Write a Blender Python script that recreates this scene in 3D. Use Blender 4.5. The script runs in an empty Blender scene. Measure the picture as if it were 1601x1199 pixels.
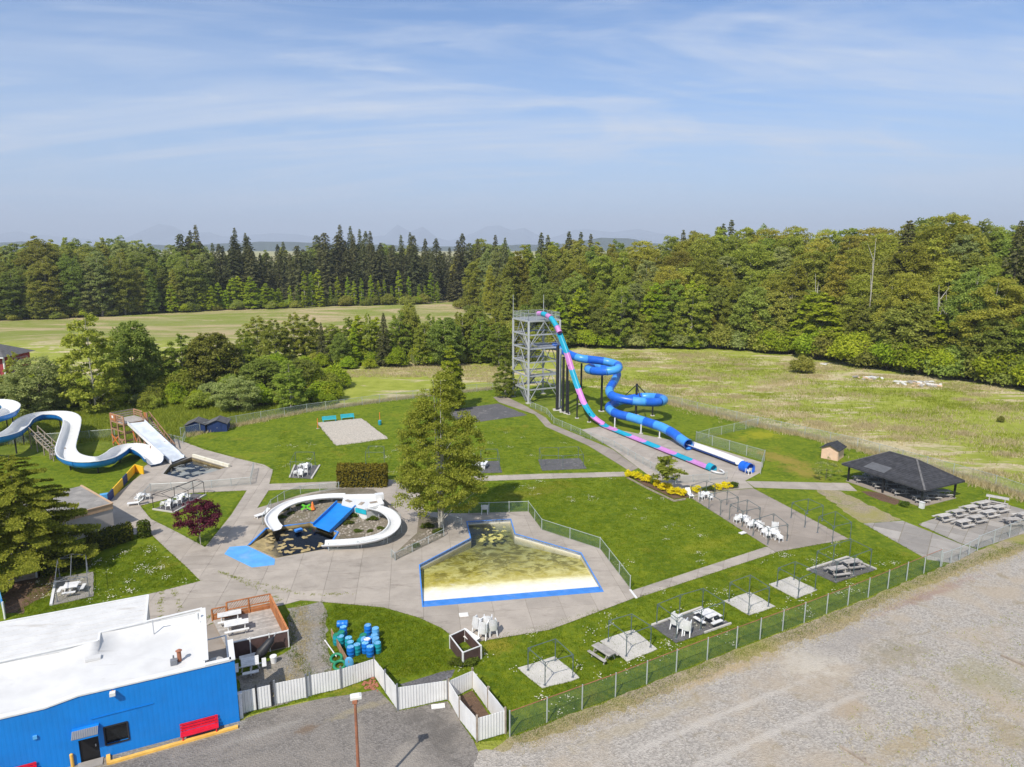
import bpy, bmesh, math, random
import numpy as np
from mathutils import Vector, Matrix
from mathutils.geometry import tessellate_polygon

R = math.radians
random.seed(7)
rng = np.random.default_rng(11)
sc = bpy.context.scene
C = sc.collection

# ------------------------------------------------------------------ camera, sky, sun, exposure
CAM_H = 32.0                      # drone height above the lawn, metres
FPX, PITCH = 1075.0, R(11.3)      # focal length in photo pixels, downward tilt
cam_d = bpy.data.cameras.new('camera'); cam = bpy.data.objects.new('camera', cam_d); C.objects.link(cam)
cam.location = (0, 0, CAM_H); cam.rotation_euler = (R(90) - PITCH, 0, 0)
cam_d.sensor_fit = 'HORIZONTAL'; cam_d.sensor_width = 36; cam_d.lens = FPX / 1601 * 36
cam_d.clip_start = 0.5; cam_d.clip_end = 60000
sc.camera = cam

SUN_AZ, SUN_EL = 207.0, 48.0      # compass-like: angle from +Y towards +X of where the sun stands
sun_dir = Vector((math.sin(R(SUN_AZ)) * math.cos(R(SUN_EL)), math.cos(R(SUN_AZ)) * math.cos(R(SUN_EL)), math.sin(R(SUN_EL))))
sd = bpy.data.lights.new('sun', 'SUN'); sd.energy = 4.5; sd.angle = R(0.55); sd.color = (1.0, 0.94, 0.85)
so = bpy.data.objects.new('sun', sd); C.objects.link(so)
so.rotation_euler = (-sun_dir).to_track_quat('-Z', 'Y').to_euler()

w = bpy.data.worlds.new('World'); sc.world = w; w.use_nodes = True
nt = w.node_tree; nt.nodes.clear()
def wn(t): return nt.nodes.new(t)
out = wn('ShaderNodeOutputWorld'); bg = wn('ShaderNodeBackground'); sky = wn('ShaderNodeTexSky')
sky.sky_type = 'NISHITA'; sky.sun_disc = False; sky.sun_elevation = R(SUN_EL); sky.sun_rotation = R(SUN_AZ)
sky.altitude = 50; sky.air_density = 1.0; sky.dust_density = 0.3; sky.ozone_density = 4.0
bg.inputs['Strength'].default_value = 0.107
tc = wn('ShaderNodeTexCoord'); sep = wn('ShaderNodeSeparateXYZ'); nt.links.new(tc.outputs['Generated'], sep.inputs[0])
def wmath(op, a, b=None, clamp=False):
    m = wn('ShaderNodeMath'); m.operation = op; m.use_clamp = clamp
    for i, s in enumerate((a, b)):
        if s is None: continue
        if isinstance(s, (int, float)): m.inputs[i].default_value = s
        else: nt.links.new(s, m.inputs[i])
    return m.outputs[0]
zc = wmath('MAXIMUM', sep.outputs['Z'], 0.0)
den = wmath('ADD', zc, 0.16)                      # clouds on a high flat layer, eased towards the horizon
cx = wmath('DIVIDE', sep.outputs['X'], den); cy = wmath('DIVIDE', sep.outputs['Y'], den)
comb = wn('ShaderNodeCombineXYZ'); nt.links.new(cx, comb.inputs[0]); nt.links.new(cy, comb.inputs[1])
def cloud_layer(rot, scale, ns, det, dist, lo, hi, off):
    mp = wn('ShaderNodeMapping'); nt.links.new(comb.outputs[0], mp.inputs['Vector'])
    mp.inputs['Rotation'].default_value = (0, 0, R(rot)); mp.inputs['Scale'].default_value = scale; mp.inputs['Location'].default_value = off
    n = wn('ShaderNodeTexNoise'); nt.links.new(mp.outputs[0], n.inputs['Vector'])
    n.inputs['Scale'].default_value = ns; n.inputs['Detail'].default_value = det; n.inputs['Roughness'].default_value = 0.55; n.inputs['Distortion'].default_value = dist
    mr = wn('ShaderNodeMapRange'); mr.interpolation_type = 'SMOOTHSTEP'; nt.links.new(n.outputs['Fac'], mr.inputs['Value'])
    mr.inputs['From Min'].default_value = lo; mr.inputs['From Max'].default_value = hi
    return mr.outputs['Result']
c1 = cloud_layer(17, (0.30, 0.85, 1), 0.95, 11, 1.1, 0.43, 0.62, (1.3, 0.2, 0))        # broad cirrus bands
c2 = cloud_layer(-14, (0.45, 1.5, 1), 2.6, 12, 1.6, 0.45, 0.70, (0.4, 5.2, 0))       # fine fibres
c3 = cloud_layer(62, (0.5, 1.2, 1), 1.3, 11, 1.4, 0.47, 0.68, (7.4, 2.2, 0))         # a few crossing wisps
veil = wmath('ADD', wmath('MULTIPLY', c1, 0.72), wmath('ADD', wmath('MULTIPLY', c2, 0.18), wmath('MULTIPLY', c3, 0.46)))
veil = wmath('MULTIPLY', wmath('MINIMUM', veil, 0.85), wmath('ADD', wmath('MULTIPLY', zc, 6.0, True), 0.12, True))
low = wmath('MULTIPLY', wmath('POWER', wmath('SUBTRACT', 1.0, wmath('MULTIPLY', zc, 3.0, True), True), 1.5), 0.95)   # thin even cirrostratus low in the sky
def mix_sky(f, a, col):
    n = wn('ShaderNodeMix'); n.data_type = 'RGBA'; nt.links.new(f, n.inputs['Factor']); nt.links.new(a, n.inputs['A']); n.inputs['B'].default_value = col; return n
deep = wn('ShaderNodeMix'); deep.data_type = 'RGBA'; deep.blend_type = 'MULTIPLY'; deep.inputs['Factor'].default_value = 1.0; nt.links.new(sky.outputs[0], deep.inputs['A']); deep.inputs['B'].default_value = (0.80, 0.96, 1.14, 1)
mixa = mix_sky(low, deep.outputs['Result'], (3.75, 4.75, 6.6, 1)); mixc = mix_sky(veil, mixa.outputs['Result'], (5.3, 5.9, 7.0, 1))
nt.links.new(mixc.outputs['Result'], bg.inputs['Color']); nt.links.new(bg.outputs[0], out.inputs['Surface'])

sc.view_settings.view_transform = 'Standard'; sc.view_settings.look = 'None'
sc.view_settings.exposure = 0.28; sc.view_settings.gamma = 1.0; sc.view_settings.use_curve_mapping = False
sc.render.engine = 'CYCLES'
cy_ = sc.cycles
cy_.max_bounces = 6; cy_.diffuse_bounces = 4; cy_.glossy_bounces = 2; cy_.transmission_bounces = 3; cy_.transparent_max_bounces = 24
cy_.volume_bounces = 0; cy_.caustics_reflective = False; cy_.caustics_refractive = False
cy_.use_denoising = True; cy_.denoiser = 'OPENIMAGEDENOISE'; cy_.use_adaptive_sampling = True; cy_.adaptive_threshold = 0.01

# ------------------------------------------------------------------ from a photo pixel to a place on the ground
CP, SP = math.cos(PITCH), math.sin(PITCH)
def ray(x, y):
    u, v = (x - 800.5) / FPX, (y - 599.5) / FPX
    return Vector((u, CP - v * SP, -SP - v * CP))
def at(x, y, z=0.0):
    d = ray(x, y); t = (z - CAM_H) / d.z
    return Vector((d.x * t, d.y * t, z))
def hgt(x, y, yt, xt=None):
    """height above ground of something whose foot is at pixel (x, y) and top at pixel row yt"""
    b = at(x, y); d = ray(x if xt is None else xt, yt)
    return CAM_H + d.z * math.hypot(b.x, b.y) / math.hypot(d.x, d.y)
def P(*pts): return [at(x, y) for x, y in pts]

# ------------------------------------------------------------------ materials
MATS = {}
def lin(c):
    return tuple(((v / 255) / 12.92 if v <= 10 else ((v / 255 + 0.055) / 1.055) ** 2.4) for v in c) + (1,)
def newmat(name):
    m = bpy.data.materials.new(name); m.use_nodes = True; MATS[name] = m
    t = m.node_tree; b = t.nodes['Principled BSDF']
    return m, t, b
def noise(t, vec, scale, detail=4, rough=0.55, dist=0.0):
    n = t.nodes.new('ShaderNodeTexNoise'); n.inputs['Scale'].default_value = scale; n.inputs['Detail'].default_value = detail
    n.inputs['Roughness'].default_value = rough; n.inputs['Distortion'].default_value = dist
    if vec is not None: t.links.new(vec, n.inputs['Vector'])
    return n.outputs['Fac']
def mrange(t, v, a, b, c=0.0, d=1.0, smooth=True):
    n = t.nodes.new('ShaderNodeMapRange'); t.links.new(v, n.inputs['Value'])
    if smooth: n.interpolation_type = 'SMOOTHSTEP'
    for k, x in zip(('From Min', 'From Max', 'To Min', 'To Max'), (a, b, c, d)): n.inputs[k].default_value = x
    return n.outputs['Result']
def mixcol(t, f, a, b, mode='MIX'):
    n = t.nodes.new('ShaderNodeMix'); n.data_type = 'RGBA'; n.blend_type = mode
    for k, x in (('Factor', f), ('A', a), ('B', b)):
        if isinstance(x, (int, float)): n.inputs[k].default_value = x
        elif isinstance(x, tuple): n.inputs[k].default_value = x if len(x) == 4 else x + (1,)
        else: t.links.new(x, n.inputs[k])
    return n.outputs['Result']
def fmath(t, op, a, b=None, clamp=False):
    m = t.nodes.new('ShaderNodeMath'); m.operation = op; m.use_clamp = clamp
    for i, s in enumerate((a, b)):
        if s is None: continue
        if isinstance(s, (int, float)): m.inputs[i].default_value = s
        else: t.links.new(s, m.inputs[i])
    return m.outputs[0]
def pos(t, scale=(1, 1, 1), rot=0):
    g = t.nodes.new('ShaderNodeNewGeometry')
    if scale == (1, 1, 1) and not rot: return g.outputs['Position']
    mp = t.nodes.new('ShaderNodeMapping'); mp.inputs['Scale'].default_value = scale; mp.inputs['Rotation'].default_value = (0, 0, R(rot))
    t.links.new(g.outputs['Position'], mp.inputs['Vector']); return mp.outputs[0]
def bump(t, b, h, strength, dist):
    n = t.nodes.new('ShaderNodeBump'); n.inputs['Strength'].default_value = strength; n.inputs['Distance'].default_value = dist
    t.links.new(h, n.inputs['Height']); t.links.new(n.outputs[0], b.inputs['Normal'])
def objrand(t):
    return t.nodes.new('ShaderNodeObjectInfo').outputs['Random']

def simple(name, col, rough=0.6, var=0.12, scale=1.5, metal=0.0, spec=0.4, dirt=None, dirt_amt=0.35, rnd=0.0):
    """plain paint, wood or metal with gentle mottling and, if asked, dirt"""
    m, t, b = newmat(name); p = pos(t)
    dark = tuple(c * (1 - var) for c in col[:3]); lite = tuple(min(1, c * (1 + var)) for c in col[:3])
    c = mixcol(t, mrange(t, noise(t, p, scale, 6), 0.3, 0.7), dark, lite)
    if dirt: c = mixcol(t, mrange(t, noise(t, p, scale * 0.7, 8, 0.65, 0.4), 0.52, 0.75, 0, dirt_amt), c, dirt)
    if rnd:
        hv = t.nodes.new('ShaderNodeHueSaturation'); t.links.new(c, hv.inputs['Color'])
        t.links.new(mrange(t, objrand(t), 0, 1, 1 - rnd, 1 + rnd, False), hv.inputs['Value']); c = hv.outputs[0]
    t.links.new(c, b.inputs['Base Color']); b.inputs['Roughness'].default_value = rough; b.inputs['Metallic'].default_value = metal
    b.inputs['Specular IOR Level'].default_value = spec
    return m

def patches(t, c, p, items):
    """stains and worn spots with ragged outlines at real places: (pixel x, pixel y, radius x, radius y, colour, strength)"""
    wob = fmath(t, 'MULTIPLY', fmath(t, 'SUBTRACT', noise(t, p, 0.75, 10, 0.78, 0.6), 0.5), 4.2)
    for x, y, rx, ry, col, amt in items:
        q = at(x, y); mp = t.nodes.new('ShaderNodeMapping'); mp.vector_type = 'TEXTURE'; mp.inputs['Location'].default_value = (q.x, q.y, 0); mp.inputs['Scale'].default_value = (rx, ry, 1000); mp.inputs['Rotation'].default_value = (0, 0, R(28))
        t.links.new(p, mp.inputs['Vector']); ln = t.nodes.new('ShaderNodeVectorMath'); ln.operation = 'LENGTH'; t.links.new(mp.outputs[0], ln.inputs[0])
        c = mixcol(t, mrange(t, fmath(t, 'ADD', ln.outputs['Value'], wob), 0.2, 1.25, amt, 0.0), c, col)
    return c
def mat_ground():
    m, t, b = newmat('meadow'); p = pos(t)
    ps = pos(t, (0.16, 0.5, 1), 24)
    g1 = mixcol(t, mrange(t, noise(t, p, 0.35, 8, 0.6), 0.3, 0.7), (0.275, 0.325, 0.034), (0.41, 0.44, 0.075))
    g1 = mixcol(t, mrange(t, noise(t, p, 2.2, 6, 0.7), 0.35, 0.75, 0, 0.6), g1, (0.31, 0.32, 0.09))
    straw = mixcol(t, mrange(t, noise(t, p, 1.3, 6, 0.7), 0.3, 0.7), (0.47, 0.39, 0.215), (0.68, 0.585, 0.37))
    a = fmath(t, 'ADD', fmath(t, 'MULTIPLY', noise(t, ps, 0.55, 8, 0.62, 0.6), 0.6), fmath(t, 'MULTIPLY', noise(t, p, 0.028, 5, 0.5), 0.4))
    c = mixcol(t, mrange(t, a, 0.50, 0.565), g1, straw)
    sx = t.nodes.new('ShaderNodeSeparateXYZ'); t.links.new(p, sx.inputs[0])      # the second field, beyond the tree belt, is mown hay: duller and browner
    far = mrange(t, sx.outputs['Y'], 215, 250)
    hay = mixcol(t, mrange(t, noise(t, pos(t, (0.4, 1.0, 1), 8), 0.045, 9, 0.68, 1.2), 0.42, 0.6), (0.215, 0.25, 0.055), (0.47, 0.36, 0.22))
    c = mixcol(t, fmath(t, 'MULTIPLY', far, 0.85), c, hay)
    t.links.new(c, b.inputs['Base Color']); b.inputs['Roughness'].default_value = 0.95; b.inputs['Specular IOR Level'].default_value = 0.1
    bump(t, b, noise(t, p, 2.5, 8, 0.7), 1.0, 0.5)
def mat_lawn():
    m, t, b = newmat('lawn'); p = pos(t)
    c = mixcol(t, mrange(t, noise(t, p, 0.22, 8, 0.6, 0.3), 0.32, 0.68), (0.090, 0.145, 0.009), (0.160, 0.215, 0.014))
    c = mixcol(t, mrange(t, noise(t, p, 1.5, 9, 0.72, 0.5), 0.42, 0.68, 0, 0.8), c, (0.25, 0.28, 0.013))
    c = mixcol(t, mrange(t, noise(t, p, 0.6, 9, 0.72, 1.0), 0.48, 0.68, 0, 0.85), c, (0.055, 0.105, 0.003))
    c = mixcol(t, mrange(t, noise(t, p, 0.13, 8, 0.68, 0.9), 0.55, 0.72, 0, 0.65), c, (0.27, 0.23, 0.028))
    c = mixcol(t, mrange(t, noise(t, p, 9.0, 4, 0.8), 0.35, 0.7, 0, 0.45), c, (0.08, 0.12, 0.004))
    dry = (0.30, 0.22, 0.05); c = patches(t, c, p, [(1225, 718, 2.2, 6.0, dry, 0.8), (1255, 738, 2.0, 4.0, dry, 0.7), (860, 640, 5.0, 4.0, (0.24, 0.20, 0.06), 0.8), (1000, 640, 7, 5, (0.13, 0.13, 0.03), 0.6), (45, 930, 2.4, 2.2, dry, 0.8), (830, 770, 6, 2.0, (0.20, 0.19, 0.02), 0.7), (1190, 680, 4, 3, (0.36, 0.33, 0.02), 0.6), (780, 1010, 2, 1.2, (0.30, 0.25, 0.03), 0.7), (530, 1060, 1.2, 2.0, dry, 0.7), (1110, 850, 5, 1.2, (0.25, 0.26, 0.02), 0.6)])
    t.links.new(c, b.inputs['Base Color']); b.inputs['Roughness'].default_value = 0.9; b.inputs['Specular IOR Level'].default_value = 0.12
    bump(t, b, fmath(t, 'ADD', noise(t, p, 6, 8, 0.75), noise(t, p, 0.7, 4)), 0.9, 0.14)
def mat_rough():
    m, t, b = newmat('rough_grass'); p = pos(t)
    c = mixcol(t, mrange(t, noise(t, p, 0.25, 8, 0.65, 0.4), 0.3, 0.7), (0.12, 0.18, 0.016), (0.25, 0.30, 0.035))
    c = mixcol(t, mrange(t, noise(t, p, 1.4, 8, 0.7), 0.45, 0.75, 0, 0.7), c, (0.26, 0.28, 0.065))
    t.links.new(c, b.inputs['Base Color']); b.inputs['Roughness'].default_value = 0.95; b.inputs['Specular IOR Level'].default_value = 0.1
    bump(t, b, noise(t, p, 1.6, 9, 0.75), 1.0, 0.6)
def mat_gravel(name, c_a, c_b, c_c, patch=0.5, spots=()):
    m, t, b = newmat(name); p = pos(t)
    v = t.nodes.new('ShaderNodeTexVoronoi'); v.inputs['Scale'].default_value = 9; t.links.new(p, v.inputs['Vector'])
    sp = t.nodes.new('ShaderNodeSeparateXYZ'); t.links.new(v.outputs['Color'], sp.inputs[0])
    c = mixcol(t, sp.outputs[0], tuple(x * 0.62 for x in c_a), tuple(min(1, x * 1.28) for x in c_a))
    c = mixcol(t, mrange(t, noise(t, p, 26, 3, 0.8), 0.3, 0.7, 0, 0.5), c, tuple(x * 0.7 for x in c_a))
    c = mixcol(t, mrange(t, noise(t, p, 0.16, 8, 0.62, 0.5), 0.44, 0.66, 0, patch), c, c_b)
    c = mixcol(t, mrange(t, noise(t, p, 0.42, 9, 0.7, 1.2), 0.54, 0.70, 0, patch * 0.9), c, c_c)
    c = patches(t, c, p, spots)
    t.links.new(c, b.inputs['Base Color']); b.inputs['Roughness'].default_value = 0.95; b.inputs['Specular IOR Level'].default_value = 0.2
    bump(t, b, v.outputs['Distance'], 0.8, 0.05)
def mat_concrete(name, base, stain, amt=0.55, rnd=0.09, fine=1.0):
    m, t, b = newmat(name); p = pos(t)
    c = mixcol(t, mrange(t, noise(t, p, 0.5, 8, 0.6, 0.3), 0.3, 0.7), tuple(x * 0.88 for x in base), tuple(min(1, x * 1.08) for x in base))
    c = mixcol(t, mrange(t, noise(t, pos(t, (0.5, 1.3, 1), 20), 0.6, 10, 0.72, 0.8), 0.50, 0.74, 0, amt), c, stain)
    c = mixcol(t, mrange(t, noise(t, p, 11, 6, 0.8), 0.42, 0.72, 0, 0.30 * fine), c, tuple(x * 0.68 for x in base))
    hv = t.nodes.new('ShaderNodeHueSaturation'); t.links.new(c, hv.inputs['Color'])
    t.links.new(mrange(t, objrand(t), 0, 1, 1 - rnd, 1 + rnd, False), hv.inputs['Value'])
    t.links.new(hv.outputs[0], b.inputs['Base Color']); b.inputs['Roughness'].default_value = 0.88; b.inputs['Specular IOR Level'].default_value = 0.3
    bump(t, b, noise(t, p, 18, 6, 0.7), 0.4, 0.02)
def mat_leaf(name, dark, lite, trans=0.32, hue=0.02, val=0.2):
    m, t, b = newmat(name); t.nodes.remove(b); o = t.nodes['Material Output']
    g = t.nodes.new('ShaderNodeNewGeometry')
    c = mixcol(t, g.outputs['Random Per Island'], dark, lite)
    hv = t.nodes.new('ShaderNodeHueSaturation'); t.links.new(c, hv.inputs['Color'])
    r = objrand(t); t.links.new(mrange(t, r, 0, 1, 1 - val, 1 + val, False), hv.inputs['Value'])
    r2 = fmath(t, 'FRACT', fmath(t, 'MULTIPLY', r, 7.31)); t.links.new(mrange(t, r2, 0, 1, 0.5 - hue, 0.5 + hue, False), hv.inputs['Hue'])
    d = t.nodes.new('ShaderNodeBsdfDiffuse'); tr = t.nodes.new('ShaderNodeBsdfTranslucent'); mx = t.nodes.new('ShaderNodeMixShader'); mx.inputs[0].default_value = trans
    t.links.new(hv.outputs[0], d.inputs[0]); t.links.new(hv.outputs[0], tr.inputs[0])
    t.links.new(d.outputs[0], mx.inputs[1]); t.links.new(tr.outputs[0], mx.inputs[2]); t.links.new(mx.outputs[0], o.inputs['Surface'])
def mat_chain(name, col, pitch=0.075, wire=0.0085):
    m, t, b = newmat(name); o = t.nodes['Material Output']
    uv = t.nodes.new('ShaderNodeUVMap'); s = t.nodes.new('ShaderNodeSeparateXYZ'); t.links.new(uv.outputs[0], s.inputs[0])
    def stripe(op):
        a = fmath(t, 'FRACT', fmath(t, 'MULTIPLY', fmath(t, op, s.outputs[0], s.outputs[1]), 1 / pitch))
        return fmath(t, 'LESS_THAN', a, wire / pitch * 1.414)
    k = fmath(t, 'MAXIMUM', stripe('ADD'), stripe('SUBTRACT'))
    b.inputs['Base Color'].default_value = col + (1,); b.inputs['Roughness'].default_value = 0.5; b.inputs['Metallic'].default_value = 0.3
    tr = t.nodes.new('ShaderNodeBsdfTransparent'); mx = t.nodes.new('ShaderNodeMixShader')
    t.links.new(k, mx.inputs[0]); t.links.new(tr.outputs[0], mx.inputs[1]); t.links.new(b.outputs[0], mx.inputs[2]); t.links.new(mx.outputs[0], o.inputs['Surface'])
def mat_water(name, absorb, density):
    m, t, b = newmat(name); o = t.nodes['Material Output']; t.nodes.remove(b)
    tr = t.nodes.new('ShaderNodeBsdfTransparent'); gl = t.nodes.new('ShaderNodeBsdfGlossy'); gl.inputs['Roughness'].default_value = 0.08
    fr = t.nodes.new('ShaderNodeFresnel'); fr.inputs['IOR'].default_value = 1.33
    bn = t.nodes.new('ShaderNodeBump'); bn.inputs['Strength'].default_value = 0.15; bn.inputs['Distance'].default_value = 0.03
    t.links.new(noise(t, pos(t), 3.0, 4), bn.inputs['Height']); t.links.new(bn.outputs[0], gl.inputs['Normal'])
    mx = t.nodes.new('ShaderNodeMixShader'); t.links.new(fr.outputs[0], mx.inputs[0]); t.links.new(tr.outputs[0], mx.inputs[1]); t.links.new(gl.outputs[0], mx.inputs[2])
    t.links.new(mx.outputs[0], o.inputs['Surface'])
    va = t.nodes.new('ShaderNodeVolumeAbsorption'); va.inputs['Color'].default_value = absorb + (1,); va.inputs['Density'].default_value = density
    t.links.new(va.outputs[0], o.inputs['Volume'])
def mat_poolfloor():
    m, t, b = newmat('pool_floor'); p = pos(t)
    sx = t.nodes.new('ShaderNodeSeparateXYZ'); t.links.new(p, sx.inputs[0])
    clean = mixcol(t, mrange(t, noise(t, p, 2.0, 6), 0.3, 0.7), (0.70, 0.68, 0.58), (0.80, 0.78, 0.70))
    wet = mrange(t, sx.outputs['Z'], -0.24, -0.52)                 # slime grows only where the floor lies under water
    k = fmath(t, 'MULTIPLY', mrange(t, fmath(t, 'ADD', noise(t, p, 0.45, 9, 0.7, 0.8), fmath(t, 'MULTIPLY', wet, 0.3)), 0.34, 0.56), mrange(t, sx.outputs['Z'], -0.20, -0.40))
    slime = mixcol(t, mrange(t, noise(t, p, 0.9, 9, 0.7, 0.5), 0.35, 0.65), (0.50, 0.42, 0.05), (0.76, 0.70, 0.28))
    c = mixcol(t, k, clean, slime)
    gaps = mrange(t, noise(t, pos(t, (0.75, 1.0, 1)), 0.62, 10, 0.66, 1.4), 0.46, 0.57, 0, 0.80)          # bare dark floor between the slime sheets
    c = mixcol(t, fmath(t, 'MULTIPLY', gaps, mrange(t, sx.outputs['Z'], -0.32, -0.60)), c, (0.20, 0.17, 0.02))
    t.links.new(c, b.inputs['Base Color']); b.inputs['Roughness'].default_value = 0.8
def mat_corr(name, col, pitch, rough=0.5, var=0.06, dirt=None, axis_rot=0, dist=0.03, dirt_amt=0.3):
    """ribbed sheet metal: fine vertical ribs as relief, running along the wall's own direction"""
    m, t, b = newmat(name); p = pos(t)
    c = mixcol(t, mrange(t, noise(t, p, 0.8, 6), 0.3, 0.7), tuple(x * (1 - var) for x in col), tuple(min(1, x * (1 + var)) for x in col))
    if dirt: c = mixcol(t, mrange(t, noise(t, pos(t, (1, 1, 0.25)), 1.6, 8, 0.7, 0.4), 0.5, 0.75, 0, dirt_amt), c, dirt)
    q = pos(t, (1, 1, 1), -axis_rot); s = t.nodes.new('ShaderNodeSeparateXYZ'); t.links.new(q, s.inputs[0])
    w_ = fmath(t, 'ABSOLUTE', fmath(t, 'SUBTRACT', fmath(t, 'FRACT', fmath(t, 'MULTIPLY', s.outputs[0], 1 / pitch)), 0.5))
    t.links.new(c, b.inputs['Base Color']); b.inputs['Roughness'].default_value = rough
    bump(t, b, mrange(t, w_, 0.12, 0.3), 0.9, dist)

mat_ground(); mat_lawn(); mat_rough(); mat_poolfloor()
mat_gravel('gravel', (0.385, 0.352, 0.31), (0.38, 0.315, 0.235), (0.25, 0.205, 0.125), 0.75, [(1265, 1035, 2.8, 2.2, (0.50, 0.45, 0.37), 0.70), (1330, 1000, 6.0, 1.3, (0.27, 0.245, 0.22), 0.50), (1400, 1020, 3.5, 1.6, (0.22, 0.19, 0.12), 0.50), (1330, 1110, 1.6, 1.0, (0.36, 0.28, 0.19), 0.66), (1420, 1165, 3.5, 0.9, (0.33, 0.26, 0.15), 0.66), (1540, 1060, 3.0, 2.6, (0.28, 0.25, 0.14), 0.58), (1585, 1150, 1.6, 2.0, (0.30, 0.245, 0.15), 0.66), (1130, 1050, 5.0, 0.7, (0.42, 0.32, 0.20), 0.66), (1450, 930, 8.0, 0.7, (0.24, 0.13, 0.10), 0.46), (1000, 1130, 7.0, 0.6, (0.36, 0.30, 0.20), 0.50), (1100, 1130, 14.0, 0.35, (0.47, 0.43, 0.38), 0.58), (1180, 1160, 14.0, 0.35, (0.47, 0.43, 0.38), 0.58)])
mat_gravel('dirt_gravel', (0.27, 0.25, 0.22), (0.25, 0.20, 0.13), (0.12, 0.12, 0.05), 0.7)
mat_gravel('verge', (0.33, 0.275, 0.19), (0.27, 0.245, 0.08), (0.17, 0.20, 0.03), 0.9)
mat_gravel('mulch', (0.16, 0.10, 0.065), (0.10, 0.065, 0.045), (0.10, 0.10, 0.03), 0.6)
mat_gravel('garden_soil', (0.25, 0.215, 0.165), (0.13, 0.11, 0.07), (0.085, 0.115, 0.022), 0.8)
mat_gravel('sand', (0.50, 0.45, 0.38), (0.47, 0.41, 0.33), (0.44, 0.39, 0.32), 0.4)
mat_gravel('asphalt', (0.205, 0.187, 0.168), (0.26, 0.232, 0.20), (0.13, 0.12, 0.108), 0.7, [(690, 1150, 1.6, 2.4, (0.11, 0.10, 0.09), 0.75), (480, 1140, 1.0, 0.5, (0.16, 0.11, 0.07), 0.7), (640, 1190, 1.2, 2.0, (0.30, 0.27, 0.23), 0.6), (560, 1110, 2.4, 0.4, (0.28, 0.24, 0.15), 0.6), (400, 1150, 3.0, 0.35, (0.29, 0.27, 0.24), 0.6), (650, 1120, 1.0, 0.8, (0.12, 0.11, 0.10), 0.6)])
mat_gravel('old_asphalt', (0.135, 0.13, 0.132), (0.10, 0.10, 0.105), (0.25, 0.24, 0.23), 0.85)
mat_concrete('concrete', (0.375, 0.33, 0.28), (0.215, 0.185, 0.155), 0.85, 0.09)
mat_concrete('concrete_pale', (0.50, 0.475, 0.43), (0.47, 0.43, 0.36), 0.4, 0.05, 0.5)
mat_concrete('concrete_old', (0.31, 0.285, 0.255), (0.19, 0.175, 0.155), 0.8, 0.18)
mat_concrete('concrete_brown', (0.29, 0.25, 0.21), (0.24, 0.195, 0.155), 0.7)
mat_concrete('joint_soil', (0.22, 0.195, 0.15), (0.12, 0.12, 0.06), 0.7)
simple('wall_blue', (0.003, 0.19, 0.60), 0.5)
mat_corr('blue_siding', (0.002, 0.20, 0.64), 0.30, 0.5, 0.05, (0.01, 0.15, 0.47), 25.0, 0.004, 0.35)
m_, t_m, b_m = newmat('roof_white'); p_m = pos(t_m)
c_m = mixcol(t_m, mrange(t_m, noise(t_m, p_m, 0.7, 7), 0.3, 0.7), (0.56, 0.555, 0.54), (0.64, 0.635, 0.62))
c_m = mixcol(t_m, mrange(t_m, noise(t_m, pos(t_m, (0.12, 1.1, 1), -25), 1.0, 10, 0.7, 0.6), 0.56, 0.72, 0, 0.55), c_m, (0.34, 0.30, 0.25))
c_m = mixcol(t_m, mrange(t_m, noise(t_m, p_m, 1.4, 10, 0.75, 0.8), 0.60, 0.74, 0, 0.5), c_m, (0.28, 0.24, 0.19))
t_m.links.new(c_m, b_m.inputs['Base Color']); b_m.inputs['Roughness'].default_value = 0.65
mat_corr('panel_white', (0.72, 0.715, 0.70), 0.20, 0.55, 0.05, (0.45, 0.41, 0.35), 24, 0.03, 0.45)
simple('white_paint', (0.68, 0.68, 0.67), 0.5, 0.05, 1.5, dirt=(0.55, 0.53, 0.48))
simple('white_plastic', (0.76, 0.76, 0.75), 0.35, 0.03, 3, spec=0.5, rnd=0.04)
simple('slide_white', (0.68, 0.68, 0.67), 0.3, 0.04, 0.8, spec=0.5, dirt=(0.60, 0.58, 0.52), dirt_amt=0.3)
simple('slide_worn', (0.56, 0.60, 0.645), 0.45, 0.12, 0.9, dirt=(0.36, 0.47, 0.60), dirt_amt=0.7)
simple('slide_blue', (0.012, 0.20, 0.60), 0.32, 0.08, 1, spec=0.5)
simple('tube_light', (0.06, 0.30, 0.72), 0.35, 0.08, 0.8, spec=0.45, dirt=(0.20, 0.42, 0.70), dirt_amt=0.4, rnd=0.08)
simple('tube_dark', (0.012, 0.115, 0.56), 0.35, 0.10, 0.8, spec=0.45, dirt=(0.06, 0.20, 0.58), dirt_amt=0.5, rnd=0.1)
simple('slide_teal', (0.012, 0.32, 0.46), 0.4, 0.08, 0.8, spec=0.45, dirt=(0.15, 0.42, 0.48), dirt_amt=0.4, rnd=0.08)
simple('slide_pink', (0.53, 0.22, 0.51), 0.4, 0.08, 0.8, spec=0.45, dirt=(0.55, 0.38, 0.52), dirt_amt=0.4, rnd=0.08)
simple('pool_blue', (0.05, 0.23, 0.66), 0.5, 0.10, 1.2, dirt=(0.25, 0.38, 0.62), dirt_amt=0.5)
simple('pad_blue', (0.10, 0.34, 0.72), 0.6, 0.10, 0.9, dirt=(0.28, 0.42, 0.60), dirt_amt=0.5)
simple('pool_wall', (0.72, 0.68, 0.55), 0.6, 0.06, 1.5, dirt=(0.48, 0.40, 0.16), dirt_amt=0.6)
simple('tan_stain', (0.36, 0.275, 0.125), 0.8, 0.25, 1.2, dirt=(0.16, 0.12, 0.06), dirt_amt=0.8)
simple('algae', (0.44, 0.40, 0.12), 0.8, 0.25, 2.6, dirt=(0.26, 0.23, 0.05), dirt_amt=0.6)
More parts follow.
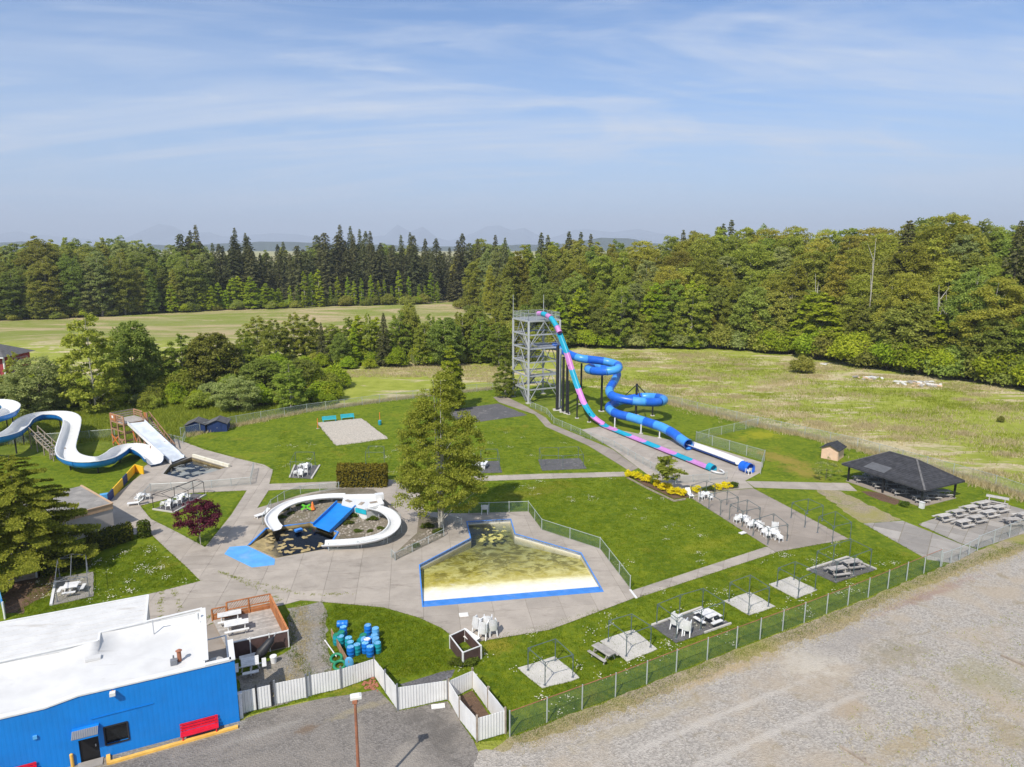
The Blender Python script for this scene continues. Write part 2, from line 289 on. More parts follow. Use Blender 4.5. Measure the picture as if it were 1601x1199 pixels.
simple('dark_floor', (0.035, 0.04, 0.05), 0.6, 0.3, 0.8)
simple('murky_floor', (0.20, 0.21, 0.20), 0.6, 0.3, 0.6, dirt=(0.30, 0.25, 0.14), dirt_amt=0.8)
simple('steel', (0.50, 0.51, 0.53), 0.45, 0.08, 1.2, metal=0.35)
simple('steel_dark', (0.20, 0.21, 0.23), 0.6, 0.1, 1.2, metal=0.2)
simple('grating', (0.30, 0.31, 0.33), 0.6, 0.1, 2, metal=0.3)
simple('frame_green', (0.085, 0.12, 0.125), 0.55, 0.12, 1.5)
simple('black_steel', (0.022, 0.023, 0.027), 0.5, 0.15, 1.0)
simple('fence_post', (0.46, 0.50, 0.49), 0.5, 0.08, 1.5, metal=0.3)
simple('rust', (0.30, 0.12, 0.07), 0.8, 0.2, 2.0, dirt=(0.18, 0.07, 0.04))
simple('wood_weathered', (0.36, 0.335, 0.305), 0.85, 0.18, 2.5, rnd=0.15)
simple('wood_table', (0.44, 0.415, 0.38), 0.85, 0.15, 3, rnd=0.12)
simple('wood_white', (0.66, 0.655, 0.64), 0.7, 0.1, 2.5, rnd=0.08)
simple('wood_cedar', (0.40, 0.155, 0.055), 0.75, 0.2, 2.5, rnd=0.15)
simple('wood_redbrown', (0.33, 0.19, 0.115), 0.85, 0.2, 2.5, rnd=0.18)
simple('wood_orange', (0.56, 0.15, 0.03), 0.7, 0.12, 2, rnd=0.08)
simple('wood_stair', (0.30, 0.25, 0.20), 0.85, 0.2, 2.5, rnd=0.18)
simple('tarp_brown', (0.085, 0.05, 0.045), 0.7, 0.2, 1.5)
simple('red_paint', (0.62, 0.012, 0.035), 0.45, 0.1, 2)
simple('kerb_yellow', (0.80, 0.46, 0.09), 0.7, 0.12, 2, dirt=(0.50, 0.36, 0.16))
simple('yellow_wall', (0.80, 0.48, 0.02), 0.6, 0.08, 1)
simple('navy', (0.014, 0.035, 0.14), 0.6, 0.15, 1)
simple('shed_blue', (0.010, 0.030, 0.115), 0.7, 0.15, 1.5)
simple('shed_beige', (0.68, 0.48, 0.34), 0.75, 0.06, 1.5)
simple('stucco', (0.50, 0.45, 0.41), 0.9, 0.07, 1.5)
simple('fascia_tan', (0.50, 0.34, 0.21), 0.8, 0.08, 1.5)
simple('roof_grey', (0.25, 0.235, 0.215), 0.95, 0.2, 0.9, dirt=(0.40, 0.37, 0.32), dirt_amt=0.7)
simple('shingle', (0.050, 0.051, 0.057), 0.95, 0.2, 1.8, spec=0.15, rnd=0.12, dirt=(0.085, 0.082, 0.08), dirt_amt=0.5)
simple('shingle_grey', (0.11, 0.107, 0.107), 0.9, 0.2, 1.8, rnd=0.2)
simple('shingle_patch', (0.10, 0.103, 0.112), 0.9, 0.1, 1.8)
simple('glass_dark', (0.012, 0.014, 0.016), 0.08, 0.2, 1, spec=0.6)
simple('door_dark', (0.012, 0.012, 0.014), 0.4, 0.2, 1)
simple('barrel_blue', (0.008, 0.17, 0.60), 0.4, 0.08, 3, spec=0.5, rnd=0.12)
simple('barrel_pale', (0.10, 0.36, 0.66), 0.45, 0.08, 3, rnd=0.1)
simple('barrel_teal', (0.01, 0.25, 0.30), 0.45, 0.1, 3, rnd=0.15)
simple('barrel_top', (0.16, 0.42, 0.68), 0.5, 0.12, 3, rnd=0.15)
simple('hose_green', (0.02, 0.22, 0.11), 0.5, 0.1, 3)
simple('bench_cyan', (0.02, 0.42, 0.52), 0.5, 0.1, 2)
simple('post_orange', (0.75, 0.20, 0.04), 0.6, 0.1, 2)
simple('toy_green', (0.15, 0.60, 0.04), 0.5, 0.1, 2)
simple('bark', (0.13, 0.11, 0.085), 0.95, 0.25, 4)
simple('bark_pale', (0.36, 0.34, 0.29), 0.9, 0.3, 3)
simple('house_red', (0.28, 0.035, 0.045), 0.7, 0.1, 1)
simple('hedge_core', (0.03, 0.04, 0.012), 1.0)
simple('rock', (0.33, 0.29, 0.245), 0.9, 0.2, 2, rnd=0.25)
simple('litter_white', (0.72, 0.71, 0.68), 0.7, 0.1, 3)
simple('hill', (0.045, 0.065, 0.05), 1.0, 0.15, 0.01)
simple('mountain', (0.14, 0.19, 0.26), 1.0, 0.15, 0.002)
simple('clover_white', (0.62, 0.60, 0.46), 0.9, 0.1, 3)
mat_chain('chain_link', (0.36, 0.42, 0.40), 0.075, 0.0062)
mat_chain('chain_green', (0.12, 0.22, 0.175), 0.075, 0.0068)
mat_water('water_pool', (0.42, 0.50, 0.44), 0.60)
mat_water('water_dark', (0.20, 0.26, 0.32), 2.4)
mat_water('water_murky', (0.42, 0.46, 0.52), 1.6)
mat_leaf('leaf_birch', (0.20, 0.235, 0.026), (0.45, 0.46, 0.075), 0.55, 0.01, 0.1)
mat_leaf('leaf_cottonwood', (0.25, 0.275, 0.035), (0.55, 0.54, 0.10), 0.58, 0.022, 0.26)
mat_leaf('leaf_forest', (0.20, 0.245, 0.042), (0.46, 0.49, 0.11), 0.58, 0.026, 0.26)
mat_leaf('leaf_bright', (0.24, 0.33, 0.018), (0.49, 0.56, 0.055), 0.55, 0.014, 0.14)
mat_leaf('leaf_conifer', (0.085, 0.100, 0.042), (0.26, 0.26, 0.105), 0.4, 0.02, 0.28)
mat_leaf('leaf_cedar', (0.125, 0.155, 0.018), (0.40, 0.41, 0.055), 0.45)
mat_leaf('leaf_lime', (0.28, 0.38, 0.02), (0.54, 0.62, 0.06), 0.58, 0.012, 0.14)
mat_leaf('leaf_belt', (0.23, 0.29, 0.036), (0.50, 0.54, 0.10), 0.58, 0.02, 0.2)
mat_leaf('leaf_willow', (0.25, 0.30, 0.09), (0.50, 0.53, 0.19), 0.55, 0.012, 0.15)
mat_leaf('leaf_purple', (0.055, 0.012, 0.022), (0.20, 0.045, 0.075), 0.35)
mat_leaf('leaf_hedge', (0.055, 0.085, 0.012), (0.17, 0.185, 0.03), 0.3)
mat_leaf('leaf_hedge_olive', (0.13, 0.115, 0.014), (0.27, 0.23, 0.032), 0.3)
mat_leaf('leaf_yellow', (0.62, 0.50, 0.01), (0.88, 0.76, 0.03), 0.3, 0.004, 0.08)
mat_leaf('leaf_herb', (0.06, 0.095, 0.015), (0.15, 0.19, 0.03), 0.3)
mat_leaf('blade_straw', (0.42, 0.35, 0.16), (0.70, 0.60, 0.37), 0.45, 0.0, 0.0)
mat_leaf('blade_green', (0.21, 0.27, 0.022), (0.41, 0.44, 0.065), 0.5, 0.0, 0.0)
mat_leaf('blade_lawn', (0.085, 0.140, 0.003), (0.20, 0.26, 0.010), 0.4, 0.0, 0.0)

# ------------------------------------------------------------------ mesh and object helpers
BASE = {}          # object name -> world matrix of its top-level thing
class MB:
    def __init__(s): s.v = []; s.f = []; s.uv = None
    def face(s, pts):
        i = len(s.v); s.v += [tuple(p) for p in pts]; s.f.append(tuple(range(i, i + len(pts)))); return s
    def box(s, c, sz, rz=0.0):
        x, y, z = (k / 2 for k in sz); ca, sa = math.cos(rz), math.sin(rz); i = len(s.v)
        for dz in (-z, z):
            for dx, dy in ((-x, -y), (x, -y), (x, y), (-x, y)):
                s.v.append((c[0] + dx * ca - dy * sa, c[1] + dx * sa + dy * ca, c[2] + dz))
        for q in ((3, 2, 1, 0), (4, 5, 6, 7), (0, 1, 5, 4), (1, 2, 6, 5), (2, 3, 7, 6), (3, 0, 4, 7)): s.f.append(tuple(i + k for k in q))
        return s
    def bar(s, a, b, w, h=None, up=(0, 0, 1)):
        a, b = Vector(a), Vector(b); h = h or w; d = (b - a).normalized(); u = Vector(up)
        if abs(d.dot(u)) > 0.98: u = Vector((0, 1, 0))
        r = d.cross(u).normalized() * (w / 2); t = r.cross(d).normalized() * (h / 2); i = len(s.v)
        for p in (a, b):
            for k in (-r - t, r - t, r + t, -r + t): s.v.append(tuple(p + k))
        for q in ((0, 1, 2, 3), (7, 6, 5, 4), (0, 4, 5, 1), (1, 5, 6, 2), (2, 6, 7, 3), (3, 7, 4, 0)): s.f.append(tuple(i + k for k in q))
        return s
    def cyl(s, a, b, r0, r1=None, n=8, caps=True):
        return s.tube([Vector(a), Vector(b)], [r0, r0 if r1 is None else r1], n, caps)
    def tube(s, path, rad, n=8, caps=True):
        path = [Vector(p) for p in path]
        if isinstance(rad, (int, float)): rad = [rad] * len(path)
        i0 = len(s.v); prev = None
        for k, p in enumerate(path):
            d = (path[min(k + 1, len(path) - 1)] - path[max(k - 1, 0)]).normalized()
            u = Vector((0, 0, 1)) if abs(d.z) < 0.95 else Vector((1, 0, 0))
            x = d.cross(u).normalized()
            if prev is not None and abs(d.z) > 0.9: x = (prev - d * prev.dot(d)).normalized()
            prev = x; y = x.cross(d)
            for j in range(n):
                a = 2 * math.pi * j / n; s.v.append(tuple(p + (x * math.cos(a) + y * math.sin(a)) * rad[k]))
        for k in range(len(path) - 1):
            for j in range(n):
                a, b = i0 + k * n + j, i0 + k * n + (j + 1) % n; s.f.append((a, b, b + n, a + n))
        if caps:
            s.f.append(tuple(range(i0, i0 + n))); s.f.append(tuple(range(i0 + (len(path) - 1) * n, i0 + len(path) * n))[::-1])
        return s
    def prism(s, poly, z0, z1, top=True, bottom=False):
        n = len(poly); i = len(s.v)
        for z in (z0, z1): s.v += [(p[0], p[1], z) for p in poly]
        for k in range(n): s.f.append((i + k, i + (k + 1) % n, i + n + (k + 1) % n, i + n + k))
        if top: s.f.append(tuple(range(i + n, i + 2 * n)))
        if bottom: s.f.append(tuple(range(i, i + n))[::-1])
        return s
    def strip(s, rows):
        """rows of points of equal length, joined as a grid"""
        i = len(s.v); n = len(rows[0])
        for r in rows: s.v += [tuple(p) for p in r]
        for k in range(len(rows) - 1):
            for j in range(n - 1): a = i + k * n + j; s.f.append((a, a + 1, a + n + 1, a + n))
        return s
    def mesh(s, name, inv=None, smooth=False):
        me = bpy.data.meshes.new(name); vs = s.v if inv is None else [tuple(inv @ Vector(p)) for p in s.v]
        me.from_pydata(vs, [], s.f)
        if s.uv is not None:
            l = me.uv_layers.new(name='UVMap'); flat = [c for q in s.uv for c in q]; l.data.foreach_set('uv', flat)
        if smooth: me.polygons.foreach_set('use_smooth', [True] * len(me.polygons))
        me.update(); return me
    def build(s, name, mat, parent=None, smooth=False, fix=True):
        inv = BASE[parent.name].inverted() if parent is not None and parent.name in BASE else None
        me = s.mesh(name, inv, smooth)
        if fix and len(s.f) > 1 and len(s.f) < 20000:
            bm = bmesh.new(); bm.from_mesh(me); bmesh.ops.recalc_face_normals(bm, faces=bm.faces[:]); bm.to_mesh(me); bm.free()
        return link(name, me, mat, parent)
def link(name, me, mat, parent=None):
    if not me.materials: me.materials.append(MATS[mat])
    o = bpy.data.objects.new(name, me); C.objects.link(o)
    if parent is not None:
        o.parent = parent
        if parent.name in BASE: BASE[o.name] = BASE[parent.name]
    return o
def tag(o, label=None, cat=None, group=None, kind=None):
    if label: o['label'] = label
    if cat: o['category'] = cat
    if group: o['group'] = group
    if kind: o['kind'] = kind
    return o
def thing(name, label, cat, loc=(0, 0, 0), rz=0.0, group=None):
    o = bpy.data.objects.new(name, None); C.objects.link(o); o.location = loc; o.rotation_euler = (0, 0, rz); o.empty_display_size = 0.2
    BASE[o.name] = Matrix.Translation(Vector(loc)) @ Matrix.Rotation(rz, 4, 'Z')
    return tag(o, label, cat, group)
def copy_tree(o, loc=None, rz=None, scale=None, label=None, group=None, parent=None):
    c = o.copy(); C.objects.link(c)
    if parent is not None: c.parent = parent
    if loc is not None: c.location = loc
    if rz is not None: c.rotation_euler = (0, 0, rz)
    if scale is not None: c.scale = scale if isinstance(scale, (tuple, Vector)) else (scale,) * 3
    if label: c['label'] = label
    if group: c['group'] = group
    for ch in list(o.children): copy_tree(ch, parent=c)
    return c
def structure(o): o['kind'] = 'structure'; return o
def stuff(o, label, cat): return tag(o, label, cat, kind='stuff')

def catmull(pts, step):
    """smooth curve through the points, resampled about every `step` metres"""
    pts = [Vector(p) for p in pts]; q = [pts[0] * 2 - pts[1]] + pts + [pts[-1] * 2 - pts[-2]]; fine = []
    for i in range(1, len(q) - 2):
        a, b, c, d = q[i - 1:i + 3]
        for k in range(16):
            t = k / 16; fine.append(0.5 * (2 * b + (c - a) * t + (2 * a - 5 * b + 4 * c - d) * t * t + (3 * b - a - 3 * c + d) * t ** 3))
    fine.append(pts[-1]); out_, acc = [fine[0]], 0.0
    tot = sum((fine[i + 1] - fine[i]).length for i in range(len(fine) - 1)); n = max(2, round(tot / step)); st = tot / n
    for i in range(len(fine) - 1):
        seg = (fine[i + 1] - fine[i]).length; p = 0.0
        while seg > 1e-9 and acc + seg - p >= st:
            p += st - acc; acc = 0.0; out_.append(fine[i].lerp(fine[i + 1], p / seg))
        acc += seg - p
    if (out_[-1] - pts[-1]).length > st * 0.3: out_.append(pts[-1])
    else: out_[-1] = pts[-1]
    return out_
def area2(poly): return sum(poly[i][0] * poly[(i + 1) % len(poly)][1] - poly[(i + 1) % len(poly)][0] * poly[i][1] for i in range(len(poly)))
def inset(poly, d):
    """offset a polygon inwards by d"""
    n = len(poly); sgn = 1 if area2(poly) > 0 else -1; res = []
    for i in range(n):
        a, b, c = (Vector((poly[k][0], poly[k][1])) for k in ((i - 1) % n, i, (i + 1) % n))
        e1, e2 = (b - a).normalized(), (c - b).normalized()
        n1, n2 = Vector((-e1.y, e1.x)) * sgn, Vector((-e2.y, e2.x)) * sgn
        m = n1 + n2; k = d / max(0.35, m.length_squared / 2); p = b + m * k / 1.0 * 1.0 if False else b + m * (d / max(0.3, 1 + n1.dot(n2)))
        res.append(Vector((p.x, p.y, 0)))
    return res
def jag(poly, step=0.8, amp=0.25):
    res = []; n = len(poly)
    for i in range(n):
        a, b = Vector(poly[i]), Vector(poly[(i + 1) % n]); k = max(1, min(60, int((b - a).length / step)))
        for j in range(k): res.append(a.lerp(b, j / k) + Vector((random.uniform(-amp, amp), random.uniform(-amp, amp), 0)))
    return res
def tess(polys):
    """triangles of a polygon with holes"""
    loops = [[Vector((p[0], p[1], 0)) for p in q] for q in polys]; flat = [p for q in loops for p in q]
    return [[flat[i] for i in t] for t in tessellate_polygon(loops)]
def sheet(name, poly, z, mat, holes=(), parent=None):
    m = MB()
    for t in tess([poly] + list(holes)):
        if area2(t) < 0: t = t[::-1]
        m.face([(p.x, p.y, z) for p in t])
    return m.build(name, mat, parent, fix=False)
def clip(poly, a, b, c):
    """keep the part of a convex polygon where a*x + b*y <= c"""
    res = []; n = len(poly)
    for i in range(n):
        p, q = poly[i], poly[(i + 1) % n]; dp, dq = a * p[0] + b * p[1] - c, a * q[0] + b * q[1] - c
        if dp <= 0: res.append(p)
        if dp * dq < 0: t = dp / (dp - dq); res.append((p[0] + (q[0] - p[0]) * t, p[1] + (q[1] - p[1]) * t))
    return res
def slabs(name, poly, holes, z, ang, sx, sy, mat, gap=0.012, lift=0.005, base_mat='joint_soil', label_piece='slab'):
    """a cast slab floor: a soil bed with separate slabs on it, recessed joints between them"""
    bed = structure(sheet(name, poly, z - 0.028, base_mat, holes)); ca, sa = math.cos(R(ang)), math.sin(R(ang))
    tris = [[(p.x * ca + p.y * sa, -p.x * sa + p.y * ca) for p in t] for t in tess([poly] + list(holes))]
    xs = [p[0] for t in tris for p in t]; ys = [p[1] for t in tris for p in t]
    for i in range(math.floor(min(xs) / sx), math.ceil(max(xs) / sx)):
        for j in range(math.floor(min(ys) / sy), math.ceil(max(ys) / sy)):
            x0, x1, y0, y1 = i * sx + gap, (i + 1) * sx - gap, j * sy + gap, (j + 1) * sy - gap; m = MB(); tot = 0; edges = {}
            for t in tris:
                if max(p[0] for p in t) < x0 or min(p[0] for p in t) > x1 or max(p[1] for p in t) < y0 or min(p[1] for p in t) > y1: continue
                q = t
                for a, b, c in ((1, 0, x1), (-1, 0, -x0), (0, 1, y1), (0, -1, -y0)):
                    q = clip(q, a, b, c)
                    if len(q) < 3: break
                if len(q) < 3: continue
                ar = area2(q)
                if abs(ar) < 0.01: continue
                if ar < 0: q = q[::-1]
                tot += abs(ar) / 2; dz = 0
                w_ = [(p[0] * ca - p[1] * sa, p[0] * sa + p[1] * ca) for p in q]; m.face([(p[0], p[1], 0) for p in w_])
                for k in range(len(w_)):
                    a, b = w_[k], w_[(k + 1) % len(w_)]; ka, kb = (round(a[0], 2), round(a[1], 2)), (round(b[0], 2), round(b[1], 2))
                    if ka == kb: continue
                    if (kb, ka) in edges: edges.pop((kb, ka))
                    else: edges[(ka, kb)] = (a, b)
            if tot < 0.15: continue
            for a, b in edges.values(): m.face([(a[0], a[1], 0), (a[0], a[1], -0.03), (b[0], b[1], -0.03), (b[0], b[1], 0)])
            zz = z + random.uniform(-lift, lift); m.v = [(p[0], p[1], p[2] + zz) for p in m.v]
            m.build(label_piece, mat, bed, fix=False)
    return bed
def npmesh(name, verts, nper):
    """mesh of separate polygons with nper corners each, from an (N*nper, 3) array"""
    nv = len(verts); nf = nv // nper; me = bpy.data.meshes.new(name)
    me.vertices.add(nv); me.vertices.foreach_set('co', np.asarray(verts, dtype=np.float32).ravel())
    me.loops.add(nv); me.loops.foreach_set('vertex_index', np.arange(nv, dtype=np.int32))
    me.polygons.add(nf); me.polygons.foreach_set('loop_start', np.arange(0, nv, nper, dtype=np.int32))
    me.update(calc_edges=True); return me

# ================================================================== THE SETTING
MAIN_POOL = P((729, 816), (799, 812), (806, 835), (909, 865), (944, 926), (660, 950), (655, 884), (735, 842))
KID_POOL = P((387, 854), (415, 827), (486, 817), (530, 833), (514, 859), (431, 874))
LAND_POOL = P((252, 742), (264, 727), (300, 714), (359, 731), (292, 751))
holes = [inset(p, 0.12) for p in (MAIN_POOL, KID_POOL, LAND_POOL)]

gm = MB(); S0, S1 = 520, 21000
for t in tess([[Vector((-S0, -60, 0)), Vector((S0, -60, 0)), Vector((S0, 620, 0)), Vector((-S0, 620, 0))]] + holes):
    gm.face([(p.x, p.y, 0) for p in (t if area2(t) > 0 else t[::-1])])
a, b_ = [(-S0, -60), (S0, -60), (S0, 620), (-S0, 620)], [(-S1, -3000), (S1, -3000), (S1, S1), (-S1, S1)]
for i in range(4):
    j = (i + 1) % 4; gm.face([(*b_[i], 0), (*b_[j], 0), (*a[j], 0), (*a[i], 0)])
structure(gm.build('ground', 'meadow', fix=False))

structure(sheet('rough_grass', jag(P((-220, 760), (-220, 600), (120, 606), (300, 598), (500, 588), (540, 606), (520, 640), (480, 643), (275, 690), (170, 735), (60, 760)), 3, 0.6), 0.008, 'rough_grass'))
structure(sheet('lawn', P((-90, 1100), (-90, 715), (100, 712), (268, 690), (480, 643), (620, 625), (720, 614), (800, 606), (890, 600), (1000, 618), (1185, 666), (1340, 702), (1490, 744), (1560, 764), (1660, 800),
    (1660, 832), (1480, 886), (1300, 956), (1150, 1016), (1000, 1076), (900, 1114), (797, 1156), (745, 1160), (620, 1115), (480, 1095), (380, 1120), (250, 1100)), 0.014, 'lawn', holes))
structure(sheet('gravel_lot', jag(P((745, 1420), (747, 1180), (800, 1168), (860, 1152), (930, 1126), (1010, 1098), (1090, 1062), (1150, 1040), (1230, 1010), (1310, 985), (1360, 955), (1420, 925), (1480, 905), (1540, 880), (1600, 862), (1700, 830), (2300, 800), (2300, 1420)), 0.5, 0.35), 0.034, 'gravel'))
structure(sheet('asphalt_lot', jag(P((-300, 1300), (60, 1215), (170, 1192), (372, 1137), (384, 1122), (440, 1106), (490, 1096), (540, 1086), (590, 1078), (624, 1112), (700, 1096), (720, 1128), (742, 1158), (750, 1176), (752, 1420), (-300, 1420)), 0.9, 0.1), 0.03, 'asphalt'))
structure(sheet('dirt_yard', jag(P((452, 952), (500, 941), (514, 955), (510, 1000), (522, 1042), (500, 1082), (430, 1104), (378, 1116), (372, 1060), (396, 1048), (455, 1016)), 0.7, 0.2), 0.02, 'dirt_gravel'))
structure(sheet('sand_court', jag(P((495, 661), (566, 654), (608, 686), (525, 697)), 1.2, 0.12), 0.03, 'sand'))
structure(sheet('asphalt_court', jag(P((708, 640), (779, 631), (825, 649), (745, 660), (700, 655)), 1.5, 0.15), 0.03, 'old_asphalt'))
structure(sheet('dirt_path', jag(P((1272, 764), (1312, 768), (1360, 790), (1411, 814), (1350, 819), (1318, 797)), 0.6, 0.3), 0.026, 'verge'))
structure(sheet('asphalt_ramp', jag(P((624, 1070), (690, 1050), (712, 1046), (708, 1060), (645, 1078)), 0.8, 0.1), 0.026, 'old_asphalt'))
structure(sheet('mulch_bed', jag(P((1345, 768), (1372, 770), (1410, 783), (1400, 789), (1368, 780)), 0.8, 0.2), 0.026, 'mulch'))
structure(sheet('verge', jag(P((747, 1192), (797, 1154), (855, 1132), (962, 1092), (1057, 1053), (1151, 1016), (1257, 976), (1357, 936), (1417, 910), (1470, 888), (1530, 861), (1601, 832), (1700, 795), (1700, 836), (1600, 868), (1540, 888), (1480, 914), (1420, 934), (1360, 964), (1310, 994), (1230, 1019), (1150, 1049), (1090, 1072), (1010, 1108), (930, 1136), (860, 1160), (800, 1176)), 0.6, 0.12), 0.026, 'verge'))
structure(sheet('tower_ground', jag(P((800, 634), (826, 637), (905, 660), (930, 652), (890, 622), (850, 612)), 1.5, 0.4), 0.022, 'rough_grass'))
structure(sheet('cedar_bed', jag(P((12, 905), (62, 892), (95, 905), (30, 962), (5, 960)), 0.7, 0.3), 0.026, 'mulch'))

TRI = P((219, 791), (300, 771), (386, 767), (362, 805), (321, 856), (276, 832), (236, 812))
WEDGE = P((420, 767), (467, 765), (515, 764), (470, 774), (432, 786), (402, 795))
slabs('concrete_plaza', P((305, 990), (226, 990), (226, 931), (314, 909), (290, 885), (262, 860), (237, 836), (205, 836), (176, 838), (176, 790), (172, 781), (222, 741), (226, 729), (262, 711), (284, 709), (262, 690), (274, 686), (319, 703), (375, 718), (413, 727),
    (427, 735), (421, 757), (525, 753), (640, 749), (740, 745), (850, 741), (975, 738), (984, 745), (850, 749), (740, 753), (655, 757), (664, 800), (700, 803), (733, 803), (826, 800), (847, 828), (938, 858), (986, 921), (993, 935), (940, 955), (860, 985), (745, 1004),
    (712, 999), (690, 982), (655, 966), (600, 950), (500, 941), (470, 939), (440, 947), (330, 975)), [TRI, WEDGE] + holes, 0.06, 8, 3.1, 3.1, 'concrete')
slabs('pool_path', P((988, 924), (1199, 855), (1213, 864), (994, 936)), [], 0.058, 68, 2.2, 2.2, 'concrete')
slabs('picnic_terrace', P((1081, 779), (1120, 769), (1178, 764), (1327, 843), (1213, 863.5), (1200, 855)), [], 0.056, 64, 3.6, 3.6, 'concrete_brown')
slabs('slide_plaza', P((909, 672), (940, 667), (1042, 687), (1085, 691), (1193, 724), (1189, 739), (1165, 752), (1178, 763), (1120, 768), (1081, 778), (1045, 766), (1000, 733), (960, 703)), [], 0.056, 64, 4.2, 4.2, 'concrete')
slabs('tower_path', P((771, 621), (789, 619), (824, 636), (853, 653), (862, 663), (920, 687), (958, 703), (998, 732), (985, 737.5), (974, 730), (920, 697), (853, 667), (846, 659), (836, 648), (780, 629)), [], 0.05, 62, 3.0, 3.0, 'concrete_brown')
slabs('pavilion_path', P((1166, 752.5), (1326, 755.5), (1340, 768), (1180, 762.5)), [], 0.05, 85, 2.4, 2.4, 'concrete')
slabs('cracked_yard', P((1350, 819), (1411, 814.5), (1500, 850), (1528, 860), (1490, 881), (1450, 875)), [], 0.045, 55, 2.6, 2.9, 'concrete_old', 0.04)
slabs('picnic_slab', P((1435, 820), (1551, 782), (1650, 812), (1605, 833), (1530, 858), (1502, 850)), [], 0.06, 50, 1.8, 1.5, 'concrete_old', 0.03, 0.012)
pads = [('concrete_pale', (810, 1045), (868, 1027), (907, 1061), (848, 1077)), ('concrete_pale', (938, 1003), (990, 985), (1028, 1016), (980, 1035)),
        ('old_asphalt', (1019, 979), (1097, 951), (1143, 976), (1057, 1006)), ('concrete_pale', (1132, 940), (1172, 926), (1212, 949), (1171, 963)),
        ('concrete_pale', (1202, 914), (1236, 902), (1278, 923), (1245, 937)), ('old_asphalt', (1262, 892), (1325, 872), (1370, 891), (1307, 912)),
        ('concrete_old', (80, 947), (88, 904), (146, 895), (146, 933)), ('old_asphalt', (239, 797), (302, 772), (322, 774), (272, 802)),
        ('old_asphalt', (453, 747), (461, 728), (500, 728), (487, 749)), ('old_asphalt', (743, 722), (780, 721), (785, 739), (747, 740)), ('old_asphalt', (841, 719), (907, 717), (917, 733), (848, 736))]
PADS = []
for mt, *q in pads:
    q = P(*q); PADS.append(q)
    o = structure(MB().prism(jag(q, 0.7, 0.05), 0.0, 0.075).build('table_pad', mt, fix=True))
def kerb(a, b, mat='concrete_pale', w_=0.16, h=0.15, name='pad_kerb'):
    return structure(MB().bar(Vector(a) + Vector((0, 0, h / 2 + 0.03)), Vector(b) + Vector((0, 0, h / 2 + 0.03)), w_, h).build(name, mat))
kerb(PADS[2][0], PADS[2][1], w_=0.2); kerb(PADS[2][2], PADS[2][3].lerp(PADS[2][2], 0.5), w_=0.14)
kerb(PADS[5][0], PADS[5][1], w_=0.22); kerb(PADS[5][1], PADS[5][2], w_=0.14)
kerb(PADS[6][0], PADS[6][1].lerp(PADS[6][0], 0.15), 'white_paint', 0.22, 0.16)
for i, j in ((0, 3), (3, 2)): kerb(PADS[7][i], PADS[7][j], w_=0.2)
kerb(PADS[8][0], PADS[8][1], w_=0.22); kerb(PADS[8][2], PADS[8][3], w_=0.22)
kerb(at(985, 923), at(995, 936), 'white_paint', 0.2, 0.08)

# distant mountains and low hills, faint through the air
def range_mesh(name, dist, prof, depth, seed, mat='mountain'):
    r = random.Random(seed); m = MB(); rows = [[], [], []]; n = 260
    for i in range(n + 1):
        x = -1700 + 5000 * i / n; u = (x - 800.5) / FPX * dist
        yy = prof(x) - r.uniform(-1, 1) * 1.3; h = max(6.0, CAM_H + (391.0 - yy) / FPX * dist * 1.02 - CAM_H * 0.0) - CAM_H * 0.2
        rows[0].append((u, dist - depth, -3)); rows[1].append((u + r.uniform(-20, 20), dist, h)); rows[2].append((u, dist + depth, -3))
    structure(m.strip(rows).build(name, mat))
def prof_far(x):
    y = 377 + 3 * math.sin(x * 0.011) + 2.5 * math.sin(x * 0.037 + 1)
    for c, hh, ww in ((40, 12, 60), (268, 20, 42), (330, 12, 30), (630, 20, 24), (664, 21, 26), (740, 9, 40), (775, 22, 34), (820, 14, 40), (905, 12, 50), (1000, 10, 60)):
        y -= hh * max(0, 1 - abs(x - c) / ww) ** 1.2
    return y
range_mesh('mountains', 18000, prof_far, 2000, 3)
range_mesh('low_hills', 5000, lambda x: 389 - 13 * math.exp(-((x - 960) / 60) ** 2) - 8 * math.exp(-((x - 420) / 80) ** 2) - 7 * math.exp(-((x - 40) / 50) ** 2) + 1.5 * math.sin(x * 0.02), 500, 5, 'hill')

# ------------------------------------------------------------------ pools
def ring(name, outer, d, z0, z1, mat, parent):
    inn = inset(outer, d); m = MB(); n = len(outer)
    for i in range(n):
        j = (i + 1) % n; a, b, c, e = outer[i], outer[j], inn[j], inn[i]
        m.face([(a.x, a.y, z1), (b.x, b.y, z1), (c.x, c.y, z1), (e.x, e.y, z1)])
        m.face([(a.x, a.y, z0), (b.x, b.y, z0), (b.x, b.y, z1), (a.x, a.y, z1)])
        m.face([(e.x, e.y, z1), (c.x, c.y, z1), (c.x, c.y, z0), (e.x, e.y, z0)])
    m.build(name, mat, parent); return inn
def walls(name, poly, z0, z1, mat, parent):
    m = MB(); n = len(poly)
    for i in range(n):
        a, b = poly[i], poly[(i + 1) % n]; m.face([(a.x, a.y, z0), (b.x, b.y, z0), (b.x, b.y, z1), (a.x, a.y, z1)])
    return m.build(name, mat, parent, fix=False)
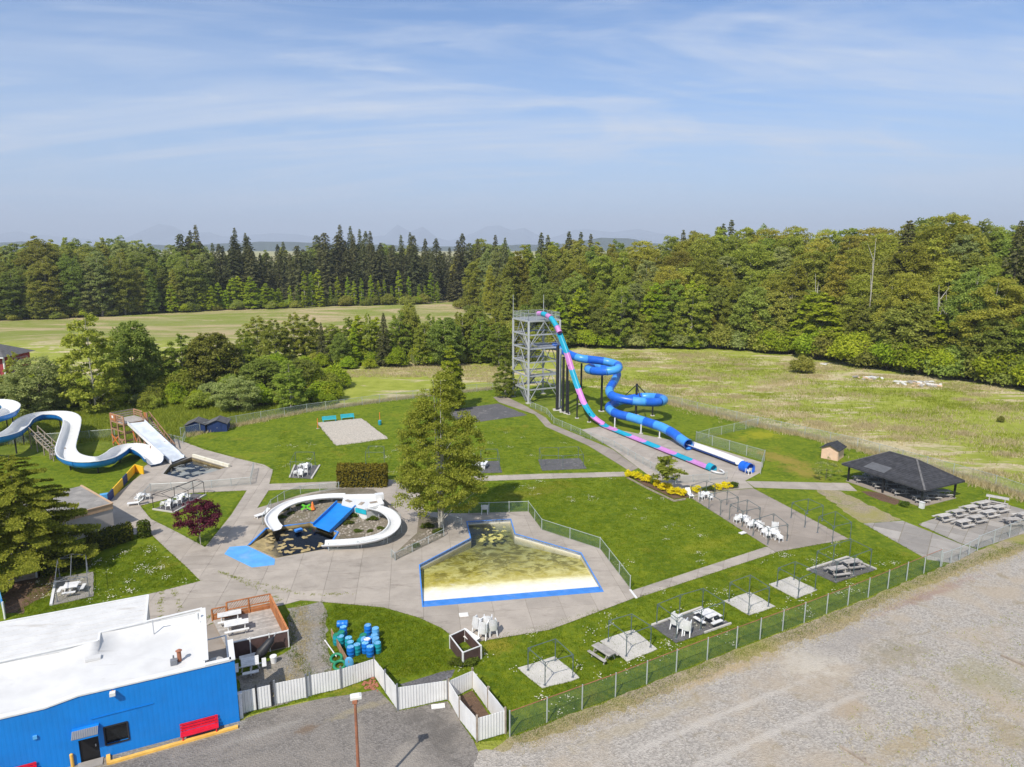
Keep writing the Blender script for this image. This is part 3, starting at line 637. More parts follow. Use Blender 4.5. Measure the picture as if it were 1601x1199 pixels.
def blobs(n, poly, z, rmin, rmax, keep=lambda p: 1.0, thick=0.012):
    xs = [p[0] for p in poly]; ys = [p[1] for p in poly]; m = MB(); tris = tess([poly]); cnt = 0; guard = 0
    def inside(x, y):
        c = False; k = len(poly)
        for i in range(k):
            a, b = poly[i], poly[(i + 1) % k]
            if (a[1] > y) != (b[1] > y) and x < (b[0] - a[0]) * (y - a[1]) / (b[1] - a[1]) + a[0]: c = not c
        return c
    while cnt < n and guard < n * 60:
        guard += 1; x, y = random.uniform(min(xs), max(xs)), random.uniform(min(ys), max(ys))
        if not inside(x, y) or random.random() > keep((x, y)): continue
        cnt += 1; r = random.uniform(rmin, rmax) * random.uniform(0.6, 1); k = 13; ph = [random.uniform(0, 6.3) for _ in range(3)]; st = random.uniform(0.45, 1); an = random.uniform(0, 3.1); pts = []
        for i in range(k):
            t = 2 * math.pi * i / k; q = r * (1 + 0.3 * math.sin(2 * t + ph[0]) + 0.22 * math.sin(3 * t + ph[1]) + 0.15 * math.sin(5 * t + ph[2]))
            dx, dy = q * math.cos(t), q * math.sin(t) * st; px, py = x + dx * math.cos(an) - dy * math.sin(an), y + dx * math.sin(an) + dy * math.cos(an)
            pts.append((px, py))
        if all(inside(*p) for p in pts): m.face([(p[0], p[1], z + random.uniform(0, thick)) for p in pts])
    return m
pool = thing('swimming_pool', 'large drained wading pool with blue rim and yellow algae beside the lawn', 'pool', MAIN_POOL[5])
inn = ring('coping', MAIN_POOL, 0.11, -0.2, 0.10, 'pool_blue', pool)
walls('pool_wall', inn, -3.0, 0.0, 'pool_wall', pool)
fa, fb = inn[5], inn[4]; ex = (fb - fa).normalized(); ey = Vector((-ex.y, ex.x, 0))
if ey.y < 0: ey = -ey
def vdist(p): return (Vector((p[0], p[1], 0)) - fa).dot(ey)
def floor_z(v): return 0.07 - 0.14 * v if v < 1.25 else -0.105 - 0.08 * (v - 1.25)
big = [fa - ex * 6 + ey * 0, fb + ex * 6, fb + ex * 6 + ey * 1.25, fa - ex * 6 + ey * 1.25]
mb = MB().face([(p.x, p.y, floor_z(vdist(p))) for p in [fa, fb, fb.lerp(inn[3], 1.25 / max(0.1, vdist(inn[3]))), fa.lerp(inn[6], 1.25 / vdist(inn[6]))]]); mb.build('beach_step', 'pool_blue', pool)
m = MB()
for t in tess([inn]):
    q = clip([(p.x, p.y) for p in t], -ey.x, -ey.y, -(fa.dot(ey) + 1.25))
    if len(q) > 2:
        if area2(q) < 0: q = q[::-1]
        m.face([(p[0], p[1], floor_z(vdist(p))) for p in q])
m.build('pool_floor', 'pool_floor', pool, fix=False)
wl = -0.34
wp = inset(MAIN_POOL, 0.09); m = MB()
for t in tess([wp]):
    q = clip([(p.x, p.y) for p in t], -ey.x, -ey.y, -(fa.dot(ey) + 3.0))
    if len(q) > 2:
        if area2(q) < 0: q = q[::-1]
        m.face([(p[0], p[1], wl) for p in q]); m.face([(p[0], p[1], -2.6) for p in q][::-1])
m.build('water', 'water_pool', pool, fix=False)
neck = at(768, 830)
o = blobs(26, inset(MAIN_POOL, 0.6), wl + 0.006, 0.15, 0.6, lambda p: 0.0 if vdist(p) < 13.5 else 1.0).build('algae_mat', 'algae', pool, fix=False); o['kind'] = 'stuff'

kid = thing('childrens_pool', 'small dark splash pool with brown scum and blue rim below the kiddie slides', 'pool', KID_POOL[0])
inn = inset(KID_POOL, 0.2); mb = MB()
for i in range(len(KID_POOL)):
    j = (i + 1) % len(KID_POOL)
    if i in (4, 5): continue
    a, b, c, e = KID_POOL[i], KID_POOL[j], inn[j], inn[i]
    mb.face([(a.x, a.y, 0.14), (b.x, b.y, 0.14), (c.x, c.y, 0.14), (e.x, e.y, 0.14)]); mb.face([(a.x, a.y, 0), (b.x, b.y, 0), (b.x, b.y, 0.14), (a.x, a.y, 0.14)]); mb.face([(e.x, e.y, 0.14), (c.x, c.y, 0.14), (c.x, c.y, -0.15), (e.x, e.y, -0.15)])
mb.build('coping', 'pool_blue', kid)
walls('pool_wall', inset(KID_POOL, 0.22), -1.2, 0.06, 'tan_stain', kid)
sheet('pool_floor', inset(KID_POOL, 0.12), -0.75, 'dark_floor', (), kid)
m = MB().prism(inset(KID_POOL, 0.2), -1.1, -0.22, True, True); m.build('water', 'water_dark', kid)
a, b, c = at(389, 853), at(431, 873), at(416, 829)
lowp = inset(KID_POOL, 0.5)
o = blobs(46, lowp, -0.212, 0.15, 0.6, lambda p: 1.0 if (Vector((p[0], p[1], 0)) - at(405, 855)).length < 4.0 else 0.22).build('algae_mat', 'tan_stain', kid, fix=False); o['kind'] = 'stuff'
m = MB().face([(p.x, p.y, z) for p, z in zip([KID_POOL[0].lerp(KID_POOL[1], 0.03), KID_POOL[5].lerp(KID_POOL[0], 0.03), KID_POOL[5].lerp(KID_POOL[3], 0.13), KID_POOL[1].lerp(KID_POOL[3], 0.10)], (0.03, 0.03, -0.40, -0.40))]); m.build('beach_step', 'tan_stain', kid)
pd = P((359, 856), (386, 854), (430, 875), (429, 884), (394, 888), (351, 867))
tag(MB().prism(pd, 0.02, 0.085).build('splash_pad', 'pad_blue'), 'flat light blue painted pad in front of the small splash pool', 'splash pad')

land = thing('landing_pool', 'murky landing pool below the wide white slide', 'pool', LAND_POOL[0])
inn = ring('coping', LAND_POOL, 0.25, -0.2, 0.09, 'concrete_old', land)
walls('pool_wall', inn, -1.4, 0.0, 'tan_stain', land); sheet('pool_floor', inset(LAND_POOL, 0.1), -1.0, 'murky_floor', (), land)
MB().prism(inset(LAND_POOL, 0.22), -1.3, -0.28, True, True).build('water', 'water_murky', land)
MB().bar(LAND_POOL[2].lerp(LAND_POOL[3], 0.04) + Vector((0, 0, 0.25)), LAND_POOL[3] + Vector((0, 0, 0.25)), 0.35, 0.5).build('parapet', 'pool_wall', land)
o = blobs(50, inset(LAND_POOL, 0.6), -0.272, 0.3, 1.0).build('algae_mat', 'murky_floor', land, fix=False); o['kind'] = 'stuff'

# ------------------------------------------------------------------ chain link fences
def chain_fence(label, pts, h=1.9, spacing=3.0, mat='chain_link', pr=0.045, rail=True, group=None, name='chain_link_fence', top='fence_post'):
    pts = [Vector(p) for p in pts]; root = thing(name, label, 'fence', pts[0], 0, group); pm = None
    inv = BASE[root.name].inverted(); m = MB(); m.uv = []; s = 0.0; rl = MB()
    for i in range(len(pts) - 1):
        a, b = pts[i], pts[i + 1]; L = (b - a).length; k = max(1, round(L / spacing))
        for j in range(k + (i == len(pts) - 2)):
            p = a.lerp(b, j / k)
            if pm is None: pm = MB().cyl((0, 0, 0), (0, 0, h + 0.08), pr, pr, 6).mesh('post'); pm.materials.append(MATS['fence_post'])
            o = bpy.data.objects.new('post', pm); C.objects.link(o); o.parent = root; o.location = inv @ p
        m.face([a + Vector((0, 0, 0.04)), b + Vector((0, 0, 0.04)), b + Vector((0, 0, h)), a + Vector((0, 0, h))]); m.uv += [(s, 0), (s + L, 0), (s + L, h), (s, h)]
        rl.cyl(a + Vector((0, 0, h)), b + Vector((0, 0, h)), 0.028, 0.028, 5); s += L
    m.build('mesh_panel', mat, root, fix=False)
    if rail: rl.build('top_rail', top, root)
    return root
FRONT = P((797, 1152), (855, 1130), (962, 1090), (1057, 1051), (1151, 1014), (1257, 974), (1357, 934), (1417, 908), (1470, 886))
chain_fence('long green chain link fence between the lawn and the gravel lot', FRONT, 1.9, 2.9, 'chain_green', 0.05, top='rust')
chain_fence('chain link fence beside the concrete picnic slab at the gravel lot edge', P((1528, 860), (1601, 831), (1660, 805)), 1.6, 3.0)
chain_fence('chain link gate across the cracked yard', P((1472, 886), (1500, 876), (1528, 861)), 1.5, 2.0)
chain_fence('back fence of chain link from the blue sheds to the tower', P((283, 684), (370, 664), (480, 645), (620, 626), (720, 615), (795, 607)), 1.7, 4.0)
chain_fence('chain link fence between the mown grass and the meadow on the right', P((1000, 619), (1090, 642), (1185, 666), (1340, 701), (1490, 743), (1556, 762), (1660, 799)), 1.7, 4.2)
chain_fence('short chain link fence joining the meadow fence to the slide run-out', P((1184, 667), (1108, 684), (1088, 690)), 1.5, 3.0)
chain_fence('chain link fence along the far side of the slide run-out', P((1088, 690), (1140, 705), (1195, 721), (1189, 741)), 1.7, 3.0)
chain_fence('low chain link fence between the tower path and the slide run-out', P((829, 636), (855, 647), (866, 662), (907, 680), (960, 700), (1005, 726), (1056, 757), (1136, 750)), 1.1, 2.6)
chain_fence('pool fence of chain link between the deck and the lawn', P((733, 803), (796, 801), (826, 800), (847, 829), (938, 859), (985, 921)), 1.35, 3.2, 'chain_green')
chain_fence('short chain link fence beside the birch planting bed', P((612, 872), (618, 877), (694, 839), (690, 812), (722, 822)), 0.9, 2.5)
chain_fence('curved chain link fence behind the left kiddie slide', P((411, 821), (424, 795), (445, 781), (470, 772), (530, 766)), 1.1, 2.0, 'chain_green')
chain_fence('low chain link fence curving round the right kiddie slide', P((514, 862), (560, 858), (606, 851), (628, 834), (626, 815), (610, 805)), 0.9, 2.4)
chain_fence('chain link fence round the landing pool deck', P((219, 789), (236, 769), (300, 766), (392, 758), (397, 735)), 1.1, 2.6)
chain_fence('chain link fence behind the left water slides', P((-60, 700), (100, 690), (180, 684)), 1.5, 3.5)
chain_fence('small chain link fence by the wide slide stairs', P((262, 688), (286, 694), (290, 685)), 1.1, 2.0)

# ================================================================== THE BLUE BUILDING
BO = at(375, 1128); BA = R(25.0); bu = Vector((math.cos(BA), math.sin(BA), 0)); bv = Vector((-math.sin(BA), math.cos(BA), 0))
def W(u, v, z): return BO + bu * u + bv * v + Vector((0, 0, z))
def onwall(x, y):
    d = ray(x, y); o = Vector((0, 0, CAM_H)) - BO; t = -o.dot(bv) / d.dot(bv); p = o + d * t; return p.dot(bu), p.z
bld = thing('blue_building', 'bright blue metal building with flat white roof in the lower left corner', 'building', BO, BA)
def ztop(u): return 4.75 if u > -9.0 else (4.45 if u < -10.8 else 4.45 + (u + 10.8) / 1.8 * 0.30)
d0, d1 = onwall(126, 1186), onwall(153, 1148); w0, w1 = onwall(166, 1165), onwall(199, 1129)
du0, du1, dz = d0[0], d1[0], d1[1] - 0.05; wu0, wu1, wz0, wz1 = w0[0], w1[0], w0[1], w1[1] + 0.05
m = MB(); cuts = [-26, -14, -10.8, -10.2, -9.6, -9.0, du0, du1, wu0, wu1, -3.0, 0.0]; cuts = sorted(set(cuts))
for a, b in zip(cuts, cuts[1:]):
    z0s = [(0, None)]
    if du0 < (a + b) / 2 < du1: z0s = [(dz, None)]
    if wu0 < (a + b) / 2 < wu1: z0s = [(0, wz0), (wz1, None)]
    for z0, z1 in z0s:
        za, zb = (ztop(a), ztop(b)) if z1 is None else (z1, z1)
        f, k = [W(a, 0, z0), W(b, 0, z0), W(b, 0, zb), W(a, 0, za)], [W(a, 0.2, z0), W(b, 0.2, z0), W(b, 0.2, zb), W(a, 0.2, za)]
        m.face(f); m.face(k[::-1]); m.face([f[3], f[2], k[2], k[3]])
        if z0 > 0: m.face([f[0], k[0], k[1], f[1]])
        if z1 is not None: pass
for u in (du0, du1): m.face([W(u, 0, 0), W(u, 0.2, 0), W(u, 0.2, dz), W(u, 0, dz)])
for u in (wu0, wu1): m.face([W(u, 0, wz0), W(u, 0.2, wz0), W(u, 0.2, wz1), W(u, 0, wz1)])
m.build('front_wall', 'blue_siding', bld, fix=False)
m = MB(); m.face([W(0, 0, 0), W(0, 2.4, 0), W(0, 2.4, 4.75), W(0, 0, 4.75)]); m.face([W(-0.25, 0.2, 0), W(-0.25, 2.4, 0), W(-0.25, 2.4, 4.75), W(-0.25, 0.2, 4.75)]); m.face([W(0, 2.4, 0), W(-0.25, 2.4, 0), W(-0.25, 2.4, 4.75), W(0, 2.4, 4.75)])
m.build('wing_wall', 'wall_blue', bld, fix=False)
MB().box(W(-0.125, 1.2, 4.79), (0.36, 2.6, 0.08), BA).box(W(-1.0, 0.1, 4.79), (1.6, 0.3, 0.08), BA).build('wing_cap', 'white_paint', bld)
m = MB()
for a, b in ((-26, -10.8), (-10.8, -9.0), (-9.0, -0.2)):
    m.face([W(a, -0.05, ztop(a) + 0.03), W(b, -0.05, ztop(b) + 0.03), W(b, 0.35, ztop(b) + 0.03), W(a, 0.35, ztop(a) + 0.03)]); m.face([W(a, -0.05, ztop(a) - 0.07), W(b, -0.05, ztop(b) - 0.07), W(b, -0.05, ztop(b) + 0.03), W(a, -0.05, ztop(a) + 0.03)])
m.build('roof_edge', 'white_paint', bld, fix=False)
# the membrane roof: flat in the middle, swept up to the rear and right parapets
us = [-26, -18, -13, -10.8, -9.9, -9.0, -8.45, -8.4, -7, -5, -4, -3.1, -2.4, -2.0, -1.8]; rows = []
for vv in (0.30, 1.5, 3.0, 4.2, 4.9, 5.5, 5.9, 6.75):
    r = []
    for u in us:
        dep = 5.75 if u <= -8.45 else 6.75; v = min(vv, dep); z = min(ztop(u) - 0.02, 4.68) - 0.05 * (v < 0.4)
        k = max(0.0, (v - (dep - 1.6)) / 1.6); z += 0.42 * k * k
        k2 = max(0.0, (u + 3.2) / 1.4); z += 0.34 * min(1, k2) ** 2 * min(1, v / 1.2) * (1 - 0.5 * k)
        r.append(W(u, v, z + 0.03 * math.sin(u * 1.3 + v)))
    rows.append(r)
MB().strip(rows).build('membrane_roof', 'roof_white', bld, smooth=True)
m = MB()
m.face([W(-1.8, 0.2, 0), W(-1.8, 6.75, 0), W(-1.8, 6.75, 5.4), W(-1.8, 0.2, 4.9)])
m.face([W(-1.8, 6.78, 0), W(-8.4, 6.78, 0), W(-8.4, 6.78, 5.1), W(-1.8, 6.78, 5.35)]); m.face([W(-8.42, 6.78, 2), W(-8.42, 5.78, 2), W(-8.42, 5.78, 4.9), W(-8.42, 6.78, 5.1)]); m.face([W(-8.4, 5.78, 2), W(-26, 5.78, 2), W(-26, 5.78, 4.8), W(-8.4, 5.78, 5.05)])
m.build('rear_wall', 'white_paint', bld, fix=False)
MB().bar(W(-1.74, 0.3, 4.98), W(-1.74, 6.8, 5.42), 0.34, 0.06).bar(W(-1.8, 6.8, 5.45), W(-8.45, 6.8, 5.17), 0.16, 0.06).bar(W(-8.45, 5.8, 5.1), W(-26, 5.8, 4.9), 0.16, 0.06).bar(W(-8.45, 5.8, 5.1), W(-8.45, 6.8, 5.16), 0.14, 0.06).build('parapet_cap', 'white_paint', bld)
annex_roof = MB()
annex_roof.face([W(-5.9, 6.85, 3.5), W(-5.9, 14.4, 3.66), W(-26, 14.4, 3.66), W(-26, 5.85, 3.5)]); ar = annex_roof.build('annex_roof', 'roof_white', bld, fix=False)
for k in range(11): MB().bar(W(-26, 6.9 + 0.74 * k, 3.515 + 0.0155 * k), W(-5.9, 6.9 + 0.74 * k, 3.515 + 0.0155 * k), 0.04, 0.03).build('roof_seam', 'roof_white', bld)
m = MB(); m.face([W(-5.92, 6.8, 0), W(-5.92, 14.35, 0), W(-5.92, 14.35, 3.62), W(-5.92, 6.8, 3.46)]); m.face([W(-5.9, 14.36, 0), W(-26, 14.36, 0), W(-26, 14.36, 3.62), W(-5.9, 14.36, 3.62)]); m.build('annex_wall', 'white_paint', bld, fix=False)
MB().bar(W(-5.86, 6.85, 3.5), W(-5.86, 14.45, 3.66), 0.14, 0.16).bar(W(-5.86, 14.45, 3.66), W(-26, 14.45, 3.66), 0.14, 0.16).build('annex_fascia', 'white_paint', bld)
# door, window, awning, lamp
dr = MB().box(W((du0 + du1) / 2, 0.14, dz / 2), (du1 - du0 - 0.02, 0.06, dz - 0.02), BA).build('door', 'door_dark', bld); MB().box(W(du1 - 0.2, 0.09, 1.0), (0.06, 0.06, 0.16), BA).build('handle', 'steel', dr)
MB().box(W((du0 + du1) / 2, -0.35, 0.05), (du1 - du0 + 0.3, 0.7, 0.1), BA).build('door_step', 'concrete_old', bld)
wn_ = MB().box(W((wu0 + wu1) / 2, 0.16, (wz0 + wz1) / 2), (wu1 - wu0, 0.04, wz1 - wz0), BA).build('window', 'glass_dark', bld)
fr = MB(); t_ = 0.08
for (ua, za, ub, zb) in ((wu0, wz0, wu1, wz0), (wu0, wz1, wu1, wz1), (wu0, wz0, wu0, wz1), (wu1, wz0, wu1, wz1)): fr.bar(W(ua, -0.015, za), W(ub, -0.015, zb), t_, t_)
fr.build('frame', 'black_steel', wn_)
ax0, ax1 = onwall(114, 1151)[0], onwall(156, 1140)[0]; az = onwall(150, 1131)[1]
m = MB(); aw = [(0, az), (-0.25, az - 0.03), (-0.75, az - 0.30), (-0.75, az - 0.40)]
m.strip([[W(ax0, v, z) for v, z in aw], [W(ax1, v, z) for v, z in aw]]); m.face([W(ax0, 0, az - 0.4)] + [W(ax0, v, z) for v, z in aw]); m.face([W(ax1, 0, az - 0.4)] + [W(ax1, v, z) for v, z in aw]); awn = m.build('awning', 'wall_blue', bld, fix=False)
m = MB()
for k in range(15): u = ax0 + 0.06 + (ax1 - ax0 - 0.12) * k / 14; m.bar(W(u, -0.27, az - 0.01), W(u, -0.76, az - 0.27), (ax1 - ax0) / 15 - 0.02, 0.03)
m.build('awning_slats', 'steel_dark', awn)
lu, lz = onwall(176, 1078); l = MB().box(W(lu, -0.22, lz - 0.15), (0.32, 0.32, 0.22), BA).build('flood_lamp', 'white_paint', bld); MB().bar(W(lu, 0, lz - 0.05), W(lu, -0.15, lz - 0.12), 0.08).build('bracket', 'rust', l)
cu0, cz0 = onwall(142, 1124); cu1, cz1 = onwall(240, 1099); MB().bar(W(cu0, -0.03, cz0), W(cu1, -0.03, cz1), 0.04).build('conduit', 'wall_blue', bld)
bu_, bz_ = onwall(55, 1152); MB().box(W(bu_, -0.05, bz_), (0.22, 0.1, 0.22), BA).build('meter_box', 'barrel_pale', bld)
# roof clutter
rp = at(281, 1033, 4.7); MB().cyl(rp, rp + Vector((0, 0, 0.75)), 0.14, 0.14, 8).cyl(rp + Vector((0, 0, 0.75)), rp + Vector((0, 0, 0.86)), 0.22, 0.05, 8).build('roof_vent', 'rust', bld)
rp = at(272, 1038, 4.7); MB().box(rp + Vector((0, 0, 0.15)), (0.4, 0.35, 0.35), BA).cyl(rp + Vector((-0.1, 0.2, 0)), rp + Vector((-0.1, 0.2, 0.5)), 0.07, 0.05, 6).build('roof_vent', 'steel_dark', bld)
rp = at(146, 1030, 4.7); MB().box(rp + Vector((0, 0, 0.06)), (0.9, 0.45, 0.16), BA).build('roof_hatch', 'roof_white', bld)
rp = at(240, 985, 5.05); MB().cyl(rp + Vector((0, 0, -0.3)), rp + Vector((0, 0, 0.75)), 0.04, 0.04, 6).bar(rp + Vector((0, 0, 0.7)), rp + bu * 0.5 + Vector((0, 0, 0.65)), 0.05).build('roof_pipe', 'steel', bld)
rp = at(309, 968, 5.3); MB().cyl(rp, rp + Vector((0, 0, 0.5)), 0.12, 0.12, 8).build('roof_pipe', 'white_paint', bld)
rp = at(338, 1036, 4.1); MB().cyl(rp + Vector((0, 0, -4.0)), rp + Vector((0, 0, 0.15)), 0.48, 0.48, 16).cyl(rp + Vector((0, 0, 0.15)), rp + Vector((0, 0, 0.28)), 0.50, 0.12, 16).build('tank', 'concrete_pale', bld)
MB().bar(W(-0.35, 2.5, 2.6), W(-0.35, 7.2, 2.6), 0.10).bar(W(-0.35, 7.2, 0), W(-0.35, 7.2, 2.6), 0.10).bar(W(-1.8, 7.15, 2.6), W(-0.35, 7.2, 2.6), 0.08).build('gutter', 'white_paint', bld)
MB().box(W(-1.3, 3.6, 0.5), (0.8, 0.7, 1.0), BA).build('utility_box', 'steel_dark', bld)

structure(sheet('wall_strip', [W(-26, -1.0, 0), W(-0.1, -1.0, 0), W(0.6, 0.0, 0), W(-26, 0.0, 0)], 0.036, 'dirt_gravel'))
structure(sheet('porch_slab', P((296, 990), (334, 975), (364, 1033), (372, 1062), (345, 1075)), 0.045, 'concrete_brown'))
kb = thing('yellow_kerb', 'yellow painted kerb along the foot of the blue wall', 'kerb', at(170, 1192))
MB().bar(at(170, 1193, 0.10), at(372, 1136, 0.10), 0.24, 0.18).build('kerb_run', 'kerb_yellow', kb); MB().bar(at(169, 1178, 0.10), at(170, 1194, 0.10), 0.22, 0.17).build('kerb_return', 'kerb_yellow', kb)
p = at(114, 1199); tag(MB().cyl(p, p + Vector((0, 0, 0.9)), 0.1, 0.1, 10).cyl(p + Vector((0, 0, 0.9)), p + Vector((0, 0, 0.95)), 0.1, 0.03, 10).build('bollard', 'kerb_yellow'), 'yellow bollard beside the dark door of the blue building', 'bollard')

def bench(label, a, b, mat='red_paint', name='bench', group=None, back=True, n=3):
    """slatted bench standing between ground points a and b, back towards the left of a->b"""
    a, b = Vector(a), Vector(b); d = (b - a); L = d.length; d.normalize(); s = Vector((-d.y, d.x, 0)); t = thing(name, label, 'bench', (a + b) / 2, math.atan2(d.y, d.x), group)
    for k in range(n): MB().bar(a + s * (-0.2 + 0.18 * k) + Vector((0, 0, 0.45)), b + s * (-0.2 + 0.18 * k) + Vector((0, 0, 0.45)), 0.16, 0.05).build('seat_slat', mat, t)
    if back:
        for k in range(n): MB().bar(a + s * (0.26 + 0.05 * k) + Vector((0, 0, 0.58 + 0.17 * k)), b + s * (0.26 + 0.05 * k) + Vector((0, 0, 0.58 + 0.17 * k)), 0.04, 0.14).build('back_slat', mat, t)
    for k in (0.06, 0.94):
        p = a.lerp(b, k); m = MB().bar(p + s * -0.22, p + s * -0.22 + Vector((0, 0, 0.43)), 0.07).bar(p + s * 0.24, p + s * (0.40 if back else 0.24) + Vector((0, 0, 0.98 if back else 0.43)), 0.07).bar(p + s * -0.26 + Vector((0, 0, 0.40)), p + s * 0.28 + Vector((0, 0, 0.40)), 0.06); m.build('leg', mat, t)
    return t
bench('red slatted bench against the blue wall near its right corner', W(onwall(283, 1150)[0], -0.45, 0.04), W(onwall(342, 1135)[0], -0.45, 0.04))
bu0 = onwall(58, 1196)[0]; bench('red bench half out of the picture left of the dark door', W(bu0 - 2.1, -0.45, 0.04), W(bu0, -0.45, 0.04))

# ------------------------------------------------------------------ deck beside the building
DK = [at(333, 974), at(424, 955), at(452, 1012), at(362, 1032)]
dk = thing('timber_deck', 'grey deck with cedar lattice railing and dark screen beside the blue building', 'deck', DK[0])
m = MB().prism(DK, 0.0, 0.22); m.build('deck_base', 'wood_stair', dk)
nb = 22
for k in range(nb):
    a, b = DK[0].lerp(DK[3], (k + 0.5) / nb), DK[1].lerp(DK[2], (k + 0.5) / nb); MB().bar(a + Vector((0, 0, 0.24)), b + Vector((0, 0, 0.24)), (DK[3] - DK[0]).length / nb - 0.02, 0.04).build('board', 'wood_weathered', dk)
def lattice(a, b, h, z0=0.0, mats=('wood_cedar', 'wood_cedar')):
    a, b = Vector(a), Vector(b); L = (b - a).length; d = (b - a).normalized(); U = Vector((0, 0, 1)); k = max(1, round(L / 1.7))
    for j in range(k + 1): MB().bar(a.lerp(b, j / k) + U * z0, a.lerp(b, j / k) + U * (z0 + h), 0.12).build('post', mats[0], dk)
    MB().bar(a + U * (z0 + h), b + U * (z0 + h), 0.16, 0.06).build('rail', mats[0], dk); MB().bar(a + U * (z0 + h * 0.52), b + U * (z0 + h * 0.52), 0.05, 0.10).build('rail', mats[0], dk); MB().bar(a + U * (z0 + 0.12), b + U * (z0 + 0.12), 0.05, 0.16).build('rail', mats[0], dk)
    for j in range(2): MB().bar(a + U * (z0 + 0.30 + 0.2 * j), b + U * (z0 + 0.30 + 0.2 * j), 0.03, 0.17).build('board', mats[0], dk)
    n = int(L / 0.22)
    for j in range(n):
        q = a + d * (L * (j + 0.1) / n); e = min(0.5, L - L * (j + 0.1) / n)
        MB().bar(q + U * (z0 + h * 0.55), q + d * e + U * (z0 + h * 0.55 + e / 0.5 * h * 0.42), 0.02, 0.035).build('lath', mats[1], dk)
lattice(DK[0].lerp(DK[1], 0.0), DK[0].lerp(DK[1], 0.24), 1.1, 0.2); lattice(DK[0].lerp(DK[1], 0.25), DK[1], 1.45, 0.2)
n = 16
for k in range(n):
    p = DK[1].lerp(DK[2], (k + 0.5) / n); MB().box(p + Vector((0, 0, 0.85)), (0.05, (DK[2] - DK[1]).length / n - 0.02, 1.35), math.atan2(*(DK[2] - DK[1]).yx) - R(90)).build('board', 'wood_cedar', dk)
MB().bar(DK[1] + Vector((0, 0, 1.58)), DK[2] + Vector((0, 0, 1.58)), 0.15, 0.06).build('rail', 'wood_cedar', dk)
for k in range(3):
    a, b = DK[2].lerp(DK[3], k / 3), DK[2].lerp(DK[3], (k + 1) / 3)
    MB().bar(a + Vector((0, 0, 0.78)), b + Vector((0, 0, 0.78)), 0.05, 1.35).build('screen', 'tarp_brown', dk); MB().cyl(a, a + Vector((0, 0, 1.6)), 0.06, 0.06, 6).build('post', 'white_paint', dk)
MB().bar(DK[2] + Vector((0, 0, 1.5)), DK[3] + Vector((0, 0, 1.5)), 0.12, 0.07).build('rail', 'white_paint', dk)

# ------------------------------------------------------------------ picnic tables
def make_picnic(mat, name='picnic_table'):
    t = thing(name, None, 'picnic table')
    for k in range(4): MB().box((0, -0.3 + 0.2 * k, 0.76), (1.9, 0.18, 0.045)).build('plank', mat, t)
    for s in (-1, 1):
        MB().box((0, s * 0.72, 0.45), (1.9, 0.27, 0.05)).build('seat', mat, t)
    for s in (-1, 1):
        MB().bar((s * 0.62, -0.72, 0.40), (s * 0.62, 0.72, 0.40), 0.05, 0.10).bar((s * 0.66, -0.25, 0.74), (s * 0.66, -0.62, 0.0), 0.05, 0.10).bar((s * 0.66, 0.25, 0.74), (s * 0.66, 0.62, 0.0), 0.05, 0.10).bar((s * 0.62, -0.36, 0.71), (s * 0.62, 0.36, 0.71), 0.05, 0.08).build('leg_frame', mat, t)
    return t
def make_square(mat):
    t = thing('square_picnic_table', None, 'picnic table')
    for k in range(5): MB().box((0, -0.48 + 0.24 * k, 0.76), (1.2, 0.22, 0.05)).build('plank', mat, t)
    for k in range(4):
        a = k * math.pi / 2; c, s = math.cos(a), math.sin(a); MB().box((c * 0.95, s * 0.95, 0.45), (0.3, 1.1, 0.06), a).build('seat', mat, t)
        MB().bar((c * 0.9, s * 0.9, 0.42), (c * 0.2, s * 0.2, 0.42), 0.07, 0.09).bar((c * 0.42 - s * 0.1, s * 0.42 + c * 0.1, 0.74), (c * 0.62, s * 0.62, 0.0), 0.08).build('leg', mat, t)
    return t
PT = {k: make_picnic(k) for k in ('wood_table', 'wood_white', 'wood_weathered')}; SQ = make_square('wood_white'); used = set()
def place(proto, loc, rz, label, group=None, scale=1.0):
    if proto.name not in used:
        used.add(proto.name); o = proto; o.location = loc; o.rotation_euler = (0, 0, rz); o.scale = (scale,) * 3; o['label'] = label
        if group: o['group'] = group
        return o
    return copy_tree(proto, loc, rz, scale, label, group)
Z24 = Vector((0, 0, 0.26))
place(PT['wood_white'], at(360, 976) + Z24, R(23), 'long pale table on the deck nearer to the cedar lattice railing', 'tables on the deck')
place(PT['wood_white'], at(371, 991) + Z24, R(23), 'long pale table on the deck nearer to the dark screen', 'tables on the deck')
place(SQ, at(392, 1049) + Vector((0, 0, 0.03)), R(22), 'square white table with four seats between the deck and the gate', 'square white tables', 1.05)
bench('backless pale bench pushed against the deck screen', at(375, 1037), at(407, 1029), 'wood_white', back=False)
place(SQ, at(113, 927) + Vector((0, 0, 0.08)), R(18), 'square white table on the paved pad behind the white roof', 'square white tables')
place(SQ, at(1106, 973) + Vector((0, 0, 0.08)), R(-58), 'square white table on the dark pad next to stacked white chairs', 'square white tables', 1.08)
place(PT['wood_weathered'], at(943, 1029) + Vector((0, 0, 0.03)), R(-52), 'weathered picnic table standing on the grass between two pale pads', 'wooden picnic tables on the lawn')
for k, (x, y) in enumerate(((1308, 900), (1331, 889))):
    place(PT['wood_weathered'], at(x, y) + Vector((0, 0, 0.08)), R(14), ('nearer', 'farther')[k] + ' picnic table on the dark pad nearest the cracked yard', 'wooden picnic tables on the lawn')
names = ['first', 'second', 'third', 'fourth', 'fifth', 'sixth', 'seventh', 'eighth', 'ninth', 'tenth']
for k, (x, y) in enumerate(((1475, 815), (1496, 808), (1516, 801), (1535, 794.5))):
    place(PT['wood_table'], at(x, y) + Vector((0, 0, 0.06)), R(20), names[k] + ' picnic table from the left in the rear row on the concrete slab', 'picnic tables on the slab')
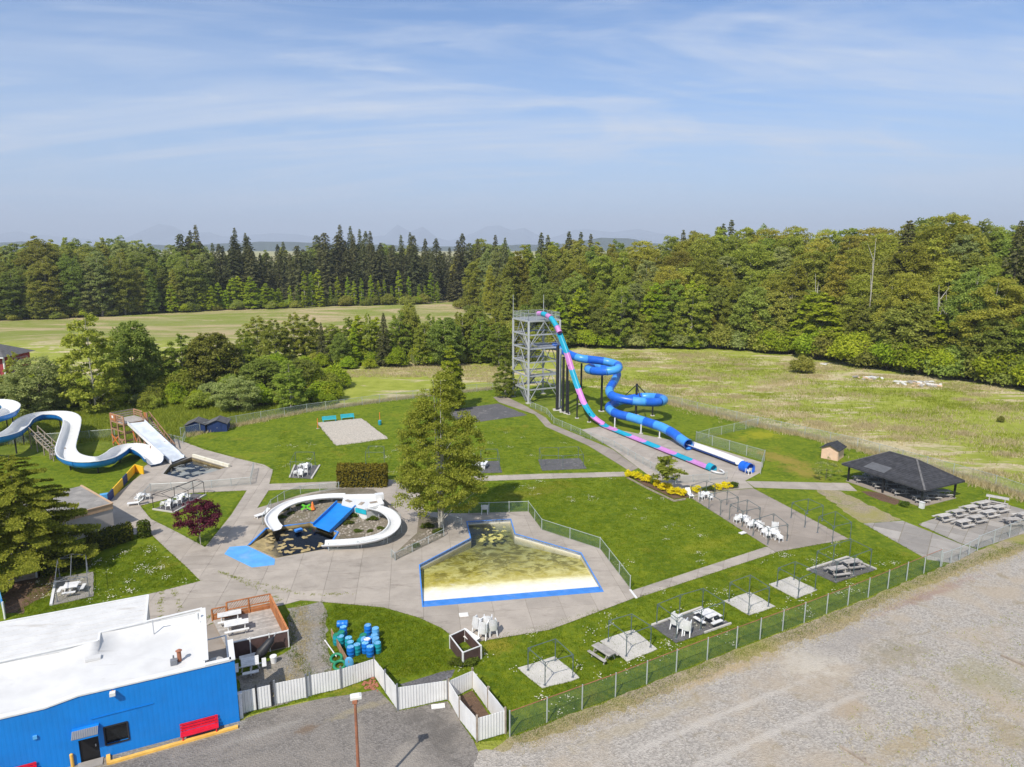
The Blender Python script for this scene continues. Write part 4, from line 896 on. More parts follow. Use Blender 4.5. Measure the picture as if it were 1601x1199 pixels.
for k, (x, y) in enumerate(((1505, 824), (1526, 817), (1545, 809), (1561, 801))):
    place(PT['wood_table'], at(x, y) + Vector((0, 0, 0.06)), R(20), names[k] + ' picnic table from the left in the front row on the concrete slab', 'picnic tables on the slab')
place(PT['wood_table'], at(1558, 789) + Vector((0, 0, 0.06)), R(-38), 'long picnic table at the far corner of the concrete slab', 'picnic tables on the slab', 1.25)
place(PT['wood_weathered'], at(1582, 821) + Vector((0, 0, 0.06)), R(6), 'broken picnic table standing apart at the right of the concrete slab', 'picnic tables on the slab')
place(PT['wood_table'], at(1600, 812) + Vector((0, 0, 0.06)), R(20), 'picnic table cut off by the right edge of the picture', 'picnic tables on the slab')

# ------------------------------------------------------------------ shelter with hipped roof
pav = thing('picnic_shelter', 'open picnic shelter with dark hipped shingle roof', 'shelter', at(1445, 793))
ez, rzg = 2.45, 4.75
ef, el, er = at(1446, 767, ez), at(1316, 725, ez), at(1506, 751, ez); eu = (el - ef); ew = eu.normalized(); en = Vector((-ew.y, ew.x, 0))
if en.dot(er - ef) < 0: en = -en
WD = (er - ef).dot(en); LN = eu.length
def Q(s, n, z): return Vector((ef.x, ef.y, 0)) + ew * s + en * n + Vector((0, 0, z))
hipn = WD / 2; r0, r1 = hipn * 1.0, LN - hipn * 1.0
slab_z = 0.1
MB().prism([Q(0.5, 0.5, 0), Q(LN - 0.5, 0.5, 0), Q(LN - 0.5, WD - 0.5, 0), Q(0.5, WD - 0.5, 0)], 0.0, slab_z).build('floor_slab', 'concrete_brown', pav)
roof = MB(); A, B, D, E_ = Q(0, 0, ez), Q(LN, 0, ez), Q(LN, WD, ez), Q(0, WD, ez); r_a, r_b = Q(r0, hipn, rzg), Q(r1, hipn, rzg)
for f in ((A, B, r_b, r_a), (B, D, r_b), (D, E_, r_a, r_b), (E_, A, r_a)): roof.face([p + Vector((0, 0, 0)) for p in f]); roof.face([p - Vector((0, 0, 0.16)) for p in f][::-1])
for a, b in ((A, B), (B, D), (D, E_), (E_, A)): roof.face([a - Vector((0, 0, 0.16)), b - Vector((0, 0, 0.16)), b, a])
rf = roof.build('roof', 'shingle', pav, fix=False)
def courses(a, b, c, d, n):
    """shingle courses: overlapping strips from the eave a-b up to the ridge d-c"""
    nn = (b - a).cross(d - a).normalized(); nn = nn if nn.z > 0 else -nn
    for k in range(n):
        t0, t1 = k / n, min(1, (k + 1.12) / n); m = MB()
        p, q, r, s = a.lerp(d, t0), b.lerp(c, t0), b.lerp(c, t1), a.lerp(d, t1)
        m.face([p + nn * 0.045, q + nn * 0.045, r + nn * 0.012, s + nn * 0.012]); m.face([p + nn * 0.003, q + nn * 0.003, q + nn * 0.045, p + nn * 0.045]); m.build('shingle_course', 'shingle', rf, fix=False)
courses(A, B, r_b, r_a, 16); courses(B, D, r_b + (D - B) * 0.001, r_b, 16); courses(E_, A, r_a + (A - E_) * 0.001, r_a, 16); courses(D, E_, r_a, r_b, 16)
for a, b in ((A, r_a), (B, r_b), (D, r_b), (E_, r_a), (r_a, r_b)): MB().bar(a + Vector((0, 0, 0.05)), b + Vector((0, 0, 0.06)), 0.22, 0.05).build('ridge_cap', 'shingle_grey', rf)
pn = (B - A).cross(r_a - A).normalized(); pn = pn if pn.z > 0 else -pn
def onroof(s, t): return A.lerp(B, s).lerp(r_a.lerp(r_b, s), t) + pn * 0.062
MB().face([onroof(0.50, 0.14), onroof(0.78, 0.14), onroof(0.80, 0.42), onroof(0.46, 0.42)]).build('repair_patch', 'shingle_patch', rf, fix=False)
for s in (0.7, LN / 2, LN - 0.7):
    for n_ in (0.7, WD - 0.7): MB().box(Q(s, n_, slab_z + (ez - slab_z) / 2 + 0.02), (0.2, 0.2, ez - slab_z + 0.04), math.atan2(ew.y, ew.x)).build('post', 'black_steel', pav)
for n_ in (0.7, WD - 0.7): MB().bar(Q(0.5, n_, ez - 0.2), Q(LN - 0.5, n_, ez - 0.2), 0.12, 0.22).build('beam', 'black_steel', pav)
pr = math.atan2(ew.y, ew.x)
k = 0
for row, nn in enumerate((0.24, 0.52, 0.80)):
    for col in range(4):
        place(PT['wood_table'], Q(1.7 + col * (LN - 3.4) / 3, WD * nn, slab_z), pr + R(62), f'{names[col]} picnic table from the near end in the {("front", "middle", "rear")[row]} row under the shelter', 'picnic tables under the shelter')
p = Q(0.3, 0.25, 0); cb = thing('electric_cabinet', 'small white cabinet at the foot of the shelter corner post', 'cabinet', p, pr); MB().box(p + Vector((0, 0, 0.4)), (0.5, 0.4, 0.8), pr).build('body', 'white_paint', cb); MB().box(p + Vector((0, 0, 0.82)), (0.58, 0.48, 0.05), pr).build('lid', 'white_paint', cb)

# ------------------------------------------------------------------ sheds
def shed(label, o, u, n, wu, dn, wh, rh, wall_m, roof_m, ov=0.25, group=None, door='front'):
    """gabled shed; front-left corner o, front along u (gable end), depth along n"""
    t = thing('shed', label, 'shed', o, math.atan2(u.y, u.x), group)
    def S(a, b, z): return o + u * a + n * b + Vector((0, 0, z))
    m = MB(); m.face([S(0, 0, 0), S(wu, 0, 0), S(wu, 0, wh), S(wu / 2, 0, wh + rh), S(0, 0, wh)]); m.face([S(0, dn, 0), S(wu, dn, 0), S(wu, dn, wh), S(wu / 2, dn, wh + rh), S(0, dn, wh)])
    for a in (0, wu): m.face([S(a, 0, 0), S(a, dn, 0), S(a, dn, wh), S(a, 0, wh)])
    m.build('wall', wall_m, t)
    k = rh / (wu / 2)
    for s in (0, 1):
        e = -ov if s == 0 else wu + ov; z = wh - ov * k; nc = 5
        for i in range(nc):
            a0, a1 = i / nc, (i + 1.1) / nc; x0, x1 = e + (wu / 2 - e) * a0, e + (wu / 2 - e) * min(1, a1); z0, z1 = z + (wh + rh - z) * a0, z + (wh + rh - z) * min(1, a1)
            m = MB(); m.face([S(x0, -ov, z0 + 0.09), S(x0, dn + ov, z0 + 0.09), S(x1, dn + ov, z1 + 0.06), S(x1, -ov, z1 + 0.06)]); m.face([S(x0, -ov, z0), S(x0, dn + ov, z0), S(x0, dn + ov, z0 + 0.09), S(x0, -ov, z0 + 0.09)])
            m.face([S(x0, -ov, z0), S(x1, -ov, z1), S(x1, -ov, z1 + 0.06), S(x0, -ov, z0 + 0.09)]); m.build('shingle_course', roof_m, t, fix=False)
    MB().bar(S(wu / 2, -ov, wh + rh + 0.07), S(wu / 2, dn + ov, wh + rh + 0.07), 0.2, 0.05).build('ridge_cap', roof_m, t)
    dw, dh = min(1.4, wu * 0.5), min(1.75, wh * 0.92); d_ = MB()
    for s in (-1, 1): MB().box(S(wu / 2 + s * dw / 4, -0.03, dh / 2 + 0.05), (dw / 2 - 0.03, 0.05, dh), math.atan2(u.y, u.x)).build('door', wall_m, t)
    MB().box(S(wu / 2, -0.07, dh * 0.55), (0.16, 0.03, 0.05), math.atan2(u.y, u.x)).build('handle', 'steel', t)
    for a in (0, wu): MB().bar(S(a, -0.02, 0), S(a, -0.02, wh), 0.09).build('corner_board', wall_m, t)
    return t
for k, (xl, yl, xr, yr) in enumerate(((291, 678, 321, 676.5), (325, 676, 355, 674.5))):
    a, b = at(xl, yl), at(xr, yr); u = (b - a).normalized(); n = Vector((-u.y, u.x, 0)); shed(('left', 'right')[k] + ' of the two dark blue garden sheds by the back fence', a, u, n, (b - a).length, 2.9, 1.5, 0.65, 'shed_blue', 'shingle_grey', group='blue sheds')
a, b, c = at(1284, 716), at(1309, 721), at(1330, 717.5); u = (b - a).normalized(); n = Vector((-u.y, u.x, 0)); shed('small beige shed with dark roof between the lawn and the meadow', a, u, n, (b - a).length, (c - b).length, 1.75, 0.55, 'shed_beige', 'shingle', 0.3)

# ------------------------------------------------------------------ low stucco building behind the cedar
c1, c2 = at(176, 787, 3.1), at(127, 759, 3.1); n = (c2 - c1).normalized(); u = Vector((n.y, -n.x, 0)); u = u if u.x < 0 else -u
DN = (c2 - c1).length; lb = thing('pump_house', 'low stucco building with flat grey roof behind the cedar', 'building', Vector((c1.x, c1.y, 0)))
def LB(a, b, z): return Vector((c1.x, c1.y, 0)) + u * a + n * b + Vector((0, 0, z))
lang = math.atan2(u.y, u.x)
MB().prism([LB(0.08, 0.08, 0), LB(10, 0.08, 0), LB(10, DN - 0.08, 0), LB(0.08, DN - 0.08, 0)], 0, 2.5).build('wall', 'stucco', lb)
MB().prism([LB(0, 0, 0), LB(10.5, 0, 0), LB(10.5, DN, 0), LB(0, DN, 0)], 2.45, 3.05, True, True).build('fascia', 'fascia_tan', lb)
MB().prism([LB(0.12, 0.12, 0), LB(10.4, 0.12, 0), LB(10.4, DN - 0.12, 0), LB(0.12, DN - 0.12, 0)], 3.0, 3.09).build('roof', 'roof_grey', lb)
MB().bar(LB(0.02, -0.02, 3.12), LB(0.02, DN + 0.02, 3.12), 0.2, 0.12).bar(LB(0, 0, 3.1), LB(10.5, 0, 3.1), 0.12, 0.09).build('roof_edge', 'fascia_tan', lb)
MB().box(LB(0.06, DN * 0.6, 1.0), (0.06, 0.95, 2.0), lang).build('door', 'door_dark', lb)

# ================================================================== WHITE BOARD FENCE, GATES AND LAMP BY THE CAR PARK
def board_fence(label, pts, hs, name='board_fence', post_mat='steel_dark', panel=2.5):
    pts = [Vector(p) for p in pts]; t = thing(name, label, 'fence', pts[0])
    for i in range(len(pts) - 1):
        a, b = pts[i], pts[i + 1]; L = (b - a).length; k = max(1, round(L / panel)); d = (b - a).normalized(); h0, h1 = hs[i], hs[i + 1]
        for j in range(k):
            p, q = a.lerp(b, j / k) + d * 0.05, a.lerp(b, (j + 1) / k) - d * 0.05; ha, hb = h0 + (h1 - h0) * j / k, h0 + (h1 - h0) * (j + 1) / k
            nb = max(3, round((q - p).length / 0.26)); s = Vector((-d.y, d.x, 0))
            for r in range(nb):
                f0, f1 = p.lerp(q, r / nb) + d * 0.002, p.lerp(q, (r + 1) / nb) - d * 0.002; z0, z1 = ha + (hb - ha) * r / nb, ha + (hb - ha) * (r + 1) / nb; o_ = s * random.uniform(-0.003, 0.003)
                m = MB(); lo, e = Vector((0, 0, 0.05 + random.uniform(0, 0.03))), s * 0.02; dz_ = random.uniform(-0.005, 0.005)
                A_ = [f0 + o_ + lo - e, f1 + o_ + lo - e, f1 + o_ - e + Vector((0, 0, z1 + dz_)), f0 + o_ - e + Vector((0, 0, z0 + dz_))]; B_ = [v + e * 2 for v in A_]
                m.face(A_); m.face(B_[::-1])
                for x in range(4): m.face([A_[x], B_[x], B_[(x + 1) % 4], A_[(x + 1) % 4]])
                m.build('board', 'panel_white', t)
            MB().box(a.lerp(b, j / k) + Vector((0, 0, (ha + 0.25) / 2)), (0.11, 0.11, ha + 0.25), math.atan2(d.y, d.x)).build('post', post_mat, t)
    MB().box(pts[-1] + Vector((0, 0, (hs[-1] + 0.25) / 2)), (0.11, 0.11, hs[-1] + 0.25)).build('post', post_mat, t)
    return t
board_fence('double gate of white boards next to the blue building', P((379, 1116), (426, 1104)), (1.75, 1.7), 'gate', 'black_steel', 1.2)
board_fence('white board fence panels between the gate and the barrels', P((431, 1102), (480, 1091), (486, 1088), (534, 1077), (586, 1058)), (1.7, 1.65, 1.65, 1.6, 1.5))
board_fence('white board fence running from the barrels towards the car park', P((586, 1058), (622, 1111)), (1.5, 1.85))
board_fence('straight white board fence in front of the lawn by the car park', P((622, 1111), (700, 1094)), (1.8, 1.55))
board_fence('white boarded bin enclosure at the corner of the car park', P((702, 1095), (719, 1126), (746, 1160), (790, 1147), (739, 1076), (702, 1095)), (1.55, 1.6, 1.75, 1.75, 1.45, 1.55), 'bin_enclosure', 'wood_stair')
structure(sheet('compost_floor', P((706, 1096), (738, 1080), (782, 1143), (748, 1154)), 0.045, 'mulch'))
p = at(378, 1122); tag(MB().box(p + Vector((0, 0, 0.95)), (0.22, 0.22, 1.9), BA).box(p + Vector((0, 0, 1.93)), (0.28, 0.28, 0.06), BA).build('gate_post', 'wood_white'), 'pale square post between the blue wall and the white gate', 'post')

lbase = at(563, 1262); lp = thing('lamp_post', 'rusty red lamp post with pale lamp head in the car park', 'lamp post', lbase)
ltop = Vector((lbase.x + 0.02, lbase.y, 7.0)); MB().cyl(lbase, ltop, 0.11, 0.075, 10).build('pole', 'rust', lp); MB().cyl(lbase, lbase + Vector((0, 0, 0.35)), 0.28, 0.24, 12).build('base', 'concrete_old', lp)
MB().box(ltop + Vector((0, 0, -0.05)), (0.26, 0.26, 0.24)).build('bracket', 'rust', lp); MB().box(ltop + Vector((0.02, 0.12, 0.13)), (0.62, 0.42, 0.14), R(15)).box(ltop + Vector((0.02, 0.12, 0.23)), (0.44, 0.28, 0.07), R(15)).build('lamp_head', 'white_paint', lp)

# brown lattice box and dirt
bx = thing('planter_box', 'small enclosure of dark brown panels with pale posts on the lawn edge', 'planter', at(722, 1040))
q = P((704, 1014), (727, 1003), (752, 1030), (724, 1041)); hh = 1.15
for i in range(4):
    a, b = q[i], q[(i + 1) % 4]; MB().bar(a + Vector((0, 0, 0.60)), b + Vector((0, 0, 0.60)), 0.04, 1.05).build('panel', 'tarp_brown', bx); MB().bar(a + Vector((0, 0, hh)), b + Vector((0, 0, hh)), 0.09, 0.06).build('rail', 'wood_white', bx); MB().box(a + Vector((0, 0, 0.6)), (0.12, 0.12, 1.2), R(30)).build('post', 'wood_white', bx)

# brown board edging behind the barrels
be = thing('timber_screen', 'brown board screen on the grass left of the barrels', 'screen', at(519, 993))
a, b = at(519, 996), at(546, 1046)
for k in range(5): MB().bar(a.lerp(b, k / 5) + Vector((0, 0, 0.35)), a.lerp(b, (k + 0.96) / 5) + Vector((0, 0, 0.35)), 0.05, 0.7).build('board', 'wood_redbrown', be)
for k in (0, 2.5, 5): MB().bar(a.lerp(b, k / 5), a.lerp(b, k / 5) + Vector((0, 0, 0.75)), 0.08).build('post', 'wood_stair', be)
p0, p1 = at(508, 1001, 0.15), at(526, 1026, 0.2); tag(MB().cyl(p0, p1, 0.05, 0.05, 6).cyl(p0, p0 + (p1 - p0) * 0.03, 0.07, 0.07, 6).build('pole', 'wood_white'), 'pale wooden pole lying on the grass beside the board screen', 'pole')
def torus(c, r, t, mat, label, name, cat, tilt=0.0):
    n = 22; path = [Vector((math.cos(2 * math.pi * k / n) * r, math.sin(2 * math.pi * k / n) * r * 1.0, math.sin(2 * math.pi * k / n) * tilt)) + Vector(c) for k in range(n + 1)]
    tag(MB().tube(path, t, 8, False).build(name, mat, smooth=True), label, cat)
torus(at(526, 1029, 0.12), 0.42, 0.12, 'hose_green', 'green swim ring on the grass nearer the board screen', 'swim_ring', 'ring', 0.1)
torus(at(531, 1040, 0.12), 0.42, 0.12, 'hose_green', 'green swim ring leaning behind the white fence', 'swim_ring', 'ring', 0.1)

# ------------------------------------------------------------------ barrels
def make_barrel(mat, top):
    t = thing('barrel', None, 'barrel'); r, h = 0.30, 0.88
    prof = [(0.27, 0.0), (0.29, 0.03), (r, 0.10), (r, 0.27), (0.315, 0.29), (r, 0.31), (r, 0.57), (0.315, 0.59), (r, 0.61), (r, 0.78), (0.285, 0.84), (0.285, h)]; n = 18; m = MB()
    m.strip([[(a * math.cos(2 * math.pi * k / n), a * math.sin(2 * math.pi * k / n), z) for k in range(n + 1)] for a, z in prof]); m.face([(0.27 * math.cos(2 * math.pi * k / n), 0.27 * math.sin(2 * math.pi * k / n), 0) for k in range(n)]); m.build('drum', mat, t, smooth=True)
    m = MB(); m.face([(0.28 * math.cos(2 * math.pi * k / n), 0.28 * math.sin(2 * math.pi * k / n), h - 0.03) for k in range(n)]); lid = m.build('lid', top, t, fix=False)
    for a in (0.6, 3.6): MB().cyl((0.18 * math.cos(a), 0.18 * math.sin(a), h - 0.03), (0.18 * math.cos(a), 0.18 * math.sin(a), h - 0.005), 0.04, 0.04, 8).build('bung', mat, lid)
    return t
BR = {'blue': make_barrel('barrel_blue', 'barrel_top'), 'pale': make_barrel('barrel_pale', 'barrel_top'), 'teal': make_barrel('barrel_teal', 'barrel_top'), 'white': make_barrel('barrel_blue', 'white_plastic'), 'green': make_barrel('barrel_teal', 'hose_green')}
def bz(x, y): return at(505 + x / 13.32, 955 + y / 13.32)
barrels = [('blue', 430, 530, 0, 'blue barrel standing under the lying barrel at the far left of the heap'), ('green', 385, 640, 0, 'green topped barrel third from the far left end of the heap'), ('green', 290, 700, 0, 'green topped barrel closest to the board screen'), ('teal', 375, 730, 0, 'teal barrel standing against the board screen'),
           ('teal', 540, 760, 0, 'teal barrel with pale lid at the middle left of the heap'), ('teal', 575, 850, 0, 'teal barrel behind the front left blue barrel'), ('green', 845, 700, 0, 'green topped barrel in the centre rear of the heap'), ('blue', 940, 495, 0, 'blue barrel standing farthest back in the heap'),
           ('pale', 1098, 560, 0, 'pale topped blue barrel right of the farthest one'), ('pale', 1075, 700, 0, 'pale topped barrel behind the barrel with white lid'), ('pale', 1105, 770, 0, 'pale topped barrel in the right cluster'), ('teal', 1140, 870, 0, 'teal barrel at the right front of the heap'),
           ('white', 925, 790, 0, 'blue barrel with a white ring shaped lid'), ('blue', 885, 870, 0, 'blue barrel just in front of the white lidded one'), ('blue', 985, 945, 0, 'blue barrel nearest the white fence'), ('teal', 715, 905, 0, 'slim teal barrel with pale top at the front of the heap'), ('blue', 580, 955, 0, 'blue barrel at the front left of the heap'),
           ('blue', 395, 345, 1, 'blue barrel lying on its side at the far left of the heap'), ('teal', 745, 690, 2, 'teal barrel tipped over in the middle of the heap'), ('blue', 1220, 620, 3, 'blue barrel tipped over at the right edge of the heap')]
for kind, x, y, lie, lab in barrels:
    o = place(BR[kind], bz(x, y) + Vector((0, 0, 0.02)), random.uniform(0, 6), lab, 'barrels heaped on the grass', 1.0)
    if lie == 1: o.rotation_euler = (0, R(90), R(5)); o.location = bz(300, 345) + Vector((0, 0, 0.32))
    if lie == 2: o.rotation_euler = (R(55), 0, R(40)); o.location += Vector((0.1, 0, 0.22))
    if lie == 3: o.rotation_euler = (R(90), 0, R(-60)); o.location += Vector((-0.5, -0.2, 0.32))
kc = at(546, 1036, 0.5); n = 14; m = MB(); m.strip([[kc + Vector((math.cos(2 * math.pi * k / n) * r * 0.35, -math.sin(2 * math.pi * k / n) * r * 0.12 + dz_ * 0.0, dz_)) + Vector((0.25 * dz_, 0, 0)) * 0 for k in range(n + 1)] for dz_, r in ((-0.5, 0.2), (-0.4, 0.8), (-0.1, 1.0), (0.25, 0.9), (0.45, 0.5), (0.5, 0.1))])
tag(m.build('float_board', 'barrel_pale', smooth=True), 'rounded light blue float leaning against the board screen', 'float')

# ------------------------------------------------------------------ white plastic furniture
def make_chair():
    m = MB(); m.box((0, 0, 0.42), (0.46, 0.46, 0.04)); n = 7
    rows = [[(-0.23 + 0.46 * k / (n - 1), 0.23 + 0.05 * (1 - (2 * k / (n - 1) - 1) ** 2) + dz_ * 0.22, 0.42 + dz_ * (1 - 0.12 * (2 * k / (n - 1) - 1) ** 2)) for k in range(n)] for dz_ in (0, 0.2, 0.45)]
    m.strip(rows); m.strip([[(x, y + 0.03, z) for x, y, z in r] for r in rows])
    for s in (-1, 1):
        m.bar((s * 0.26, -0.2, 0.64), (s * 0.26, 0.28, 0.66), 0.06, 0.035); m.box((s * 0.255, 0.06, 0.53), (0.03, 0.36, 0.22))
        m.bar((s * 0.26, -0.2, 0.64), (s * 0.27, -0.26, 0.0), 0.06, 0.04); m.bar((s * 0.22, 0.22, 0.42), (s * 0.25, 0.34, 0.0), 0.06, 0.04)
    o = m.build('plastic_chair', 'white_plastic', fix=False); tag(o, None, 'chair'); return o
CH = make_chair()
def chair(loc, rz, label, group, rx=0.0, scale=1.0):
    o = place(CH, loc, rz, label, group, scale); o.rotation_euler = (rx, 0, rz); return o
def make_round():
    t = thing('round_table', None, 'table'); n = 20
    MB().prism([(0.5 * math.cos(2 * math.pi * k / n), 0.5 * math.sin(2 * math.pi * k / n)) for k in range(n)], 0.69, 0.73, True, True).build('tabletop', 'white_plastic', t)
    for k in range(4): a = k * math.pi / 2 + 0.4; MB().bar((0.32 * math.cos(a), 0.32 * math.sin(a), 0.69), (0.44 * math.cos(a), 0.44 * math.sin(a), 0), 0.07).build('leg', 'white_plastic', t)
    return t
RT = make_round()
def patio(x, y, z, nm, group, n=4, rot=0.3):
    """a round table with chairs tipped forward onto it"""
    c = at(x, y) + Vector((0, 0, z)); place(RT, c, rot, f'round white plastic table {nm}', group)
    for k in range(n):
        a = rot + k * 2 * math.pi / n; chair(c + Vector((math.cos(a) * 0.72, math.sin(a) * 0.72, 0.01)), a - R(90) + math.pi, f'plastic chair at table {nm}', group, R(4))
def stack(x, y, z, n, nm, rz, group):
    c = at(x, y) + Vector((0, 0, z))
    for k in range(n): chair(c + Vector((math.cos(rz - R(90)) * 0.02 * k, math.sin(rz - R(90)) * 0.02 * k, 0.065 * k)), rz, f'plastic chair in the stack {nm}', group, 0.0, 1.25)
patio(1160, 817, 0.07, 'farthest from the path on the terrace', 'terrace set by the far frame'); patio(1181, 826, 0.07, 'between the two others on the terrace', 'terrace set in the middle'); patio(1203, 837, 0.07, 'nearest the path on the terrace', 'terrace set by the path'); patio(1211, 843, 0.07, 'at the terrace front beside the tall chair stack', 'terrace set at the front', 3, 0.9)
stack(1211, 832, 0.07, 5, 'on the terrace behind the front tables', R(160), 'stack on the terrace')
patio(1103, 780, 0.07, 'beside the yellow shrubs', 'patio set by the shrubs', 4, 0.6)
patio(265, 793, 0.1, 'on the left part of the pad by the purple tree', 'patio set by the purple tree'); patio(285, 783, 0.1, 'on the right part of the pad by the purple tree', 'second patio set by the purple tree', 4, 0.1)
patio(222, 782, 0.07, 'on the concrete beside the yellow wall', 'patio set by the yellow wall', 3)
patio(470, 744, 0.1, 'at the front of the pad on the far lawn', 'patio set on the far lawn', 4); patio(477, 734, 0.1, 'at the back of the pad on the far lawn', 'second patio set on the far lawn', 3, 0.9)
patio(748, 731, 0.1, 'half hidden behind the birch', 'patio set behind the birch', 3)
p = at(757, 732) + Vector((0, 0, 0.1)); tb = thing('long_table', 'white rectangular table on the pad right of the birch', 'table', p, R(80)); MB().box(p + Vector((0, 0, 0.72)), (1.9, 0.8, 0.06), R(80)).build('tabletop', 'white_plastic', tb)
for sx in (-0.8, 0.8): MB().box(p + Matrix.Rotation(R(80), 3, 'Z') @ Vector((sx, 0, 0.35)), (0.08, 0.6, 0.7), R(80)).build('leg', 'white_plastic', tb)
for k, (x, y, nn) in enumerate(((747, 990, 9), (756, 998, 9), (763, 988, 9), (770, 993, 8))): stack(x, y, 0.07, nn, ('at the left', 'at the front', 'at the rear', 'at the right') [k] + ' of the four on the pool deck', R(150 + 15 * k), 'stack %d on the pool deck' % (k + 1))
for k, (x, y, nn) in enumerate(((1056, 984, 9), (1066, 990, 8), (1073, 993, 7))): stack(x, y, 0.08, nn, ('farthest from', 'half way to', 'nearest to')[k] + ' the square white table', R(140 + 10 * k), 'stack %d on the dark pad' % (k + 1))
p = at(735, 1003); tb = thing('tipped_table', 'white plastic table lying on its side by the chair stacks', 'table', p + Vector((0, 0, 0.4)), R(20)); MB().bar(p + Vector((-0.7, 0.6, 0.62)), p + Vector((0.55, -0.5, 0.42)), 0.9, 0.05).build('tabletop', 'white_plastic', tb)
for sx in (-0.6, 0.45): MB().bar(p + Vector((sx, sx * -0.85, 0.5)), p + Vector((sx, sx * -0.85 - 0.1, 0.0)), 0.07).build('leg', 'white_plastic', tb)
chair(at(758, 803) + Vector((0, 0, 0.07)), R(180), 'single white chair facing the pool at the neck of the deck', None, 0, 1.5)
tag(MB().box(at(725, 961, 0.10), (0.8, 0.6, 0.06), R(10)).box(at(725, 961, 0.14), (0.6, 0.4, 0.04), R(10)).build('foam_mat', 'litter_white'), 'white mat lying on the concrete in front of the pool', 'mat')
tag(MB().box(at(685, 1104, 0.06), (0.95, 0.45, 0.05), R(10)).box(at(685, 1104, 0.10), (0.7, 0.3, 0.03), R(14)).build('white_board', 'litter_white'), 'white board lying on the asphalt by the white fence', 'board')
def lounger(x, y, rz, label):
    c = at(x, y) + Vector((0, 0, 0.06)); t = thing('sun_lounger', label, 'lounger', c, R(rz), 'white loungers')
    M_ = lambda a, b, z: c + Matrix.Rotation(R(rz), 3, 'Z') @ Vector((a, b, z))
    MB().bar(M_(-0.9, 0, 0.32), M_(0.35, 0, 0.32), 0.62, 0.05).build('seat', 'white_plastic', t); MB().bar(M_(0.35, 0, 0.33), M_(0.95, 0, 0.80), 0.62, 0.05).build('backrest', 'white_plastic', t)
    for a in (-0.75, 0.4):
        for b in (-0.27, 0.27): MB().bar(M_(a, b, 0.3), M_(a * 1.05, b, 0), 0.07).build('leg', 'white_plastic', t)
lounger(1078, 776, 95, 'white lounger at the terrace edge by the yellow shrubs'); lounger(212, 790, 20, 'white lounger on the concrete left of the canopy frame'); lounger(410, 808, 50, 'white lounger beside the curved fence of the kiddie slides')
tag(MB().box(at(1161, 833, 0.12), (0.8, 0.5, 0.08), R(30)).box(at(1161, 833, 0.18), (0.5, 0.3, 0.05), R(40)).build('white_tray', 'litter_white'), 'white tray lying at the terrace edge', 'tray')
p = at(428, 1036); bk = thing('bucket', 'white bucket on the dirt right of the square table', 'bucket', p); MB().cyl(p, p + Vector((0, 0, 0.55)), 0.2, 0.26, 14).build('pail', 'white_plastic', bk, smooth=False); MB().cyl(p + Vector((0, 0, 0.55)), p + Vector((0, 0, 0.6)), 0.28, 0.26, 14).build('lid', 'white_plastic', bk)
p = at(423, 1028); gl = thing('folded_umbrella', 'black folded umbrella leaning on the deck screen', 'umbrella', p)
MB().tube([p + Vector((-1.0, -0.5, 0.1)), p + Vector((-0.6, -0.2, 0.6)), p + Vector((0, 0.25, 1.3)), p + Vector((0.25, 0.4, 1.6))], [0.25, 0.42, 0.30, 0.06], 10).build('canopy', 'black_steel', gl, smooth=True); MB().cyl(p + Vector((0.2, 0.36, 1.5)), p + Vector((0.4, 0.5, 1.9)), 0.03, 0.03, 6).build('pole', 'steel', gl)

# ------------------------------------------------------------------ steel canopy frames
def canopy(label, bases, h=1.95, group='bare canopy frames', ridge=False, mat='frame_green', r=0.038):
    b = P(*bases); t = thing('canopy_frame', label, 'canopy frame', b[0], 0, group); n = len(b); U = Vector((0, 0, 1)); c = sum(b, Vector()) / n
    for p in b: MB().cyl(p, p + U * h, r, r, 8).build('post', mat, t); MB().box(p + U * 0.09, (0.2, 0.2, 0.03)).build('foot_plate', 'steel_dark', t)
    for i in range(n): MB().cyl(b[i] + U * h, b[(i + 1) % n] + U * h, r * 0.8, r * 0.8, 6).build('beam', mat, t)
    if ridge:
        k = n // 2; m0, m1 = (b[0] + b[-1]) / 2, (b[k - 1] + b[k]) / 2; rz = h + 0.32; MB().cyl(m0 + U * rz, m1 + U * rz, r * 0.8, r * 0.8, 6).build('ridge', mat, t)
        for i in range(n):
            p = b[i]; f = (p - m0).dot(m1 - m0) / (m1 - m0).length_squared; MB().cyl(p + U * h, m0.lerp(m1, max(0, min(1, f))) + U * rz, r * 0.7, r * 0.7, 6).build('rafter', mat, t)
    else:
        for i in range(n):
            a, p, e = b[i - 1], b[i], b[(i + 1) % n]
            for q in (a, e): MB().cyl(p + U * (h - 0.35), p.lerp(q, 0.35 / max(0.4, (q - p).length)) + U * h, r * 0.5, r * 0.5, 5).build('brace', mat, t)
    return t
canopy('canopy frame over the pale pad nearest the white enclosure', ((825.5, 1049), (868, 1034), (895.5, 1060), (852, 1072.5)))
canopy('canopy frame over the second pale pad along the green fence', ((951, 1004), (986.5, 993), (1017, 1013), (979, 1027)))
canopy('long six post canopy frame over the dark pad with chair stacks', ((1026.5, 977), (1062, 962), (1098, 951), (1130.5, 973), (1095, 986), (1057, 1000)))
canopy('canopy frame over the pale pad right of the square table', ((1139.5, 941), (1171, 929), (1201, 949), (1170, 961)))
canopy('canopy frame over the smallest pale pad', ((1214.5, 917.5), (1241, 907), (1274, 922.5), (1247.5, 935)))
canopy('long six post canopy frame over the dark pad with two picnic tables', ((1275, 892), (1302, 881), (1328, 872.5), (1360, 889), (1334, 899), (1306, 910)), 2.1)
canopy('canopy frame over the paved pad behind the white roof', ((90, 942), (94, 904), (138, 896), (140, 933)), 2.0, ridge=True, mat='steel_dark')
